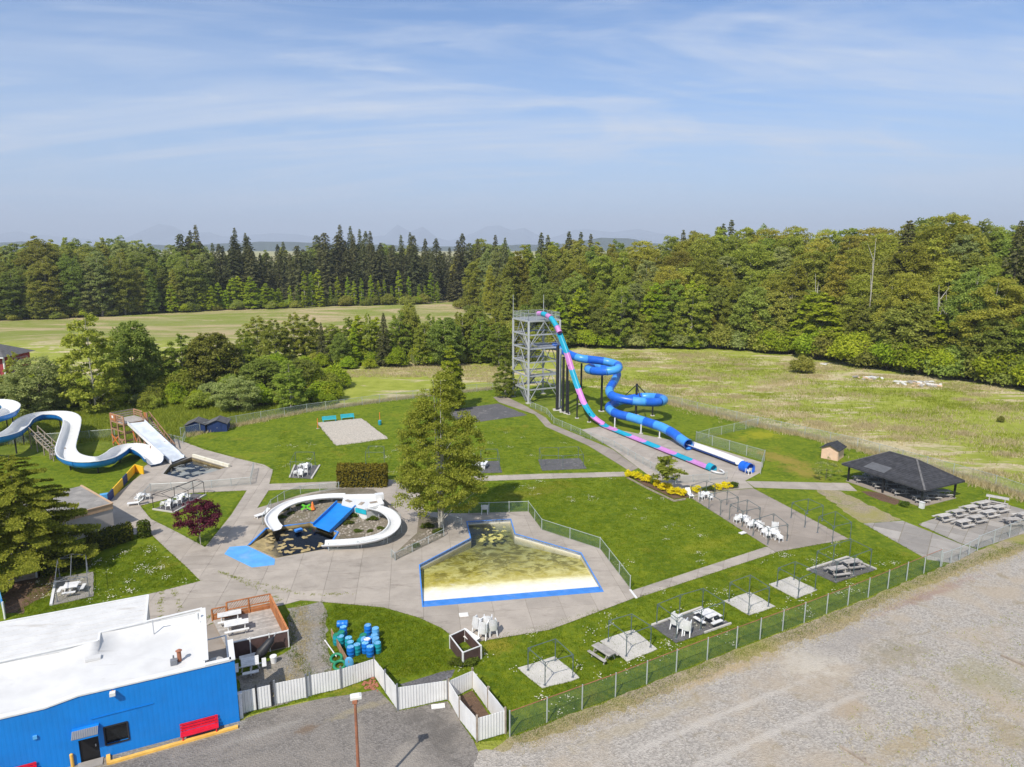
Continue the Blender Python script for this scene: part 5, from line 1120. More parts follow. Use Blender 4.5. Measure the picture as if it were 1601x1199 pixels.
canopy('ridged canopy frame over the pad by the purple tree', ((240, 796), (274, 784), (303, 773), (320, 775), (296, 789), (270, 801)), 1.9, ridge=True, mat='black_steel')
canopy('canopy frame on the terrace beside the yellow shrubs', ((1080, 779), (1104, 772), (1117, 777), (1094, 785)), 1.8)
canopy('second canopy frame from the shrubs along the terrace edge', ((1108, 796), (1136, 790), (1153, 801), (1126, 806)), 1.95)
canopy('third canopy frame from the shrubs along the terrace edge', ((1140, 813), (1167, 805), (1187, 818), (1160, 824)), 1.95)
canopy('canopy frame over the terrace tables nearest the path', ((1177, 838), (1208, 828), (1230, 846), (1200, 852)), 1.95)
canopy('farther canopy frame on the right side of the terrace', ((1236.6, 810), (1262, 804), (1285, 815), (1258, 825)), 2.0)
canopy('nearer canopy frame on the right side of the terrace', ((1278, 833.5), (1304, 825), (1329, 843), (1301, 850)), 2.0)
canopy('thin canopy frame over the pad on the far lawn', ((455, 745), (463, 729), (493, 729), (486, 746)), 2.2, r=0.035)
canopy('thin canopy frame on the lawn behind the clipped hedge', ((572, 725), (577, 715), (601, 715), (601, 725)), 1.8, r=0.035)
canopy('thin canopy frame over the pad right of the birch', ((751, 738), (752, 722), (778, 722), (781, 737)), 2.0, r=0.035)
canopy('thin long canopy frame over the cracked dark pad', ((846, 732), (843, 720), (873, 719), (904, 718), (912, 731), (880, 733)), 2.0, r=0.035)

# ================================================================== SLIDES
def frames(path):
    res = []
    for k, p in enumerate(path):
        d = path[min(k + 1, len(path) - 1)] - path[max(k - 1, 0)]; hd = Vector((d.x, d.y, 0))
        hd = hd.normalized() if hd.length > 1e-4 else Vector((1, 0, 0)); d.normalize(); s = Vector((hd.y, -hd.x, 0)); res.append((p, d, s, s.cross(d).normalized()))
    return res
def U_rows(fr, w, d, n=9, off=0.0, tilt=None):
    rows = []
    for i, (p, t, s, u) in enumerate(fr):
        r = []
        for k in range(n):
            a = math.pi + math.pi * k / (n - 1); x = math.copysign(abs(math.cos(a)) ** 0.6, math.cos(a)) * (w / 2 + off); z = d - abs(math.sin(a)) ** 0.8 * (d + off)
            r.append(p + s * x + u * (z))
        rows.append(r)
    return rows
def flume(root, path, w, d, mat_in, mat_out, nm=('channel', 'shell'), t=0.07, lip=0.10):
    fr = frames(path); a, b = U_rows(fr, w, d, 9), U_rows(fr, w, d, 9, t)
    MB().strip(a).build(nm[0], mat_in, root, smooth=True, fix=False); m = MB().strip([r[::-1] for r in b])
    m2 = MB()
    for e in (0, -1):
        L_ = []
        for i, (p, tt, s, u) in enumerate(fr):
            o = -s if e == 0 else s; L_.append([a[i][e], a[i][e] + u * 0.02 + o * 0.0, a[i][e] + u * 0.02 + o * (t + lip), a[i][e] - u * 0.05 + o * (t + lip), b[i][e] - u * 0.05])
        m2.strip(L_)
    m.build(nm[1], mat_out, root, smooth=True, fix=False); m2.build('lip', mat_in, root, fix=False)
    for e in (0, len(path) - 1):
        pass
    return fr
U = Vector((0, 0, 1))

# ------------------------------------------------------------------ steel tower
tF = at(826, 631); ta = R(25.5); tu = Vector((math.cos(ta), math.sin(ta), 0)); tv = Vector((-math.sin(ta), math.cos(ta), 0)); TS, LV = 7.25, 2.84
def T(a, b, z): return tF + tu * a + tv * b + U * z
tw = thing('slide_tower', 'tall galvanised steel stair tower at the top of the slides', 'tower', tF, ta)
for a, b in ((0, 0), (TS, 0), (0, TS), (TS, TS)):
    MB().bar(T(a, b, 0), T(a, b, 17.05), 0.42).build('column', 'steel', tw); MB().box(T(a, b, 0.1), (0.9, 0.9, 0.2), ta).build('footing', 'concrete_pale', tw)
sides = [((0, 0), (TS, 0)), ((TS, 0), (TS, TS)), ((0, TS), (TS, TS)), ((0, 0), (0, TS))]
for k in range(1, 7):
    z = LV * k
    for si, (p, q) in enumerate(sides):
        MB().bar(T(*p, z), T(*q, z), 0.2, 0.34 if k == 6 else 0.26).build('beam', 'steel', tw)
        zz0, zz1 = z - LV, z - 0.15
        mid = ((p[0] + q[0]) / 2, (p[1] + q[1]) / 2)
        if k % 2 == 0:
            MB().bar(T(*p, zz0 - LV + 0.2), T(*mid, zz1), 0.13).build('brace', 'steel', tw); MB().bar(T(*q, zz0 - LV + 0.2), T(*mid, zz1), 0.13).build('brace', 'steel', tw)
        elif k > 1 and si in (0, 3):
            MB().bar(T(*p, zz0 + 0.1), T(*mid, zz1 + LV * 0.4), 0.08).build('brace', 'steel', tw)
    full = k in (4, 6)
    decks = [(0.2, 0.2, TS - 0.2, TS - 0.2)] if k == 6 else ([(3.3, 0.2, TS - 0.2, TS - 0.2), (0.2, 0.2, 3.2, 1.7), (0.2, TS - 1.6, 3.2, TS - 0.2)] if k == 4 else ([(0.2, 0.2, TS - 0.2, 1.7)] if k % 2 == 0 else [(0.2, TS - 1.7, TS - 0.2, TS - 0.2)]))
    for x0, y0, x1, y1 in decks:
        MB().box(T((x0 + x1) / 2, (y0 + y1) / 2, z + 0.06), (x1 - x0, y1 - y0, 0.06), ta).build('deck_grating', 'grating', tw)
        if k < 6:
            yy = y0 if k % 2 == 0 else y1
            for zr in (0.55, 1.05): MB().bar(T(x0, yy, z + zr), T(x1, yy, z + zr), 0.05).build('handrail', 'steel', tw)
    lane = 0.9 if k % 2 else 2.4; va, vb = (1.7, TS - 1.7) if k % 2 else (TS - 1.7, 1.7)
    for s in (-0.55, 0.55): MB().bar(T(lane + s, va, z - LV + 0.1), T(lane + s, vb, z + 0.02), 0.06, 0.30).build('stringer', 'steel_dark', tw); MB().bar(T(lane + s, va, z - LV + 1.05), T(lane + s, vb, z + 1.0), 0.05).build('handrail', 'steel', tw)
    for j in range(14): f = (j + 0.5) / 14; MB().box(T(lane, va + (vb - va) * f, z - LV + 0.1 + LV * f), (1.1, 0.28, 0.04), ta).build('tread', 'grating', tw)
z = 17.1
mp = MB(); mp.uv = []
for p, q in sides:
    L = TS
    for j in range(5): MB().bar(T(p[0] + (q[0] - p[0]) * j / 4, p[1] + (q[1] - p[1]) * j / 4, z), T(p[0] + (q[0] - p[0]) * j / 4, p[1] + (q[1] - p[1]) * j / 4, z + 1.5), 0.06).build('rail_post', 'steel', tw)
    for zr in (0.75, 1.5): MB().bar(T(*p, z + zr), T(*q, z + zr), 0.05).build('handrail', 'steel', tw)
    mp.face([T(*p, z), T(*q, z), T(*q, z + 1.5), T(*p, z + 1.5)]); mp.uv += [(0, 0), (L, 0), (L, 1.5), (0, 1.5)]
mp.build('mesh_panel', 'chain_link', tw, fix=False)
for (a, b), h in (((0, TS), 22.0), ((TS, TS), 21.8)): MB().cyl(T(a, b, 17), T(a, b, h), 0.09, 0.05, 6).build('mast', 'steel', tw)

# ------------------------------------------------------------------ speed slide, straight in plan
g0, g1 = at(942, 667), at(1111, 735.5); gd = (g1 - g0).normalized(); gn = Vector((-gd.y, gd.x, 0))
def onplane(x, y):
    d = ray(x, y); o = Vector((0, 0, CAM_H)) - g0; t = -o.dot(gn) / d.dot(gn); return Vector((0, 0, CAM_H)) + d * t
ss = thing('speed_slide', 'steep pink and teal speed slide running from the tower to the ground', 'slide', g1)
spx = [(842, 494, 'p'), (849, 494.5, 't'), (855, 497, 'p'), (861, 501, 't'), (869, 513, 'p'), (873.5, 523, 't'), (884, 551, 'p'), (892.5, 579, 't'), (902, 607, 'p'), (912, 632, 't'), (926, 652.5, 'p'), (941, 664, 't'), (948, 667.5, 'p'), (962, 673.5, 't'), (984, 683, 'p'), (1005, 692, 't'), (1027, 701, 'p'), (1052, 711.5, 't'), (1078, 722, 'p'), (1107, 733.5, 't'), (1114, 736.5, None)]
pts = []
for x, y, c in spx:
    p = onplane(x, y); pts.append(p)
for i, p in enumerate(pts):
    if i >= 12: p.z = 0.14
pts[11].z = max(0.3, pts[11].z)
fine = catmull(pts, 0.45)
def near_i(p): return min(range(len(fine)), key=lambda i: (fine[i] - p).length)
idx = [near_i(p) for p in pts]
for i in range(len(pts) - 1):
    seg = fine[idx[i]:idx[i + 1] + 1]
    if len(seg) < 2: continue
    col = {'p': 'slide_pink', 't': 'slide_teal'}[spx[i][2]]; fr = frames(seg)
    if i <= 4:
        MB().tube([p + f[3] * 0.5 for p, f in zip(seg, fr)], 0.52, 14, False).build('tube_section', col, ss, smooth=True)
        f = fr[-1]; MB().tube([f[0] + f[3] * 0.5 - f[1] * 0.06, f[0] + f[3] * 0.5 + f[1] * 0.06], 0.58, 14, False).build('flange', col, ss)
    else:
        wd, dp = (0.98, 0.40) if i < 11 else (1.25, 0.22); a, b = U_rows(fr, wd, dp, 9), U_rows(fr, wd, dp, 9, 0.06); m = MB().strip(a).strip([r[::-1] for r in b])
        for e in (0, -1): m.strip([[a[k][e], b[k][e], b[k][e] + fr[k][2] * (-0.1 if e == 0 else 0.1)] for k in range(len(seg))])
        for k in (0, -1): m.strip([a[k], b[k]])
        m.build('flume_section', col, ss, smooth=True, fix=False)
e_ = pts[-1]; MB().tube([e_ + gd * -0.8 + U * 0.35, e_ + gd * 0.2 + U * 0.25], 0.62, 14, False).build('end_hood', 'slide_teal', ss, smooth=True)
hoop = [e_ + gd * (0.5 + 1.6 * math.cos(t)) + gn * (0.75 * math.sin(t)) + U * 0.22 for t in [math.pi * k / 10 - math.pi / 2 for k in range(11)]]; MB().tube(hoop, 0.11, 8).build('splash_edge', 'white_paint', ss, smooth=True)

# ------------------------------------------------------------------ blue tube slide
tpx = [(867, 540, 11.3), (880, 548, 10.9), (893, 555, 10.5), (907, 560, 10.2), (923, 562, 9.95), (940, 564, 9.7), (955, 567, 9.4), (966, 571, 9.2), (966, 577, 9.0), (956, 579.5, 8.8), (943, 580.5, 8.6), (929, 580, 8.4), (920, 578, 8.2), (921, 575, 8.0), (931, 574, 7.75), (946, 576, 7.4), (959, 579, 7.1), (965, 584, 6.85), (963.5, 590, 6.6), (959, 598, 6.2), (954, 606, 5.8), (953, 613, 5.4),
       (958, 619, 5.1), (970, 623, 4.9), (985, 626, 4.7), (1003, 628, 4.5), (1020, 629, 4.25), (1034, 628, 4.1), (1038, 625, 3.95), (1031, 622, 3.8), (1015, 620.5, 3.6), (1000, 621, 3.45), (983, 624, 3.25), (967, 628, 3.0), (957, 632, 2.85), (952, 637, 2.7), (957, 643, 2.5), (968, 648, 2.4), (985, 652, 2.3), (1002, 657, 2.2), (1018, 662, 2.1), (1035, 668, 1.9), (1052, 677, 1.55), (1064, 686, 1.25), (1077, 695, 1.0)]
tpts = [at(x, y, z) for x, y, z in tpx]; tfine = catmull(tpts, 0.55); tr = 0.78
tt = thing('tube_slide', 'blue enclosed tube slide winding down beside the tower', 'slide', at(1168, 735))
i = 0; k = 0; lens = [6, 5, 8, 4, 6, 7, 4, 6]
while i < len(tfine) - 1:
    j = min(len(tfine) - 1, i + lens[k % 8]); seg = tfine[i:j + 1]
    s_ = MB().tube(seg, tr, 18, False).build('tube_section', ('tube_dark', 'tube_light')[k % 2], tt, smooth=True); d = (seg[1] - seg[0]).normalized()
    MB().tube([seg[0] - d * 0.05, seg[0] + d * 0.05], tr + 0.07, 18, False).build('flange', ('tube_light', 'tube_dark')[k % 2], s_); i = j; k += 1
d = (tfine[-1] - tfine[-2]).normalized(); MB().tube([tfine[-1] - d * 0.1, tfine[-1] + d * 0.12], tr + 0.12, 18, False).build('flange', 'tube_dark', tt)
ends = [at(1077, 696.5, 0.35), at(1100, 705, 0.3), at(1130, 716, 0.28), at(1156, 726, 0.28)]
flume(tt, catmull(ends, 0.8), 1.7, 0.5, 'slide_white', 'tube_dark')
eb = thing('slide_end_hood', 'short dark blue tube hood standing at the end of the white run-out flume', 'slide', at(1164, 731)); ed = (ends[-1] - ends[0]).normalized()
c = at(1160, 728, 0.72); MB().tube([c, c + ed * 1.6], 0.76, 18, False).build('hood', 'tube_dark', eb, smooth=True); MB().tube([c + ed * 0.85, c + ed * 1.0], 0.86, 18, False).build('flange', 'tube_dark', eb); MB().tube([c + ed * 1.55, c + ed * 1.7], 0.84, 18, False).build('flange', 'tube_dark', eb)
c = at(1170, 741, 0.06); chair(c, R(200), 'white plastic chair at the end of the blue slide', None, 0, 1.2)

# supports
def support(label, x, y, z, mat='black_steel', r=0.2, arms=(), name='slide_support'):
    b = at(x, y); t = thing(name, label, 'support', b, 0, 'slide support poles'); MB().cyl(b, b + U * z, r, r, 10).build('pole', mat, t); MB().box(b + U * 0.06, (r * 5, r * 5, 0.12)).build('footing', 'concrete_pale', t)
    for q in arms: MB().bar(b + U * (z - 0.15), Vector(q), 0.14).build('arm', mat, t)
support('thick black pole nearest the tower under the speed slide', 871, 641, 13.0, r=0.33); support('black pole second from the tower', 880, 644, 11.0, r=0.26); support('black pole third from the tower', 886, 646, 9.6, r=0.26)
support('pale steel pole between the black poles by the tower', 875, 637, 12.0, 'steel', 0.28); support('thin black pole under the middle of the speed slide', 888.5, 648, 6.6, r=0.14); support('thin black pole under the lower speed slide', 902, 654, 4.6, r=0.14); support('short black pole at the foot of the steep slide', 921, 660, 1.7, r=0.14)
support('black pole holding the first straight of the tube slide', 908, 632, 8.6, r=0.2); support('black pole inside the upper tube loop', 940, 643, 8.0, r=0.22, arms=[at(956, 578, 8.2), at(943, 580.5, 7.8)]); support('black pole inside the lower tube loop', 994, 649, 6.2, r=0.22, arms=[at(1003, 628, 3.9), at(967, 628, 2.6), at(1015, 620.5, 3.0)])
for k, (x, y, z) in enumerate(((961, 669, 1.9), (1002, 678, 1.7), (1031, 685, 1.4))): support(('first', 'second', 'third')[k] + ' short white post under the last straight of the tube slide', x, y, z, 'white_paint', 0.12)
support('black pole at the right end of the lower tube loop', 1020, 650, 3.4, r=0.15)

# ------------------------------------------------------------------ open flume on the left
fp = [(-70, 655, 4.9), (-40, 640, 4.7), (-10, 636, 4.5), (10, 638, 4.35), (19, 645, 4.2), (8, 655, 4.05), (-20, 663, 3.9), (-60, 672, 3.7), (-80, 684, 3.4), (-60, 694, 3.2), (-20, 694, 3.0), (12, 688, 2.8), (30, 677, 2.65), (40, 665, 2.5), (58, 657, 2.4), (82, 654.5, 2.3), (102, 656, 2.2), (113, 663, 2.1), (113, 675, 1.95), (109, 690, 1.75), (105, 704, 1.5), (104, 714, 1.35), (110, 723, 1.25), (126, 728.5, 1.15), (146, 729.5, 1.08), (166, 726, 1.0), (181, 718, 0.95), (190, 711, 0.9), (204, 707, 0.82), (221, 709.5, 0.72), (234, 717, 0.58), (243, 726, 0.42)]
fl = thing('open_water_slide', 'winding open slide, white inside and blue outside, at the left edge', 'slide', at(113, 690))
fpath = catmull([at(*p) for p in fp], 0.6); fr = flume(fl, fpath, 2.35, 1.1, 'slide_white', 'slide_blue', t=0.08, lip=0.08)
acc = 0
for i in range(6, len(fpath) - 2, 7):
    p, d_, s, u = fr[i]; rows = U_rows([fr[i]], 2.35, 1.1, 9, 0.13)[0]; MB().tube(rows, 0.05, 4).build('joint_rib', 'slide_blue', fl)
for i in range(4, len(fpath) - 2, 9):
    p = fpath[i]; MB().cyl((p.x, p.y, 0), (p.x, p.y, p.z - 0.02), 0.11, 0.11, 8).build('support', 'black_steel', fl)
# wooden stair between the flumes
st = thing('timber_stair', 'weathered wooden stair and landing between the open slide bends', 'stair', at(75, 715))
a, b = at(56, 700), at(88, 716); za, zb = 2.6, 0.9; sd_ = (b - a).normalized(); sn = Vector((-sd_.y, sd_.x, 0))
for s in (-0.6, 0.6): MB().bar(a + sn * s + U * za, b + sn * s + U * zb, 0.07, 0.28).build('stringer', 'wood_stair', st); MB().bar(a + sn * s + U * (za + 0.95), b + sn * s + U * (zb + 0.95), 0.07, 0.12).build('handrail', 'wood_stair', st)
for j in range(9): f = (j + 0.5) / 9; MB().bar(a.lerp(b, f) - sn * 0.6 + U * (za + (zb - za) * f + 0.08), a.lerp(b, f) + sn * 0.6 + U * (za + (zb - za) * f + 0.08), 0.28, 0.05).build('tread', 'wood_weathered', st)
for f in (0, 0.33, 0.66, 1.0):
    for s in (-0.62, 0.62): MB().bar(a.lerp(b, f) + sn * s, a.lerp(b, f) + sn * s + U * (za + (zb - za) * f + 0.98), 0.12).build('post', 'wood_stair', st)
for k in range(6): MB().bar(b + sd_ * (0.15 + 0.28 * k) - sn * 0.9 + U * zb, b + sd_ * (0.15 + 0.28 * k) + sn * 0.9 + U * zb, 0.26, 0.06).build('board', 'wood_weathered', st)
for s in (-0.85, 0.85):
    for k in (0.2, 1.6): MB().bar(b + sd_ * k + sn * s, b + sd_ * k + sn * s + U * (zb + 0.9), 0.12).build('post', 'wood_stair', st)

# ------------------------------------------------------------------ wide white slide on a timber frame
zt = 4.3; A0, A1, B0, B1 = at(199, 662, zt), at(227, 659, zt), at(268, 723, 0.35), at(289, 714.5, 0.35)
ws = thing('wide_slide', 'wide worn white slide on a timber frame above the landing pool', 'slide', B0)
rows = []; n = 16
for k in range(n + 1):
    t = k / n; a, b = Vector((A0.x, A0.y, 0)).lerp(Vector((B0.x, B0.y, 0)), t), Vector((A1.x, A1.y, 0)).lerp(Vector((B1.x, B1.y, 0)), t); z = 0.35 + (zt - 0.35) * (1 - t) ** 1.12 if t < 0.93 else 0.35 + 0.25 * (1 - t)
    r = [a + U * (z + 0.32), a + U * (z + 0.30) + (b - a) * 0.04, a + (b - a) * 0.055 + U * z, a + (b - a) * 0.5 + U * z, b - (b - a) * 0.055 + U * z, b + U * (z + 0.30) - (b - a) * 0.04, b + U * (z + 0.32)]; rows.append(r)
MB().strip(rows).build('slide_bed', 'slide_worn', ws, smooth=False); MB().strip([[r[0], r[0] - U * 0.55] for r in rows]).strip([[r[-1], r[-1] - U * 0.55] for r in rows]).build('slide_side', 'white_paint', ws)
sdv = (Vector((B0.x, B0.y, 0)) - Vector((A0.x, A0.y, 0))).normalized(); snv = Vector((-sdv.y, sdv.x, 0)); a0 = Vector((A0.x, A0.y, 0)); wid = (Vector((A1.x, A1.y, 0)) - a0).dot(snv)
def S_(l, n_, z): return a0 + sdv * l + snv * n_ + U * z
for l in (-4.6, -2.3, -0.1):
    for n_ in (-0.5, wid + 0.9):
        MB().bar(S_(l, n_, 0), S_(l, n_, zt + 1.15), 0.2).build('post', 'wood_redbrown', ws)
for z in (1.5, 2.9, zt - 0.15):
    for n_ in (-0.5, wid + 0.9): MB().bar(S_(-4.6, n_, z), S_(-0.1, n_, z), 0.1, 0.2).build('beam', 'wood_redbrown', ws)
    for l in (-4.6, -0.1): MB().bar(S_(l, -0.5, z), S_(l, wid + 0.9, z), 0.1, 0.2).build('beam', 'wood_redbrown', ws)
for k in range(16): MB().bar(S_(-4.6 + 0.29 * k, -0.5, zt), S_(-4.6 + 0.29 * k, wid + 0.9, zt), 0.27, 0.06).build('deck_board', 'wood_weathered', ws)
for z in (zt + 0.35, zt + 0.7, zt + 1.1):
    MB().bar(S_(-4.6, -0.5, z), S_(-0.1, -0.5, z), 0.06, 0.2).build('rail', 'wood_redbrown', ws); MB().bar(S_(-4.6, -0.5, z), S_(-4.6, wid + 0.9, z), 0.06, 0.2).build('rail', 'wood_stair', ws); MB().bar(S_(-4.6, wid + 0.9, z), S_(-1.6, wid + 0.9, z), 0.06, 0.2).build('rail', 'wood_redbrown', ws)
pn_ = MB().bar(S_(-4.4, -0.62, zt + 0.6), S_(-2.5, -0.62, zt + 0.6), 0.05, 1.0).build('panel', 'wood_cedar', ws); MB().box(S_(-3.45, -0.67, zt + 0.7), (0.55, 0.04, 0.4), math.atan2(sdv.y, sdv.x)).build('notice', 'litter_white', pn_)
MB().bar(S_(-0.1, wid + 0.95, zt + 0.6), S_(-1.3, wid + 0.95, zt + 0.6), 0.05, 0.9).build('panel', 'wood_cedar', ws)
for l0, l1 in ((-4.6, -2.3), (-2.3, -0.1)):
    mt = 'wood_orange' if l0 < -4 else 'wood_redbrown'; MB().bar(S_(l0, -0.62, 0.4), S_(l1, -0.62, 1.9), 0.06, 0.2).build('brace', mt, ws); MB().bar(S_(l0, -0.62, 1.9), S_(l1, -0.62, 0.4), 0.06, 0.2).build('brace', mt, ws)
for k, l in enumerate((1.6, 3.4, 5.2, 7.0)):
    t = l / (B0 - A0).to_2d().length; z = 0.35 + (zt - 0.35) * (1 - t) ** 1.12
    for n_ in (0.1, wid - 0.1): MB().bar(S_(l, n_, 0), S_(l, n_, z), 0.16).build('post', 'wood_redbrown', ws)
    MB().bar(S_(l, -0.1, z - 0.3), S_(l, wid, z - 0.3), 0.1, 0.18).build('beam', 'wood_redbrown', ws)
    if k < 3: MB().bar(S_(l, 0.02, 0.3), S_(l + 1.8, 0.02, max(0.4, z - 1.0)), 0.06, 0.18).build('brace', 'wood_redbrown', ws); MB().bar(S_(l, 0.02, z - 0.5), S_(l + 1.8, 0.02, 0.3), 0.06, 0.18).build('brace', 'wood_orange' if k == 0 else 'wood_redbrown', ws)
for s in (0.35, 1.75): MB().bar(S_(-1.2, wid + s, zt), S_(6.4, wid + s, 0.1), 0.08, 0.32).build('stringer', 'wood_redbrown', ws); MB().bar(S_(-1.2, wid + s, zt + 1.0), S_(6.4, wid + s, 1.05), 0.08, 0.16).build('handrail', 'wood_redbrown', ws)
for j in range(20): f = (j + 0.5) / 20; MB().bar(S_(-1.2 + 7.6 * f, wid + 0.4, zt - (zt - 0.1) * f + 0.05), S_(-1.2 + 7.6 * f, wid + 1.7, zt - (zt - 0.1) * f + 0.05), 0.3, 0.05).build('tread', 'wood_weathered', ws)
for f in (0.1, 0.35, 0.6, 0.85):
    for s in (0.35, 1.75): MB().bar(S_(-1.2 + 7.6 * f, wid + s, 0), S_(-1.2 + 7.6 * f, wid + s, zt - (zt - 0.1) * f + 1.0), 0.12).build('post', 'wood_redbrown', ws)

# yellow wall
yw = thing('yellow_wall', 'low yellow wall with one navy panel beside the landing pool', 'wall', at(172, 784))
q = P((170, 786), (212, 738), (225, 742)); hw = 1.15; nP = 6
for k in range(nP):
    a, b = q[0].lerp(q[1], k / nP), q[0].lerp(q[1], (k + 0.985) / nP); MB().bar(a + U * (hw / 2 + 0.03), b + U * (hw / 2 + 0.03), 0.14, hw).build('panel', 'navy' if k in (0, 3) else 'yellow_wall', yw)
MB().bar(q[1] + U * (hw / 2 + 0.03), q[2] + U * (hw / 2 + 0.03), 0.14, hw).build('panel', 'yellow_wall', yw)
MB().box(at(163, 778, 0.5), (0.9, 0.7, 1.0), R(30)).build('corner_box', 'barrel_pale', yw)

# ------------------------------------------------------------------ kiddie slides on a planted mound
isl = [(414, 822), (424, 800), (445, 786), (480, 776), (535, 770), (590, 771), (622, 800), (628, 820), (618, 838), (590, 850), (540, 856), (516, 858), (530, 834), (487, 818), (416, 827)]
ip = P(*isl); cen = at(540, 800)
def gz(p):
    """height of the planted mound"""
    c = at(548, 786); r = (Vector((p[0], p[1], 0)) - c); return max(0.10, 1.15 * math.exp(-(r.x / 6.0) ** 2 - (r.y / 6.0) ** 2))
m = MB(); bm = bmesh.new(); vs = [bm.verts.new((p.x, p.y, 0)) for p in ip]; f = bm.faces.new(vs); bmesh.ops.triangulate(bm, faces=[f])
for _ in range(4): bmesh.ops.subdivide_edges(bm, edges=bm.edges[:], cuts=1, use_grid_fill=True)
edge_ids = {v.index for e in bm.edges if e.is_boundary for v in e.verts}
for v in bm.verts: v.co.z = 0.07 if any(e.is_boundary for e in v.link_edges) else gz(v.co) + random.uniform(-0.04, 0.06)
me = bpy.data.meshes.new('garden_mound'); bm.to_mesh(me); bm.free(); structure(link('garden_mound', me, 'garden_soil'))
kf = thing('kiddie_slide_platform', 'white platform at the top of the kiddie slides', 'platform', at(560, 790))
PZ = 1.5; pl = [at(x, y, PZ) for x, y in ((537, 776), (592, 775), (600, 790), (573, 798), (556, 794), (534, 788))]
MB().prism([(p.x, p.y) for p in pl], 0.3, PZ, True).build('deck', 'slide_white', kf); m = MB()
for i in (0, 1, 2): m.bar(pl[i] + U * 0.12, pl[(i + 1) % 6] + U * 0.12, 0.12, 0.26)
m.build('upstand', 'slide_white', kf); MB().bar(pl[3] - U * 0.25, pl[4] - U * 0.25, 0.2, 0.5).build('apron', 'bench_cyan', kf)
for x, y in ((545, 783), (565, 787), (584, 785)): MB().box(at(x, y, PZ + 0.04), (0.9, 0.45, 0.06), random.uniform(0, 3)).build('drain_cover', 'wood_stair', kf)
MB().box(at(593, 776, PZ + 0.35), (1.0, 0.8, 0.7), R(20)).build('pump_box', 'slide_white', kf)
def kid_slide(label, pxs, w, d):
    t = thing('kiddie_slide', label, 'slide', at(*pxs[-1][:2])); pth = catmull([at(*p) for p in pxs], 0.5); flume(t, pth, w, d, 'slide_white', 'slide_white', t=0.05, lip=0.10)
    for i in range(3, len(pth) - 2, 5): MB().cyl((pth[i].x, pth[i].y, 0.05), pth[i], 0.07, 0.07, 6).build('support', 'steel', t)
    return t
kid_slide('long curved white kiddie slide on the left of the splash pool', [(538, 778, 1.45), (515, 778.5, 1.4), (490, 781, 1.32), (465, 786, 1.22), (444, 794, 1.1), (430, 804, 0.95), (424, 813, 0.8), (427, 822, 0.65), (433, 829, 0.45)], 1.15, 0.32)
kid_slide('curved white kiddie slide on the right of the splash pool', [(574, 795, 1.4), (588, 797, 1.35), (603, 802, 1.25), (614, 811, 1.12), (617, 822, 1.0), (609, 834, 0.88), (592, 843, 0.75), (565, 849, 0.62), (538, 851.5, 0.52), (506, 853, 0.38)], 1.15, 0.32)
bs = thing('wide_blue_slide', 'short wide blue slide running straight into the splash pool', 'slide', at(500, 828))
a0_, a1_, b0_, b1_ = at(527, 786, 1.42), at(556, 793, 1.42), at(489, 822, 0.2), at(516, 832, 0.2); rows = []
for k in range(11):
    t = k / 10; a, b = a0_.lerp(b0_, t), a1_.lerp(b1_, t); dz_ = -0.12 * math.sin(math.pi * t); rows.append([a + U * (dz_ + 0.25), a + U * dz_ + (b - a) * 0.03, b + U * dz_ - (b - a) * 0.03, b + U * (dz_ + 0.25), b + U * (dz_ - 0.15)])
MB().strip(rows).build('slide_bed', 'slide_blue', bs); MB().bar(rows[0][3], rows[-1][3], 0.12, 0.10).build('side_rail', 'slide_blue', bs); MB().bar(rows[0][0], rows[-1][0], 0.12, 0.10).build('side_rail', 'slide_blue', bs)
tag(MB().bar(at(461, 830, 0.05), at(472, 827, 0.05), 0.5, 0.22).bar(at(463, 829, 0.18), at(470, 827, 0.18), 0.35, 0.05).build('pool_step', 'pool_blue'), 'small blue step in the splash pool beside the rim', 'step')
fy = thing('play_figure', 'small orange and lime play figure among the rocks', 'play figure', at(483, 797))
gzz = 0.7; c = at(489, 796, gzz); MB().cyl(c, c + U * 0.8, 0.34, 0.10, 8).cyl(c + U * 0.8, c + U * 1.0, 0.12, 0.02, 8).build('cone', 'post_orange', fy); c = at(479, 797, gzz); MB().bar(c + Vector((-0.6, 0, 0.05)), c + Vector((0.5, 0, 0.7)), 0.18).bar(c + Vector((-0.5, 0, 0.65)), c + Vector((0.6, 0, 0.05)), 0.18).build('arms', 'toy_green', fy)
# planting beds
structure(sheet('birch_bed', P((613, 870), (618, 877), (694, 840), (690, 812), (664, 806), (655, 806), (652, 834)), 0.085, 'garden_soil'))
structure(sheet('shrub_bed', jag(P((982, 744), (1000, 741), (1050, 768), (1078, 778), (1055, 781), (1010, 760)), 0.8, 0.15), 0.075, 'mulch'))
tag(MB().bar(at(980, 746, 0.12), at(1010, 762, 0.12), 0.12, 0.2).bar(at(1010, 762, 0.12), at(1054, 783, 0.12), 0.12, 0.2).bar(at(1054, 783, 0.12), at(1072, 780, 0.12), 0.12, 0.2).build('bed_edging', 'wood_stair'), 'timber edging along the bed of yellow shrubs', 'edging')

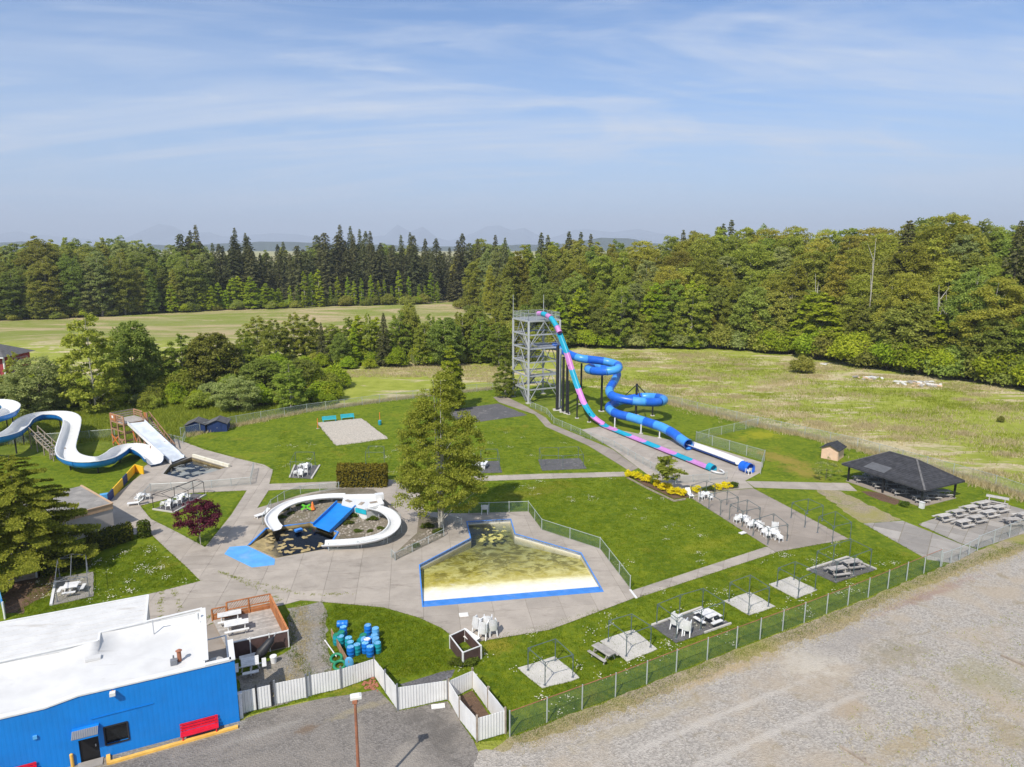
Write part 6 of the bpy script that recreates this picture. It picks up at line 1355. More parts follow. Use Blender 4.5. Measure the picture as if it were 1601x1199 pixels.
# rocks in the mound
def rock_scatter(name, poly_px, n, zf, smin, smax, label):
    poly = P(*poly_px); xs = [p.x for p in poly]; ys = [p.y for p in poly]; m = MB(); cnt = 0; guard = 0
    while cnt < n and guard < n * 30:
        guard += 1; x, y = random.uniform(min(xs), max(xs)), random.uniform(min(ys), max(ys)); c = False
        for i in range(len(poly)):
            a, b = poly[i], poly[(i + 1) % len(poly)]
            if (a.y > y) != (b.y > y) and x < (b.x - a.x) * (y - a.y) / (b.y - a.y) + a.x: c = not c
        if not c: continue
        cnt += 1; s = random.uniform(smin, smax); z = zf((x, y)); k = 6; rows = []
        for h, r in ((-0.2, 0.9), (0.25, 1.0), (0.6, 0.6)): rows.append([(x + s * r * random.uniform(0.75, 1.1) * math.cos(6.283 * j / k + h), y + s * r * random.uniform(0.75, 1.1) * math.sin(6.283 * j / k + h), z + s * h) for j in range(k)])
        for r in rows: r.append(r[0])
        m.strip(rows); m.face(rows[-1][:-1])
    return stuff(m.build(name, 'rock', fix=False), label, 'rocks')
rock_scatter('garden_rocks', ((430, 815), (445, 795), (490, 785), (520, 790), (487, 815), (455, 820)), 120, gz, 0.05, 0.2, 'loose pale rocks on the left of the planted mound')
rock_scatter('garden_rocks', ((522, 836), (556, 800), (575, 805), (600, 812), (607, 825), (590, 838), (540, 846)), 150, gz, 0.05, 0.2, 'loose pale rocks on the right of the planted mound')
rock_scatter('bed_rocks', ((617, 872), (690, 838), (680, 825), (650, 840)), 60, lambda p: 0.08, 0.07, 0.18, 'small stones in the birch planting bed')

# ================================================================== SMALL THINGS ON THE FAR LAWN
for k, (x0, y0, x1, y1) in enumerate(((504, 660, 526, 658), (533, 656.5, 554, 654.5))): bench(('left', 'right')[k] + ' turquoise bench behind the sand court', at(x0, y0), at(x1, y1), 'bench_cyan', back=True, n=3, group='turquoise benches')
for k, (x, y, h) in enumerate(((497, 670, 1.9), (594, 661, 2.0))):
    p = at(x, y); t = thing('net_post', ('orange net post at the left of the sand court', 'orange net post right of the sand court')[k], 'post', p); MB().cyl(p, p + U * h, 0.06, 0.06, 8).build('pole', 'post_orange', t); MB().cyl(p, p + U * 0.06, 0.3, 0.3, 12).build('base', 'concrete_old', t)
place(BR['teal'], at(594, 664.5) + Vector((0, 0, 0.02)), 0.3, 'lone teal drum on the far lawn right of the sand court', None, 1.0)
# timber box and blue edge by the cedar
tb = thing('timber_planter', 'weathered timber planter box under the cedar', 'planter', at(38, 905)); q = P((15, 912), (58, 903), (61, 892), (18, 899))
for i in range(4):
    for z in (0.15, 0.42): MB().bar(q[i] + U * z, q[(i + 1) % 4] + U * z, 0.08, 0.24).build('board', 'wood_stair', tb)
    MB().box(q[i] + U * 0.4, (0.14, 0.14, 0.8), R(12)).build('post', 'wood_white', tb)
bf = thing('blue_fence', 'blue boarded fence cut off by the left edge beside the cedar', 'fence', at(6, 965)); a, b = at(8, 968), at(-8, 905)
for k in range(9): MB().bar(a.lerp(b, k / 9) + U * 0.75, a.lerp(b, (k + 0.95) / 9) + U * 0.75, 0.06, 1.5).build('board', 'barrel_pale' if k % 3 else 'wall_blue', bf)
for k in (0, 0.5, 1): MB().bar(a.lerp(b, k), a.lerp(b, k) + U * 1.65, 0.12).build('post', 'white_paint', bf)
# far red house at the left edge
hp = at(2, 596); hs = thing('red_house', 'dark red house with grey roof at the left edge beyond the willow', 'house', hp)
def HH(a, b, z): return hp + Vector((a, b, z))
HZ = hgt(2, 596, 556)
MB().prism([HH(-14, 0, 0), HH(1.4, 0, 0), HH(1.4, 9, 0), HH(-14, 9, 0)], 0, HZ).build('wall', 'house_red', hs)
m = MB(); m.face([HH(-15, -1.2, HZ - 0.2), HH(2.2, -1.2, HZ - 0.2), HH(-3.0, 4.5, HZ + 2.4), HH(-15, 4.5, HZ + 2.4)]); m.face([HH(2.2, -1.2, HZ - 0.2), HH(2.2, 10.2, HZ - 0.2), HH(-3.0, 4.5, HZ + 2.4)]); m.face([HH(-15, 10.2, HZ - 0.2), HH(2.2, 10.2, HZ - 0.2), HH(-3.0, 4.5, HZ + 2.4), HH(-15, 4.5, HZ + 2.4)]); m.build('roof', 'shingle_grey', hs, fix=False)
MB().bar(HH(-15, -1.2, HZ - 0.3), HH(2.2, -1.2, HZ - 0.3), 0.12, 0.3).bar(HH(1.3, -0.05, 0), HH(1.3, -0.05, HZ), 0.3).build('trim', 'white_paint', hs)
for a, z in ((-0.9, HZ * 0.45), (-0.9, HZ * 0.85), (-5, HZ * 0.45)):
    wd_ = MB().box(HH(a, -0.06, z), (1.5, 0.1, 1.5)).build('window', 'glass_dark', hs); fm = MB()
    for dx, dz_, lx, lz_ in ((0, 0.8, 1.8, 0.18), (0, -0.8, 1.8, 0.18), (0.8, 0, 0.18, 1.6), (-0.8, 0, 0.18, 1.6)): fm.box(HH(a + dx, -0.12, z + dz_), (lx, 0.1, lz_))
    fm.build('frame', 'white_paint', wd_)
for z in (HZ * 0.3, HZ * 0.72):
    bl = MB().box(HH(2.4, 3, z), (2.0, 4.5, 0.2)).build('balcony', 'steel_dark', hs); MB().bar(HH(3.4, 0.8, z + 1.0), HH(3.4, 5.2, z + 1.0), 0.08).bar(HH(3.4, 0.8, z), HH(3.4, 0.8, z + 1.0), 0.08).bar(HH(3.4, 5.2, z), HH(3.4, 5.2, z + 1.0), 0.08).bar(HH(3.4, 3, z), HH(3.4, 3, z + 1.0), 0.08).build('balustrade', 'steel_dark', bl)
# scrap heap out in the meadow and concrete kerb pieces in the gravel
def scraps(name, px, n, r, lab, mats=('litter_white', 'litter_white', 'wood_weathered', 'shed_beige')):
    t = thing(name, lab, 'debris', at(*px)); c = at(*px)
    for k in range(n):
        a = random.uniform(-1, 1) * r[0]; b = random.uniform(-1, 1) * r[1]; MB().box(c + Vector((a, b, random.uniform(0.1, 0.4))), (random.uniform(0.5, 2.0), random.uniform(0.3, 0.8), random.uniform(0.1, 0.4)), random.uniform(0, 3)).build('scrap', random.choice(mats), t)
scraps('scrap_heap', (1434, 601), 46, (4.6, 3.2), 'long heap of white scrap in the meadow'); scraps('scrap_heap', (1360, 592), 22, (3.2, 1.4), 'smaller heap of white scrap in the meadow'); scraps('scrap_heap', (1290, 570), 4, (0.8, 0.6), 'few white scraps at the forest edge')
for (x0, y0, x1, y1, lab) in ((1313, 1166, 1360, 1195, 'dark timber lying in the gravel at the bottom edge'), (1565, 1024, 1605, 1042, 'dark timber lying in the gravel at the right edge')):
    a, b = at(x0, y0, 0.1), at(x1, y1, 0.1); tag(MB().bar(a, b, 0.14, 0.16).bar(a.lerp(b, 0.6), a.lerp(b, 0.75) + Vector((0.3, 0.1, 0)), 0.1).build('timber', 'wood_stair'), lab, 'timber')
for k, (x, y) in enumerate(((663, 1063), (672, 1068))): pass
stuff(rock_scatter('debris_heap', ((566, 1068), (584, 1060), (598, 1082), (570, 1078)), 60, lambda p: 0.04, 0.05, 0.14, 'brick rubble at the foot of the white fence'), 'brick rubble at the foot of the white fence', 'rubble')
bpy.data.objects['debris_heap'].data.materials[0] = MATS['rust']

# ================================================================== VEGETATION
def leaves(cen, nrm, size, aspect=0.55, jitter=0.9):
    """one bent diamond leaf spray per centre; returns (4N, 3) corners"""
    n = len(cen); r = rng.normal(size=(n, 3)); nn = nrm + r * jitter; nn /= np.linalg.norm(nn, axis=1)[:, None] + 1e-9
    a = np.cross(nn, rng.normal(size=(n, 3))); a /= np.linalg.norm(a, axis=1)[:, None] + 1e-9; b = np.cross(nn, a)
    s = (np.asarray(size) * rng.uniform(0.6, 1.25, n))[:, None] if np.ndim(size) == 0 else (size * rng.uniform(0.6, 1.25, n))[:, None]
    v = np.empty((n, 4, 3)); v[:, 0] = cen - a * s; v[:, 1] = cen - b * s * aspect; v[:, 2] = cen + a * s + nn * s * 0.15; v[:, 3] = cen + b * s * aspect; return v.reshape(-1, 3)
def clump_leaves(centres, radii, per, size, flat=0.75, jitter=0.8, shell=0.55):
    cs = []; ns = []
    for c, r in zip(centres, radii):
        k = max(4, int(per * (r / np.mean(radii)) ** 2)); d = rng.normal(size=(k, 3)); d /= np.linalg.norm(d, axis=1)[:, None]; d[:, 2] = np.where(d[:, 2] < -0.3, -d[:, 2] * 0.6, d[:, 2])
        q = rng.uniform(shell, 1.0, k)[:, None] * r; p = c + d * q * np.array([1, 1, flat]); cs.append(p); ns.append(d * 0.7 + np.array([0, 0, 0.9]))
    return leaves(np.concatenate(cs), np.concatenate(ns), size, jitter=jitter)
def trunk_mesh(h, r, limbs, base_h, n=7, lean=0.0, forks=1):
    m = MB(); k = 6; tops = []
    for f in range(forks):
        a = 2 * math.pi * f / max(1, forks) + 0.5; off = 0 if forks == 1 else r * 1.4
        path = [Vector((math.cos(a) * off * (1 + i * 0.35) * (forks > 1) + random.uniform(-1, 1) * r * 0.35 * (i > 0), math.sin(a) * off * (1 + i * 0.35) * (forks > 1) + random.uniform(-1, 1) * r * 0.35 * (i > 0), h * 0.93 * i / k)) for i in range(k + 1)]; path[0].z = -0.2
        m.tube(path, [r * (1.25 if i == 0 else 1) * (1 - 0.88 * i / k) for i in range(k + 1)], n); tops.append(path)
    for c in limbs:
        path = tops[random.randrange(len(tops))]; z = max(base_h * 0.7, c[2] - random.uniform(0.12, 0.25) * h); i = min(k - 1, int(z / (h * 0.93) * k)); f = z / (h * 0.93) * k - i; s = path[i].lerp(path[i + 1], min(1, f)); e = Vector(c); md = s.lerp(e, 0.5) + U * random.uniform(-0.02, 0.03) * h
        rr = r * 0.42 * (1 - 0.6 * z / h); m.tube([s, md, e], [rr, rr * 0.6, rr * 0.18], 5, False)
    return m.mesh('trunk')
def broadleaf(name, h, w_, base, nc, per, size, leaf, bark='bark', prof=None, flat=0.75, forks=1, tr=None, crad=0.16, jitter=0.6, shell=0.25, lobes=None):
    prof = prof or (lambda t: (math.sin(math.pi * min(1, (t * 0.92 + 0.08)) ** 0.8)) ** 0.6)
    cs = []; rs = []
    for lx, ly, z0, z1, lr, ln in (lobes or ()):
        for _ in range(ln):
            d = Vector((random.gauss(0, 1), random.gauss(0, 1), random.gauss(0, 1))).normalized() * random.random() ** 0.4; zz = (z0 + z1) / 2 + d.z * (z1 - z0) / 2; tp = 1 - 0.45 * max(0, d.z)
            cs.append((lx + d.x * lr * tp, ly + d.y * lr * tp, zz)); rs.append(w_ * crad * random.uniform(0.6, 1.25))
    if lobes: nc = len(cs)
    while len(cs) < nc:
        t = random.random(); R_ = prof(t) * w_ / 2
        if random.random() > (R_ / (w_ / 2)) ** 1.2 + 0.1: continue
        a = random.uniform(0, 6.283); q = R_ * math.sqrt(random.uniform(0.12, 1.0)); cs.append((q * math.cos(a), q * math.sin(a), base + (h - base) * t * 0.97)); rs.append(w_ * crad * random.uniform(0.65, 1.25) * (0.55 + 0.45 * R_ / (w_ / 2)))
    cs = np.array(cs); rs = np.array(rs); limbs = [tuple(c * np.array([0.85, 0.85, 0.97])) for c in cs[rng.permutation(nc)[:min(26, max(6, nc // 6))]]]
    t = thing(name, None, 'tree'); tm = trunk_mesh(h, tr or h * 0.012, limbs, base, forks=forks); link('trunk', tm, bark, t); link('crown', npmesh('crown', clump_leaves(cs, rs, per, size, flat, jitter, shell), 4), leaf, t); return t
def conifer(name, h, w_, base, leaf, dens=1.0, size=0.34, droop=0.25, bark='bark', gap=0.028, power=0.85, ragged=0.3):
    pts = []; nr = []; z = base
    while z < h * 0.985:
        t = (z - base) / (h - base); L = (1 - t) ** power * w_ / 2 + 0.12; nb = max(4, int(7 * (0.5 + L / (w_ / 2)) * 0.75)); a0 = random.uniform(0, 6.28)
        for k in range(nb):
            a = a0 + 6.283 * k / nb + random.uniform(-0.25, 0.25); l = L * random.uniform(1 - ragged, 1.08); ns = max(3, int(l / size * 3.2 * dens))
            f = np.sqrt(rng.uniform(0.03, 1, ns)); sp = rng.normal(0, 0.09, ns) * l * (1.1 - f * 0.5); x = f * l; zz = z - droop * x * f + 0.10 * x + rng.normal(0, 0.05, ns) * size * 2
            pts.append(np.stack([x * math.cos(a) - sp * math.sin(a), x * math.sin(a) + sp * math.cos(a), zz], 1)); nr.append(np.tile([0.35 * math.cos(a), 0.35 * math.sin(a), 1.0], (ns, 1)))
        z += h * gap * random.uniform(0.75, 1.25) * (1 - 0.45 * t)
    t = thing(name, None, 'tree'); m = MB().tube([Vector((0, 0, -0.2)), Vector((0, 0, h * 0.5)), Vector((0, 0, h * 0.99))], [h * 0.016, h * 0.010, 0.02], 7); tm = m.mesh('trunk'); link('trunk', tm, bark, t)
    link('crown', npmesh('crown', leaves(np.concatenate(pts), np.concatenate(nr), size, 0.5, 0.55), 4), leaf, t); return t
def tset(proto, loc, rz, sx, sz, label, group=None, cat=None):
    o = place(proto, loc, rz, label, group); o.scale = (sx, sx, sz)
    if cat: o['category'] = cat
    return o

# --- the near trees, each its own build
bh = hgt(690, 826, 574)
o = broadleaf('birch_tree', bh, 13.2, 1.2, 300, 125, 0.13, 'leaf_birch', 'bark_pale', forks=4, tr=0.16, crad=0.066, shell=0.3, jitter=0.9, lobes=[(0.5, 0, 8.0, bh - 0.2, 2.5, 62), (-2.7, 0.4, 6.0, bh * 0.82, 2.7, 70), (3.2, -0.4, 5.0, bh * 0.74, 2.8, 66), (-0.5, -1.6, 2.2, bh * 0.55, 4.8, 96), (-3.4, 0, 1.6, bh * 0.42, 3.1, 52), (3.4, 0.4, 1.8, bh * 0.44, 3.2, 52), (0.5, 2.6, 3, bh * 0.65, 3.2, 40), (1.0, 0.3, bh * 0.66, bh * 1.0, 1.5, 22), (-2.2, 0.2, bh * 0.6, bh * 0.9, 1.3, 16)])
tset(o, at(690, 826), 0.0, 0.9, 1.0, 'tall multi-stemmed birch between the splash pool and the large pool', cat='tree')
o = broadleaf('poplar_tree', 13.0, 6.5, 0.6, 170, 120, 0.22, 'leaf_bright', prof=lambda t: max(0.05, (1 - t) ** 0.6 * min(1, 0.6 + t * 2)), crad=0.12); tset(o, at(706, 640), 0, 1.05, 1.0, 'bright green pointed tree at the back fence behind the birch', cat='tree')
ch_ = hgt(37, 893, 704, 45); o = conifer('cedar_tree', ch_, 14.5, 1.6, 'leaf_cedar', 7.0, 0.15, 0.14, 'bark', 0.052, 0.55, 0.35); tset(o, at(40, 893), 0, 1.0, 1.0, 'large golden green cedar with layered drooping branches at the left', cat='tree')
ph = hgt(314, 852, 781); o = broadleaf('plum_tree', ph, 6.0, 1.9, 85, 80, 0.14, 'leaf_purple', 'bark_pale', crad=0.13, prof=lambda t: max(0.1, math.sin(math.pi * min(1, t * 0.8 + 0.18))) ** 0.5); tset(o, at(314, 852), 0, 0.74, 1.0, 'small tree with dark purple leaves on the triangular lawn', cat='tree')
o = broadleaf('young_maple', 5.3, 4.6, 1.5, 34, 60, 0.2, 'leaf_birch', 'bark_pale', crad=0.15); tset(o, at(1043, 766), 0, 1.0, 0.95, 'young tree standing in the bed of yellow shrubs', cat='tree')
o = broadleaf('thin_sapling', 3.2, 3.4, 0.6, 22, 26, 0.13, 'leaf_willow', crad=0.14); tset(o, at(1291, 750), 0, 1.0, 1.0, 'thin pale sapling beside the path to the shelter', cat='tree')
# --- hedges
def hedge(label, poly_px, h, leaf, size=0.14, dens=60, name='hedge', core='hedge_core'):
    poly = [Vector(p) for p in P(*poly_px)]; t = thing(name, label, 'hedge', poly[0]); c = inset(poly, 0.18); inv = BASE[t.name].inverted()
    pts = []; nr = []; n = len(poly); sg = 1 if area2(poly) > 0 else -1
    for i in range(n):
        a, b = poly[i], poly[(i + 1) % n]; L = (b - a).length; k = int(L * h * dens); f = rng.uniform(0, 1, k); z = rng.uniform(0.02, 1, k) * h; d = (b - a).normalized(); nv = np.array([d.y * sg, -d.x * sg, 0.2]); off = rng.normal(0, 0.07, k)
        p = np.array(a)[None] + f[:, None] * np.array(b - a)[None] + nv[None] * off[:, None]; p[:, 2] = z; pts.append(p); nr.append(np.tile(nv, (k, 1)))
    for tri in tess([poly]):
        ar = abs(area2(tri)) / 2; k = int(ar * dens * 1.2); r1 = np.sqrt(rng.uniform(0, 1, k)); r2 = rng.uniform(0, 1, k); q = [np.array(v) for v in tri]; p = (1 - r1)[:, None] * q[0] + (r1 * (1 - r2))[:, None] * q[1] + (r1 * r2)[:, None] * q[2]; p[:, 2] = h + rng.normal(0, 0.07, k); pts.append(p); nr.append(np.tile([0, 0, 1.0], (k, 1)))
    v = leaves(np.concatenate(pts), np.concatenate(nr), size, 0.6, 0.7) - np.array(poly[0])[None]; link('foliage', npmesh('foliage', v, 4), leaf, t); MB().prism(c, 0, h - 0.12).build('core', core, t); return t
hedge('clipped dark hedge along the front of the low stucco building', ((143, 867), (209, 845), (204, 838), (136, 858)), 1.75, 'leaf_hedge')
hedge('dark hedge behind the paved pad with the canopy frame', ((66, 904), (142, 886), (138, 872), (64, 890)), 1.7, 'leaf_hedge')
q_ = [at(226, 839) + Vector((0.62 * math.cos(2 * math.pi * k / 12), 0.62 * math.sin(2 * math.pi * k / 12), 0)) for k in range(12)]
def hedge_w(label, poly, *a_, **k_):
    global P; oldP = P; P = lambda *x: list(x)
    try: return hedge(label, poly, *a_, **k_)
    finally: P = oldP
hedge_w('round clipped column of hedge at the end of the dark hedge', q_, 1.75, 'leaf_hedge', 0.12, 110)
hedge('olive clipped hedge behind the kiddie slide platform', ((528, 763), (604, 763), (606, 751), (530, 751)), 2.5, 'leaf_hedge_olive', 0.16, 55)

# --- shrubs with yellow flowers
def bush_proto(name, w_, h, per, size, leaf, nc=16, cat='shrub', shell=0.4):
    cs = []; rs = []
    for _ in range(nc): a = random.uniform(0, 6.28); q = math.sqrt(random.random()) * w_ * 0.34; cs.append((q * math.cos(a), q * math.sin(a), h * random.uniform(0.25, 0.72) * (1 - 0.35 * q / (w_ * 0.34)))); rs.append(w_ * 0.22 * random.uniform(0.7, 1.2))
    t = thing(name, None, cat); link('foliage', npmesh('foliage', clump_leaves(np.array(cs), np.array(rs), per, size, 0.8, 0.8, shell), 4), leaf, t)
    m = MB()
    for k in range(5): a = k * 1.257; m.tube([Vector((0, 0, -0.1)), Vector((math.cos(a) * w_ * 0.1, math.sin(a) * w_ * 0.1, h * 0.3)), Vector((math.cos(a) * w_ * 0.25, math.sin(a) * w_ * 0.25, h * 0.6))], [w_ * 0.02, w_ * 0.014, w_ * 0.006], 5)
    link('stem', m.mesh('stem'), 'bark', t); return t
YB = bush_proto('yellow_shrub', 1.9, 1.45, 90, 0.09, 'leaf_yellow'); YG = bush_proto('green_shrub', 1.9, 1.3, 80, 0.10, 'leaf_herb')
ysp = [(984, 746, 1, 'first from the left'), (996, 749, 1, 'second from the left'), (1011, 754, 1, 'third from the left'), (1028, 761, 0.9, 'fourth from the left'), (1040, 767, 1.1, 'just left of the young tree'), (1053, 773, 1.0, 'just right of the young tree'), (1065, 775, 1.0, 'fifth from the right'), (1088, 770, 0.9, 'nearest the white lounger'), (1122, 766, 0.9, 'second from the right end'), (1136, 764, 0.9, 'at the right end')]
for x, y, s, nm in ysp: tset(YB, at(x, y), random.uniform(0, 6), s, s, f'yellow flowering shrub {nm} of the row below the run-out', 'yellow shrubs')
for x, y, s, nm in ((1023, 757, 0.8, 'between yellow shrubs left of the young tree'), (1100, 769, 0.7, 'behind the terrace frame among yellow shrubs'), (1110, 768, 0.8, 'right of the terrace frame among yellow shrubs'), (1146, 762, 0.9, 'at the right end of the yellow shrub row')): tset(YG, at(x, y), random.uniform(0, 6), s, s, f'green shrub {nm}', 'green shrubs in the bed')
for x, y, s, nm in ((440, 812, 0.7, 'inside the left kiddie slide curve'), (455, 806, 0.6, 'among the rocks left of the blue slide'), (570, 806, 0.9, 'right below the kiddie platform'), (556, 812, 0.8, 'between blue slide and right kiddie slide'), (596, 828, 0.6, 'inside the right kiddie slide curve'), (685, 833, 0.8, 'at the right corner of the birch bed'), (735, 1037, 0.8, 'in front of the dark brown enclosure'), (715, 1040, 0.8, 'at the left foot of the dark brown enclosure'), (728, 1022, 0.7, 'growing inside the dark brown enclosure'), (1415, 791, 0.9, 'in the mulch in front of the shelter'), (262, 699, 0.6, 'below the wide white slide'), (470, 795, 0.7, 'beside the lime play figure'), (448, 800, 0.7, 'near the top of the left kiddie slide curve'), (505, 792, 0.6, 'left of the blue slide top'), (545, 822, 0.7, 'right of the blue slide foot'), (582, 816, 0.8, 'in the middle of the right rock garden'), (560, 832, 0.6, 'above the right kiddie slide end'), (578, 832, 0.5, 'low in the right rock garden'), (650, 855, 0.6, 'in the middle of the birch bed'), (668, 826, 0.9, 'at the foot of the birch')): tset(YG, at(x, y) + U * (gz(at(x, y)) - 0.1 if 400 < x < 630 else 0), random.uniform(0, 6), s, s * 0.7, f'low green bush {nm}', 'low bushes')

# --- prototypes for the belt and the forest
pr1 = lambda t: max(0.08, math.sin(math.pi * min(1, t * 0.86 + 0.12))) ** 0.55
DEC = [broadleaf('cottonwood_tree', 26, 13.5, 1.5, 400, 105, 0.245, 'leaf_cottonwood', 'bark_pale', pr1, crad=0.115, flat=0.95, jitter=0.9, shell=0.45), broadleaf('cottonwood_tree', 26, 12, 1.2, 380, 105, 0.245, 'leaf_cottonwood', 'bark_pale', lambda t: max(0.08, (1 - t) ** 0.5 * min(1, 0.55 + 1.9 * t)), crad=0.115, flat=0.95, jitter=0.9, shell=0.45)]
FOR = [broadleaf('alder_tree', 24, 11.5, 1.0, 360, 100, 0.245, 'leaf_forest', 'bark_pale', pr1, crad=0.115, flat=0.95, jitter=0.9, shell=0.45), broadleaf('alder_tree', 24, 10, 0.8, 340, 100, 0.245, 'leaf_forest', 'bark', lambda t: max(0.08, (1 - t) ** 0.55 * min(1, 0.6 + 1.6 * t)), crad=0.115, flat=0.95, jitter=0.9, shell=0.45)]
MIX = [broadleaf('aspen_tree', 24, 9.5, 1.5, 300, 100, 0.24, 'leaf_willow', 'bark_pale', pr1, crad=0.11, flat=0.95, jitter=0.9, shell=0.4), broadleaf('maple_tree', 22, 12, 1.2, 320, 100, 0.25, 'leaf_belt', 'bark', pr1, crad=0.10, flat=0.9, jitter=0.9, shell=0.4)]
BRT = [broadleaf('young_poplar', 12, 5.5, 0.3, 120, 80, 0.23, 'leaf_lime', 'bark', lambda t: max(0.06, (1 - t) ** 0.6 * min(1, 0.7 + 1.5 * t)), crad=0.15), broadleaf('slim_poplar', 15, 3.2, 0.4, 110, 60, 0.22, 'leaf_lime', 'bark_pale', lambda t: max(0.15, (1 - t) ** 0.4 * min(1, 0.6 + 2 * t)), crad=0.19)]
WIL = broadleaf('willow_tree', 9, 9.5, 0.3, 190, 110, 0.18, 'leaf_willow', 'bark', pr1, crad=0.12)
DARK = [broadleaf('belt_tree', 13, 8.0, 0.5, 220, 90, 0.18, 'leaf_belt', 'bark_pale', lambda t: float(np.interp(t, [0, 0.25, 0.5, 0.75, 0.92, 1], [0.7, 1.0, 0.85, 0.62, 0.4, 0.12])), crad=0.085, flat=0.95, jitter=0.75), broadleaf('belt_tree', 11, 7.5, 0.4, 300, 80, 0.2, 'leaf_forest', 'bark', pr1, crad=0.115, flat=0.95, jitter=0.9, shell=0.45)]
CON = [conifer('fir_tree', 30, 16, 1.2, 'leaf_conifer', 2.0, 0.36, 0.3, gap=0.024, ragged=0.65, power=0.62), conifer('fir_tree', 30, 13.5, 1.5, 'leaf_conifer', 2.0, 0.38, 0.26, gap=0.026, power=0.75, ragged=0.45), conifer('fir_tree', 30, 11.5, 2.0, 'leaf_conifer', 1.7, 0.42, 0.2, gap=0.028, ragged=0.5, power=0.72)]
SHR = [bush_proto('thicket_bush', 6.0, 4.6, 330, 0.21, 'leaf_bright', 30), bush_proto('thicket_bush', 6.0, 4.2, 330, 0.21, 'leaf_forest', 30), bush_proto('thicket_bush', 5.5, 3.6, 330, 0.20, 'leaf_willow', 28)]

BEL = [bush_proto('belt_shrub', 6.0, 4.8, 330, 0.20, 'leaf_bright', 32), bush_proto('belt_shrub', 6.0, 4.6, 330, 0.20, 'leaf_willow', 30), bush_proto('belt_shrub', 6.0, 5.0, 330, 0.20, 'leaf_belt', 32)]
def grow(proto, x, y, ytop, label, group=None, wpx=None, h0=None, base_w=None, cat=None):
    """stand a copy at ground pixel (x, y) so that its top reaches pixel row ytop"""
    loc = at(x, y); h = hgt(x, y, ytop); sz = h / h0; sx = sz * random.uniform(0.85, 1.12) if wpx is None else (wpx / FPX * loc.length) / base_w
    return tset(proto, loc, random.uniform(0, 6.28), sx, sz, label, group, cat)
# tree belt between the park and the far field
belt = [('D0', 150, 643, 484, 84, 'tall dense tree left of the belt above the open slide'), ('D1', 212, 622, 500, 68, 'second tall tree in the belt right of the tallest one'), ('W', 66, 645, 556, 84, 'rounded pale willow near the red house'), ('D1', 18, 640, 590, 40, 'low dark tree below the red house'), ('D0', 27, 612, 548, 26, 'narrow dark tree in front of the red house'), ('D1', 250, 605, 555, 60, 'bushy tree right of the two tall belt trees'), ('D0', 290, 615, 520, 62, 'bushy tree in the left middle of the belt'), ('D1', 335, 612, 518, 78, 'wide bushy tree in the middle of the belt'), ('D0', 385, 605, 512, 46, 'upright tree right of the wide bushy one'), ('W', 372, 642, 588, 66, 'pale round willow at the back fence'), ('D0', 455, 640, 562, 60, 'leafy tree at the back fence right of the pale willow'), ('D1', 415, 618, 560, 70, 'low wide tree behind the back fence'), ('D1', 475, 612, 560, 60, 'low wide tree left of the slim dark fir'),
        ('C1', 505, 573, 503, 24, 'slim dark fir in the tree belt'), ('C0', 602, 572, 488, 36, 'broad dark fir in the tree belt'), ('D0', 578, 570, 487, 26, 'pointed tree left of the broad fir'), ('D1', 640, 562, 472, 36, 'tall grey green tree right of the broad fir'), ('B0', 688, 565, 494, 30, 'pointed green tree in the right part of the belt'), ('D0', 718, 560, 486, 34, 'olive tree in the right part of the belt'), ('D1', 745, 560, 476, 44, 'rounded tree at the right end of the belt'), ('D0', 775, 562, 480, 44, 'dense tree just left of the tower'), ('B0', 555, 572, 508, 24, 'light green tree left of the firs'), ('D1', 535, 574, 520, 30, 'small tree beside the slim fir'), ('B0', 660, 568, 515, 26, 'light green tree between grey tree and pointed tree'), ('D0', 812, 560, 492, 40, 'olive tree directly behind the tower'), ('D0', 790, 620, 560, 44, 'sparse bush tree at the foot of the tower')]
kinds = {'D0': (DARK[0], 13, 8.0), 'D1': (DARK[1], 11, 7.5), 'W': (WIL, 9, 9.5), 'C0': (CON[1], 30, 13.5), 'C1': (CON[2], 30, 11.5), 'B0': (BRT[0], 12, 5.5)}
belt += [(random.choice(('D0', 'D1', 'B0')), x_, random.uniform(560, 568), random.uniform(486, 520), random.uniform(30, 48), f'belt tree at the far field standing {n_}') for x_, n_ in ((525, 'right of the slim fir'), (548, 'close to the left of the firs'), (590, 'behind the broad fir'), (618, 'between the broad fir and the grey tree'), (652, 'right behind the grey green tree'), (674, 'left of the pointed green tree'), (703, 'right of the pointed green tree'), (732, 'between the olive and the rounded tree'), (760, 'right of the rounded tree'), (788, 'half hidden by the tower left column'), (830, 'seen through the tower'))]
belt += [(random.choice(('D0', 'D0', 'D1', 'B0')), x_, random.uniform(562, 572), random.uniform(482, 506), random.uniform(44, 62), f'broad belt tree {n_}') for x_, n_ in ((405, 'left of the slim fir and above the blue sheds'), (432, 'above the pale round willow'), (462, 'above the leafy tree at the back fence'), (486, 'just left of the slim fir'), (517, 'behind the slim fir'), (563, 'behind the light green tree'), (626, 'left of the grey green tree'), (665, 'above the bright pointed tree'), (697, 'behind the pointed green tree'), (724, 'behind the olive tree'), (752, 'behind the rounded tree'), (780, 'beside the tower'))]
for kd, x, y, yt, wp, lab in belt: pr_, h0, bw = kinds[kd]; grow(pr_, x, y, yt, lab, 'trees of the belt', wp, h0, bw)
tset(SHR[1], at(1253, 583), 1, 1.05, 1.3, 'lone round bush at the meadow edge near the forest', None)
tset(SHR[1], at(1564, 660), 1, 0.22, 0.35, 'tiny dark bush alone in the meadow on the right', None)
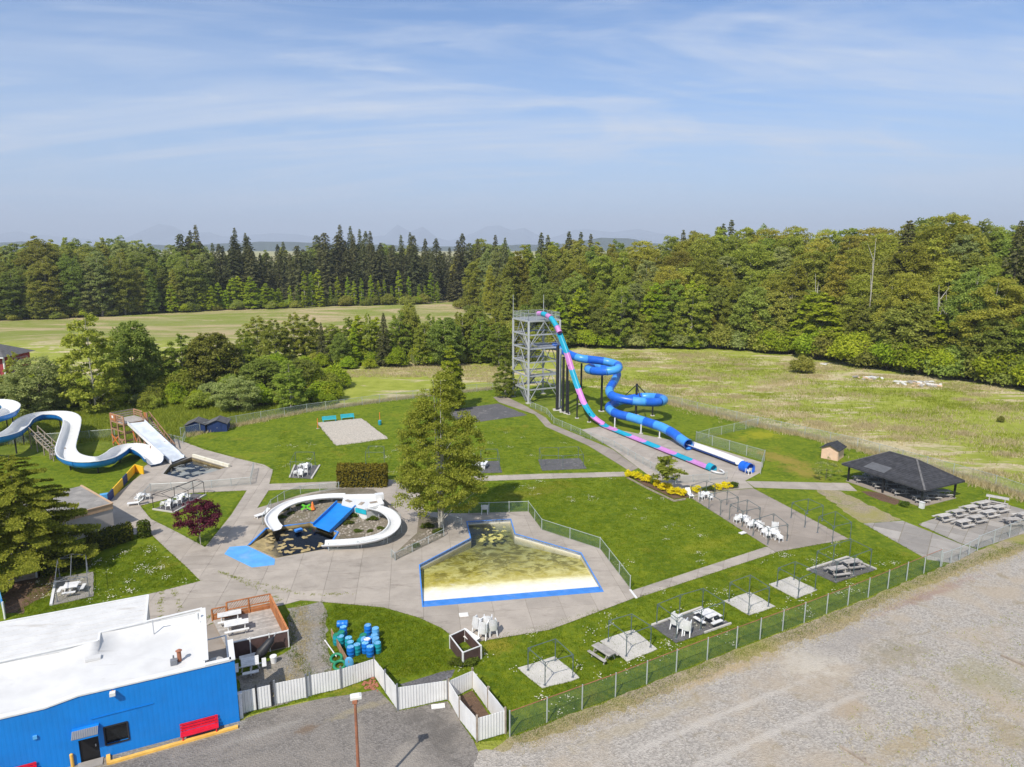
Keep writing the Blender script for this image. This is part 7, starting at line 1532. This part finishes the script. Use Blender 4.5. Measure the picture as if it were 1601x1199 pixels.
ZONES = [(60, 'above the red house'), (180, 'above the open slide'), (340, 'above the blue sheds'), (480, 'left of the tall slim poplars'), (620, 'above the sand court'), (780, 'left of the tower'), (900, 'behind the tower'), (1060, 'above the tube slide'), (1200, 'right of the tube slide'), (1330, 'above the beige shed'), (1460, 'above the shelter roof'), (1540, 'left of the broad firs'), (9999, 'at the right edge')]
def zone(x): return next(n for e, n in ZONES if x < e)
bush_lab = 'low bush in the thicket along the tree belt'
for _ in range(235):
    u_ = random.random(); x = random.uniform(225, 525) if u_ < 0.5 else (random.uniform(-50, 240) if u_ < 0.68 else random.uniform(500, 800))
    lo_, hi_ = (np.interp(x, [-50, 120, 225, 260, 420, 525, 620, 800], v) for v in ([612, 615, 604, 585, 582, 566, 562, 556], [650, 640, 640, 640, 634, 632 if x < 525 else 580, 574, 566]))
    yb = random.uniform(lo_, hi_); s_ = random.uniform(0.6, 1.3) * (1.0 if x < 525 else 0.95) * (0.75 if yb > 628 else 1.0)
    tset(random.choices(BEL, (5, 2, 3))[0], at(x, yb), random.uniform(0, 6), s_, s_ * random.uniform(0.75, 1.2), bush_lab + ' ' + zone(x), 'belt thicket ' + zone(x))

# --- the forest
TOP = ([0, 50, 100, 150, 205, 260, 300, 350, 420, 500, 560, 620, 690, 760, 820, 900, 980, 1050, 1080, 1110, 1200, 1300, 1380, 1420, 1450, 1485, 1520, 1601, 1800], [380, 373, 369, 373, 368, 379, 376, 376, 376, 372, 368, 372, 379, 374, 374, 372, 373, 366, 356, 352, 350, 351, 350, 340, 332, 338, 348, 343, 345])
def top_y(x): return float(np.interp(x, *TOP))
EDGE = ([-200, 0, 100, 260, 420, 560, 700, 760, 800, 850, 900, 1000, 1130, 1200, 1300, 1400, 1500, 1600, 1800], [505, 501, 498, 489, 483, 478, 474, 500, 535, 545, 543, 544, 545, 550, 562, 578, 590, 604, 640])
def edge_y(x): return float(np.interp(x, *EDGE))
def edge_pt(x): return at(x, edge_y(x))
def behind(x, dist):
    p = edge_pt(x); d = Vector((p.x, p.y, 0)).normalized(); return p + d * dist
def forest(proto, x, dist, ytop, label, group, h0, wf=1.0, hmin=6, hmax=46):
    if group: nm = zone(x) + ('' if dist < 12 else ', behind the front row' if dist < 45 else ', in the back rows'); label = label + ' ' + nm; group = group + ' ' + nm
    loc = behind(x, dist); L = math.hypot(loc.x, loc.y); d = ray(x, ytop); h = CAM_H + d.z * L / math.hypot(d.x, d.y); h = max(hmin, min(hmax, h)); sz = h / h0
    return tset(proto, loc, random.uniform(0, 6.28), sz * wf * random.uniform(0.85, 1.15), sz, label, group)
LD = 'broadleaf tree of the left forest'; LR = 'olive tree of the right forest'; LM = 'broadleaf tree of the middle forest'; LC = 'dark fir of the far stand'; LS = 'bright young poplar at the far field edge'; LP = 'slim poplar at the far field edge'
# left: broadleaf wall, several rows deep
for row, (dist, spread) in enumerate(((4, 21), (18, 22), (38, 24), (62, 26))):
    x = -150 + row * 9
    while x < 330:
        ty = top_y(max(0, x)) + (34, 20, 8, 0)[row] * random.uniform(0.3, 1.3) + random.uniform(-3, 5); k_ = random.random(); forest(MIX[0] if k_ < 0.12 else random.choice(FOR), x, dist + random.uniform(-4, 4), ty + random.uniform(-4, 8), LD, 'left forest', 24, random.uniform(0.95, 1.3)); x += spread * random.uniform(0.75, 1.25)
# fir stand
x = 285
while x < 740:
    forest(random.choice(CON), x, random.uniform(35, 75), top_y(x) - random.uniform(-26, 18) + (0 if 480 < x < 600 else 4), LC, 'fir stand', 30, random.uniform(0.85, 1.25)); x += random.uniform(6, 13)
x = 330
while x < 715:
    forest(random.choice(CON), x, random.uniform(14, 30), top_y(x) + random.uniform(4, 50), LC, 'fir stand', 30, random.uniform(1.0, 1.4)); x += random.uniform(11, 19)
x = 330
while x < 720: forest(random.choice(FOR), x, random.uniform(70, 95), top_y(x) + random.uniform(8, 22), LD.replace('left', 'far'), 'far forest', 24, 1.2); x += random.uniform(22, 34)
for x, ty in ((308, 359), (317, 350), (376, 355), (392, 363), (537, 350), (553, 352), (567, 357), (583, 360), (644, 362), (630, 366)): forest(CON[2], x, random.uniform(50, 70), ty, LC, 'fir stand', 30, 0.85)
x = 272
while x < 450:
    forest(BRT[0], x, random.uniform(0, 12), random.uniform(428, 452), LS, 'bright poplar row', 12, 1.35); x += random.uniform(8, 14)
x = 455
while x < 690:
    forest(BRT[1], x, random.uniform(0, 8), random.uniform(420, 450) if x > 470 else 445, LP, 'slim poplar row', 15, 1.1); x += random.uniform(9, 16)
for x, ty in ((488, 425), (500, 419)): forest(BRT[1], x, 2, ty, LP, 'slim poplar row', 15, 1.2)
# middle and right: tall canopy behind a green fringe
for row, (dist, spread, drop) in enumerate(((6, 34, 120), (16, 36, 82), (30, 38, 45), (50, 40, 20), (78, 40, 6), (110, 38, 0))):
    x = 690 + row * 13
    while x < 1740:
        ty = top_y(min(1790, x)); kk = drop * (0.75 if x < 1000 else 1.0) * random.uniform(0.55, 1.2); pr_ = random.choice(DEC if random.random() < (0.75 if x > 1000 else 0.4) else FOR)
        h_ = 26 if pr_ in DEC else 24
        if random.random() < 0.26: pr_, h_ = random.choice(((MIX[0], 24), (MIX[1], 22), (MIX[1], 22)))
        dd = dist + random.uniform(-5, 5) + (25 if x < 780 else 0)
        forest(pr_, x, dd, ty + kk + random.uniform(-3, 6), LR if x > 1050 else LM, 'right forest' if x > 1050 else 'middle forest', h_, random.uniform(0.9, 1.25)); x += spread * random.uniform(0.75, 1.25)
for x, ty, dist in ((845, 362, 90), (855, 366, 85), (887, 360, 95), (905, 361, 95), (920, 364, 90), (775, 366, 80), (790, 370, 75), (748, 372, 75), (1060, 358, 110), (1132, 342, 105), (1120, 348, 105)): forest(CON[2], x, dist, ty, 'dark fir rising above the broadleaf canopy', 'firs above the canopy', 30, 0.85)
forest(CON[2], 1397, 26, 343, 'tall narrow fir left of the highest treetop on the right', None, 30, 0.95); forest(CON[1], 1562, 14, 343, 'broad dark fir at the right edge of the forest', None, 30, 1.0); forest(CON[1], 1583, 22, 352, 'second broad fir beside the right edge of the forest', None, 30, 0.9); forest(CON[1], 1505, 10, 440, 'short dark fir at the forest foot on the right', None, 30, 1.1); forest(CON[1], 1600, 6, 420, 'fir cut off by the right picture edge', None, 30, 1.0)
forest(DEC[0], 1452, 40, 331, 'highest rounded treetop of the forest on the right', None, 26, 1.15)
for x in (905, 1020, 1075, 1090): forest(BRT[0], x, random.uniform(2, 8), random.uniform(430, 450), 'bright green tree at the forest edge', 'bright trees at the forest edge', 12, 1.3)
for lo_x, hi_x, n_ in ((820, 1190, 34), (1190, 1660, 40)):
    for _ in range(n_):
        x = random.uniform(lo_x, hi_x); pr_, h0_ = random.choice(((BRT[0], 12), (BRT[0], 12), (DARK[0], 13), (DARK[1], 11)))
        dd = random.uniform(0, 16); forest(pr_, x, dd, edge_y(x) - random.uniform(48, 105) * (1.15 if x > 1190 else 1.0), 'small fresh green tree before the forest', 'small forest edge trees', h0_, random.uniform(1.0, 1.5), 5, 20)
# bare pale trunks at the forest foot
for k, (x, y, yt) in enumerate(((1268, 480, 428), (1349, 470, 372), (1385, 490, 445), (1394, 495, 460), (1414, 492, 450), (1455, 497, 445), (1470, 500, 455), (1215, 478, 455), (1230, 482, 458), (1506, 478, 452))):
    loc = behind(x, 7); L = loc.length; z0 = 0; z1 = CAM_H + ray(x, yt).z * L / math.hypot(*ray(x, yt).to_2d()); t = thing('bare_trunk', 'pale bare trunk showing at the forest foot on the right', 'tree', loc, 0, 'bare trunks'); m = MB().tube([loc, loc + Vector((0.3, 0, z1 * 0.5)), loc + Vector((random.uniform(-1.2, 1.2), 0, z1))], [0.2, 0.16, 0.06], 6); m.build('trunk', 'bark_pale', t)
    for j in range(3): f = random.uniform(0.5, 0.9); MB().tube([loc + Vector((0.2, 0, z1 * f)), loc + Vector((random.uniform(-2.5, 2.5), 0.5, z1 * (f + 0.14)))], [0.14, 0.03], 5).build('limb', 'bark_pale', t)
# green fringe of bushes
def fringe(x0, x1, n, d0, d1, s0, s1, lab, grp, pick):
    for _ in range(n):
        x = random.uniform(x0, x1); s = random.uniform(s0, s1); tset(SHR[random.choice(pick)], behind(x, random.uniform(d0, d1)), random.uniform(0, 6), s, s * random.uniform(0.85, 1.3), lab + ' ' + zone(x), grp + ' ' + zone(x))
fringe(1190, 1680, 135, -4, 22, 1.2, 2.4, 'bush in the fringe below the right forest', 'right fringe', (0, 0, 1)); fringe(780, 1190, 75, -1, 12, 0.9, 1.9, 'bush in the fringe below the middle forest', 'middle fringe', (0, 1, 2)); fringe(-40, 760, 70, -2, 8, 0.8, 1.6, 'bush at the far edge of the hay field', 'far fringe', (1, 1, 0))

# --- grasses
def tufts(name, label, n, sampler, h, wd, leaf, blades=5, spread=0.25, zf=lambda p: 0.0):
    ps = []
    for _ in range(n):
        p = sampler()
        if p is not None: ps.append((p[0], p[1], zf(p)))
    ps = np.array(ps); k = len(ps); c = np.repeat(ps, blades, 0); m = len(c); c[:, :2] += rng.normal(0, spread, (m, 2)); a = rng.uniform(0, 6.283, m); hh = h * rng.uniform(0.5, 1.2, m); lean = rng.normal(0, 0.35, (m, 2)) * hh[:, None]
    v = np.empty((m, 3, 3)); dx = np.stack([np.cos(a), np.sin(a), np.zeros(m)], 1) * wd; v[:, 0] = c - dx; v[:, 1] = c + dx; v[:, 2] = c + np.stack([lean[:, 0], lean[:, 1], hh], 1)
    return stuff(link(name, npmesh(name, v.reshape(-1, 3), 3), leaf), label, 'grass')
def in_px(poly):
    q = P(*poly); xs = [p.x for p in q]; ys = [p.y for p in q]
    def f():
        for _ in range(40):
            x, y = random.uniform(min(xs), max(xs)), random.uniform(min(ys), max(ys)); c = False
            for i in range(len(q)):
                a, b = q[i], q[(i + 1) % len(q)]
                if (a.y > y) != (b.y > y) and x < (b.x - a.x) * (y - a.y) / (b.y - a.y) + a.x: c = not c
            if c: return (x, y)
        return None
    return f
def along(pts, w_):
    q = P(*pts); L = [(q[i + 1] - q[i]).length for i in range(len(q) - 1)]
    def f():
        i = random.choices(range(len(L)), L)[0]; p = q[i].lerp(q[i + 1], random.random()); return (p.x + random.gauss(0, w_), p.y + random.gauss(0, w_))
    return f
def patchy(poly, n, smin, smax):
    f = in_px(poly); cs = [(f(), random.uniform(smin, smax)) for _ in range(n)]
    def g():
        c, sg = random.choice(cs)
        return None if c is None else (c[0] + random.gauss(0, sg * 1.6), c[1] + random.gauss(0, sg))
    return g
MEAD = ((880, 606), (1000, 616), (1185, 664), (1340, 700), (1500, 742), (1660, 796), (1760, 660), (1600, 612), (1400, 588), (1250, 562), (1100, 552), (890, 552))
tufts('meadow_straw', 'dry straw coloured tussocks across the meadow on the right', 13000, patchy(MEAD, 130, 0.6, 2.6), 0.5, 0.05, 'blade_straw', 6, 0.35); tufts('meadow_grass', 'green tussocks across the meadow on the right', 9000, patchy(MEAD, 90, 1.5, 4.0), 0.4, 0.05, 'blade_green', 6, 0.35)
M2 = ((480, 590), (700, 590), (795, 604), (800, 575), (700, 568), (520, 582)); tufts('meadow_straw', 'dry tussocks in the strip behind the back fence', 2500, in_px(M2), 0.5, 0.05, 'blade_straw', 6, 0.35)
RG = ((-60, 700), (-60, 650), (140, 640), (300, 612), (500, 605), (535, 610), (520, 634), (480, 640), (275, 686), (170, 690)); tufts('rough_weeds', 'tall rough weeds between the slides and the tree belt', 9000, in_px(RG), 0.6, 0.06, 'blade_green', 6, 0.4)
tufts('fence_weeds', 'dry weeds along the foot of the back fence', 1500, along(((290, 682), (480, 643), (620, 624), (795, 605)), 0.5), 0.6, 0.05, 'blade_straw', 6, 0.3)
tufts('fence_weeds', 'tall weeds along the meadow fence', 2600, along(((1000, 618), (1185, 665), (1340, 700), (1490, 742), (1660, 798)), 0.8), 0.7, 0.05, 'blade_straw', 6, 0.3)
tufts('verge_grass', 'rough grass on the verge between green fence and gravel', 3000, along(((800, 1160), (900, 1122), (1010, 1082), (1150, 1024), (1257, 984), (1357, 944), (1470, 894), (1600, 852)), 0.45), 0.12, 0.02, 'blade_lawn', 6, 0.14)
tufts('verge_straw', 'dry grass on the verge between green fence and gravel', 4200, along(((800, 1166), (900, 1134), (1010, 1096), (1150, 1038), (1257, 998), (1357, 956), (1470, 906), (1600, 858)), 0.5), 0.14, 0.02, 'blade_straw', 6, 0.16)
LW = [((700, 1045), (745, 1005), (990, 938), (1210, 866), (1330, 845), (1460, 880), (1300, 952), (1000, 1072), (800, 1148)), ((740, 756), (980, 748), (1078, 784), (1195, 855), (990, 920), (936, 856), (846, 826), (826, 798), (740, 800)), ((440, 660), (500, 700), (720, 665), (850, 668), (970, 732), (640, 746), (430, 752), (428, 735)), ((520, 945), (600, 952), (690, 985), (705, 1050), (620, 1060), (524, 1040)), ((20, 970), (310, 908), (230, 850), (60, 905))]
for k, q in enumerate(LW): tufts('lawn_grass', ('grass blades of the lawn inside the green fence', 'grass blades of the lawn beside the large pool', 'grass blades of the far lawn', 'grass blades around the barrels', 'grass blades behind the white roof')[k], (9000, 9000, 7000, 4000, 4000)[k], in_px(q), 0.13, 0.022, 'blade_lawn', 6, 0.16)
edges = [[(810, 1045), (868, 1027), (907, 1061), (848, 1077), (810, 1045)], [(938, 1003), (990, 985), (1028, 1016), (980, 1035), (938, 1003)], [(1132, 940), (1172, 926), (1212, 949), (1171, 963), (1132, 940)], [(1202, 914), (1236, 902), (1278, 923), (1245, 937), (1202, 914)], [(1019, 979), (1057, 1006), (1143, 976)], [(1262, 892), (1307, 912), (1370, 891)], [(712, 999), (690, 982), (655, 966), (600, 950), (500, 941)], [(745, 1004), (860, 985), (993, 935), (1213, 864), (1327, 843)], [(986, 921), (1199, 855), (1081, 779)], [(420, 757), (640, 749), (975, 738)], [(530, 764), (740, 753), (984, 745)], [(495, 661), (566, 654), (608, 686), (525, 697), (495, 661)], [(219, 791), (300, 771), (386, 767), (321, 856), (236, 812), (219, 791)], [(228, 931), (314, 909), (262, 860), (237, 836)], [(274, 686), (375, 718), (427, 735), (421, 757)], [(379, 1118), (480, 1093), (586, 1060), (622, 1112), (700, 1096), (745, 1161), (790, 1149)], [(1350, 819), (1450, 875)], [(1435, 820), (1500, 850), (1530, 858)], [(1178, 764), (1327, 843)]]
for k, e in enumerate(edges): tufts('edge_grass', 'grass growing over the slab and path edges', max(60, int(sum((at(*e[i + 1]) - at(*e[i])).length for i in range(len(e) - 1)) * 7)), along(e, 0.06), 0.13, 0.022, 'blade_lawn', 5, 0.07)
tufts('gravel_weeds', 'scattered weeds in the gravel lot near the right edge', 420, in_px(((1400, 1010), (1640, 940), (1640, 1230), (1330, 1230), (1300, 1150))), 0.09, 0.025, 'blade_green', 6, 0.12, lambda p: 0.03)
tufts('gravel_weeds', 'straw tufts in the gravel lot at the bottom right', 500, in_px(((1330, 1140), (1640, 1060), (1640, 1230), (1300, 1230))), 0.08, 0.025, 'blade_straw', 6, 0.16, lambda p: 0.03)
tufts('yard_weeds', 'weeds along the middle of the gravel drive by the deck', 700, along(((470, 948), (478, 990), (470, 1030), (440, 1080), (410, 1095)), 0.35), 0.12, 0.025, 'blade_straw', 6, 0.14)
tufts('yard_weeds', 'green weeds at the edges of the gravel drive by the deck', 600, along(((512, 955), (508, 1000), (520, 1042), (500, 1080), (456, 1016), (452, 960)), 0.3), 0.14, 0.025, 'blade_lawn', 6, 0.12)
# weeds in the plaza joints and white clover on the lawns
tufts('joint_weeds', 'weeds growing in the joints of the concrete plaza', 260, along(((250, 975), (252, 925), (270, 920), (290, 970), (330, 965), (440, 940), (360, 900), (340, 895), (470, 930), (555, 930)), 0.12), 0.10, 0.03, 'blade_green', 7, 0.09, lambda p: 0.05)
def clover(name, n, s, lab):
    m = MB(); k = 0
    while k < n:
        c = s()
        if c is None: break
        k += 1
        for _ in range(random.randint(6, 26)):
            sp = random.uniform(0.12, 0.5); x, y = c[0] + random.gauss(0, sp), c[1] + random.gauss(0, sp); r = random.uniform(0.02, 0.055); z = random.uniform(0.09, 0.15); m.face([(x - r, y - r * 0.6, z), (x + r, y - r, z + 0.01), (x + r * 0.7, y + r, z), (x - r, y + r * 0.8, z + 0.015)])
    stuff(m.build(name, 'clover_white', fix=False), lab, 'flowers')
for k, (q, n) in enumerate(((LW[0], 60), (LW[1], 24), (LW[2], 42), (LW[4], 34))): clover('white_clover', n, in_px(q), ('white clover scattered in the grass inside the green fence', 'white clover on the lawn beside the large pool', 'white clover on the far lawn', 'white clover behind the white roof')[k])

# ------------------------------------------------------------------ air
HAZE = 1.15e-4
hz_ = MB().box((0, 10000, 349), (44000, 26000, 702)); ho = hz_.build('haze', 'concrete', fix=True); ho.data.materials.clear(); hm, t, b = newmat('haze'); t.nodes.remove(b)
pv = t.nodes.new('ShaderNodeVolumePrincipled'); pv.inputs['Color'].default_value = (0.78, 0.87, 1.0, 1); pv.inputs['Density'].default_value = HAZE; pv.inputs['Anisotropy'].default_value = 0.0
t.links.new(pv.outputs[0], t.nodes['Material Output'].inputs['Volume']); ho.data.materials.append(hm); stuff(ho, 'thin blue haze over the far hills and mountains', 'haze')
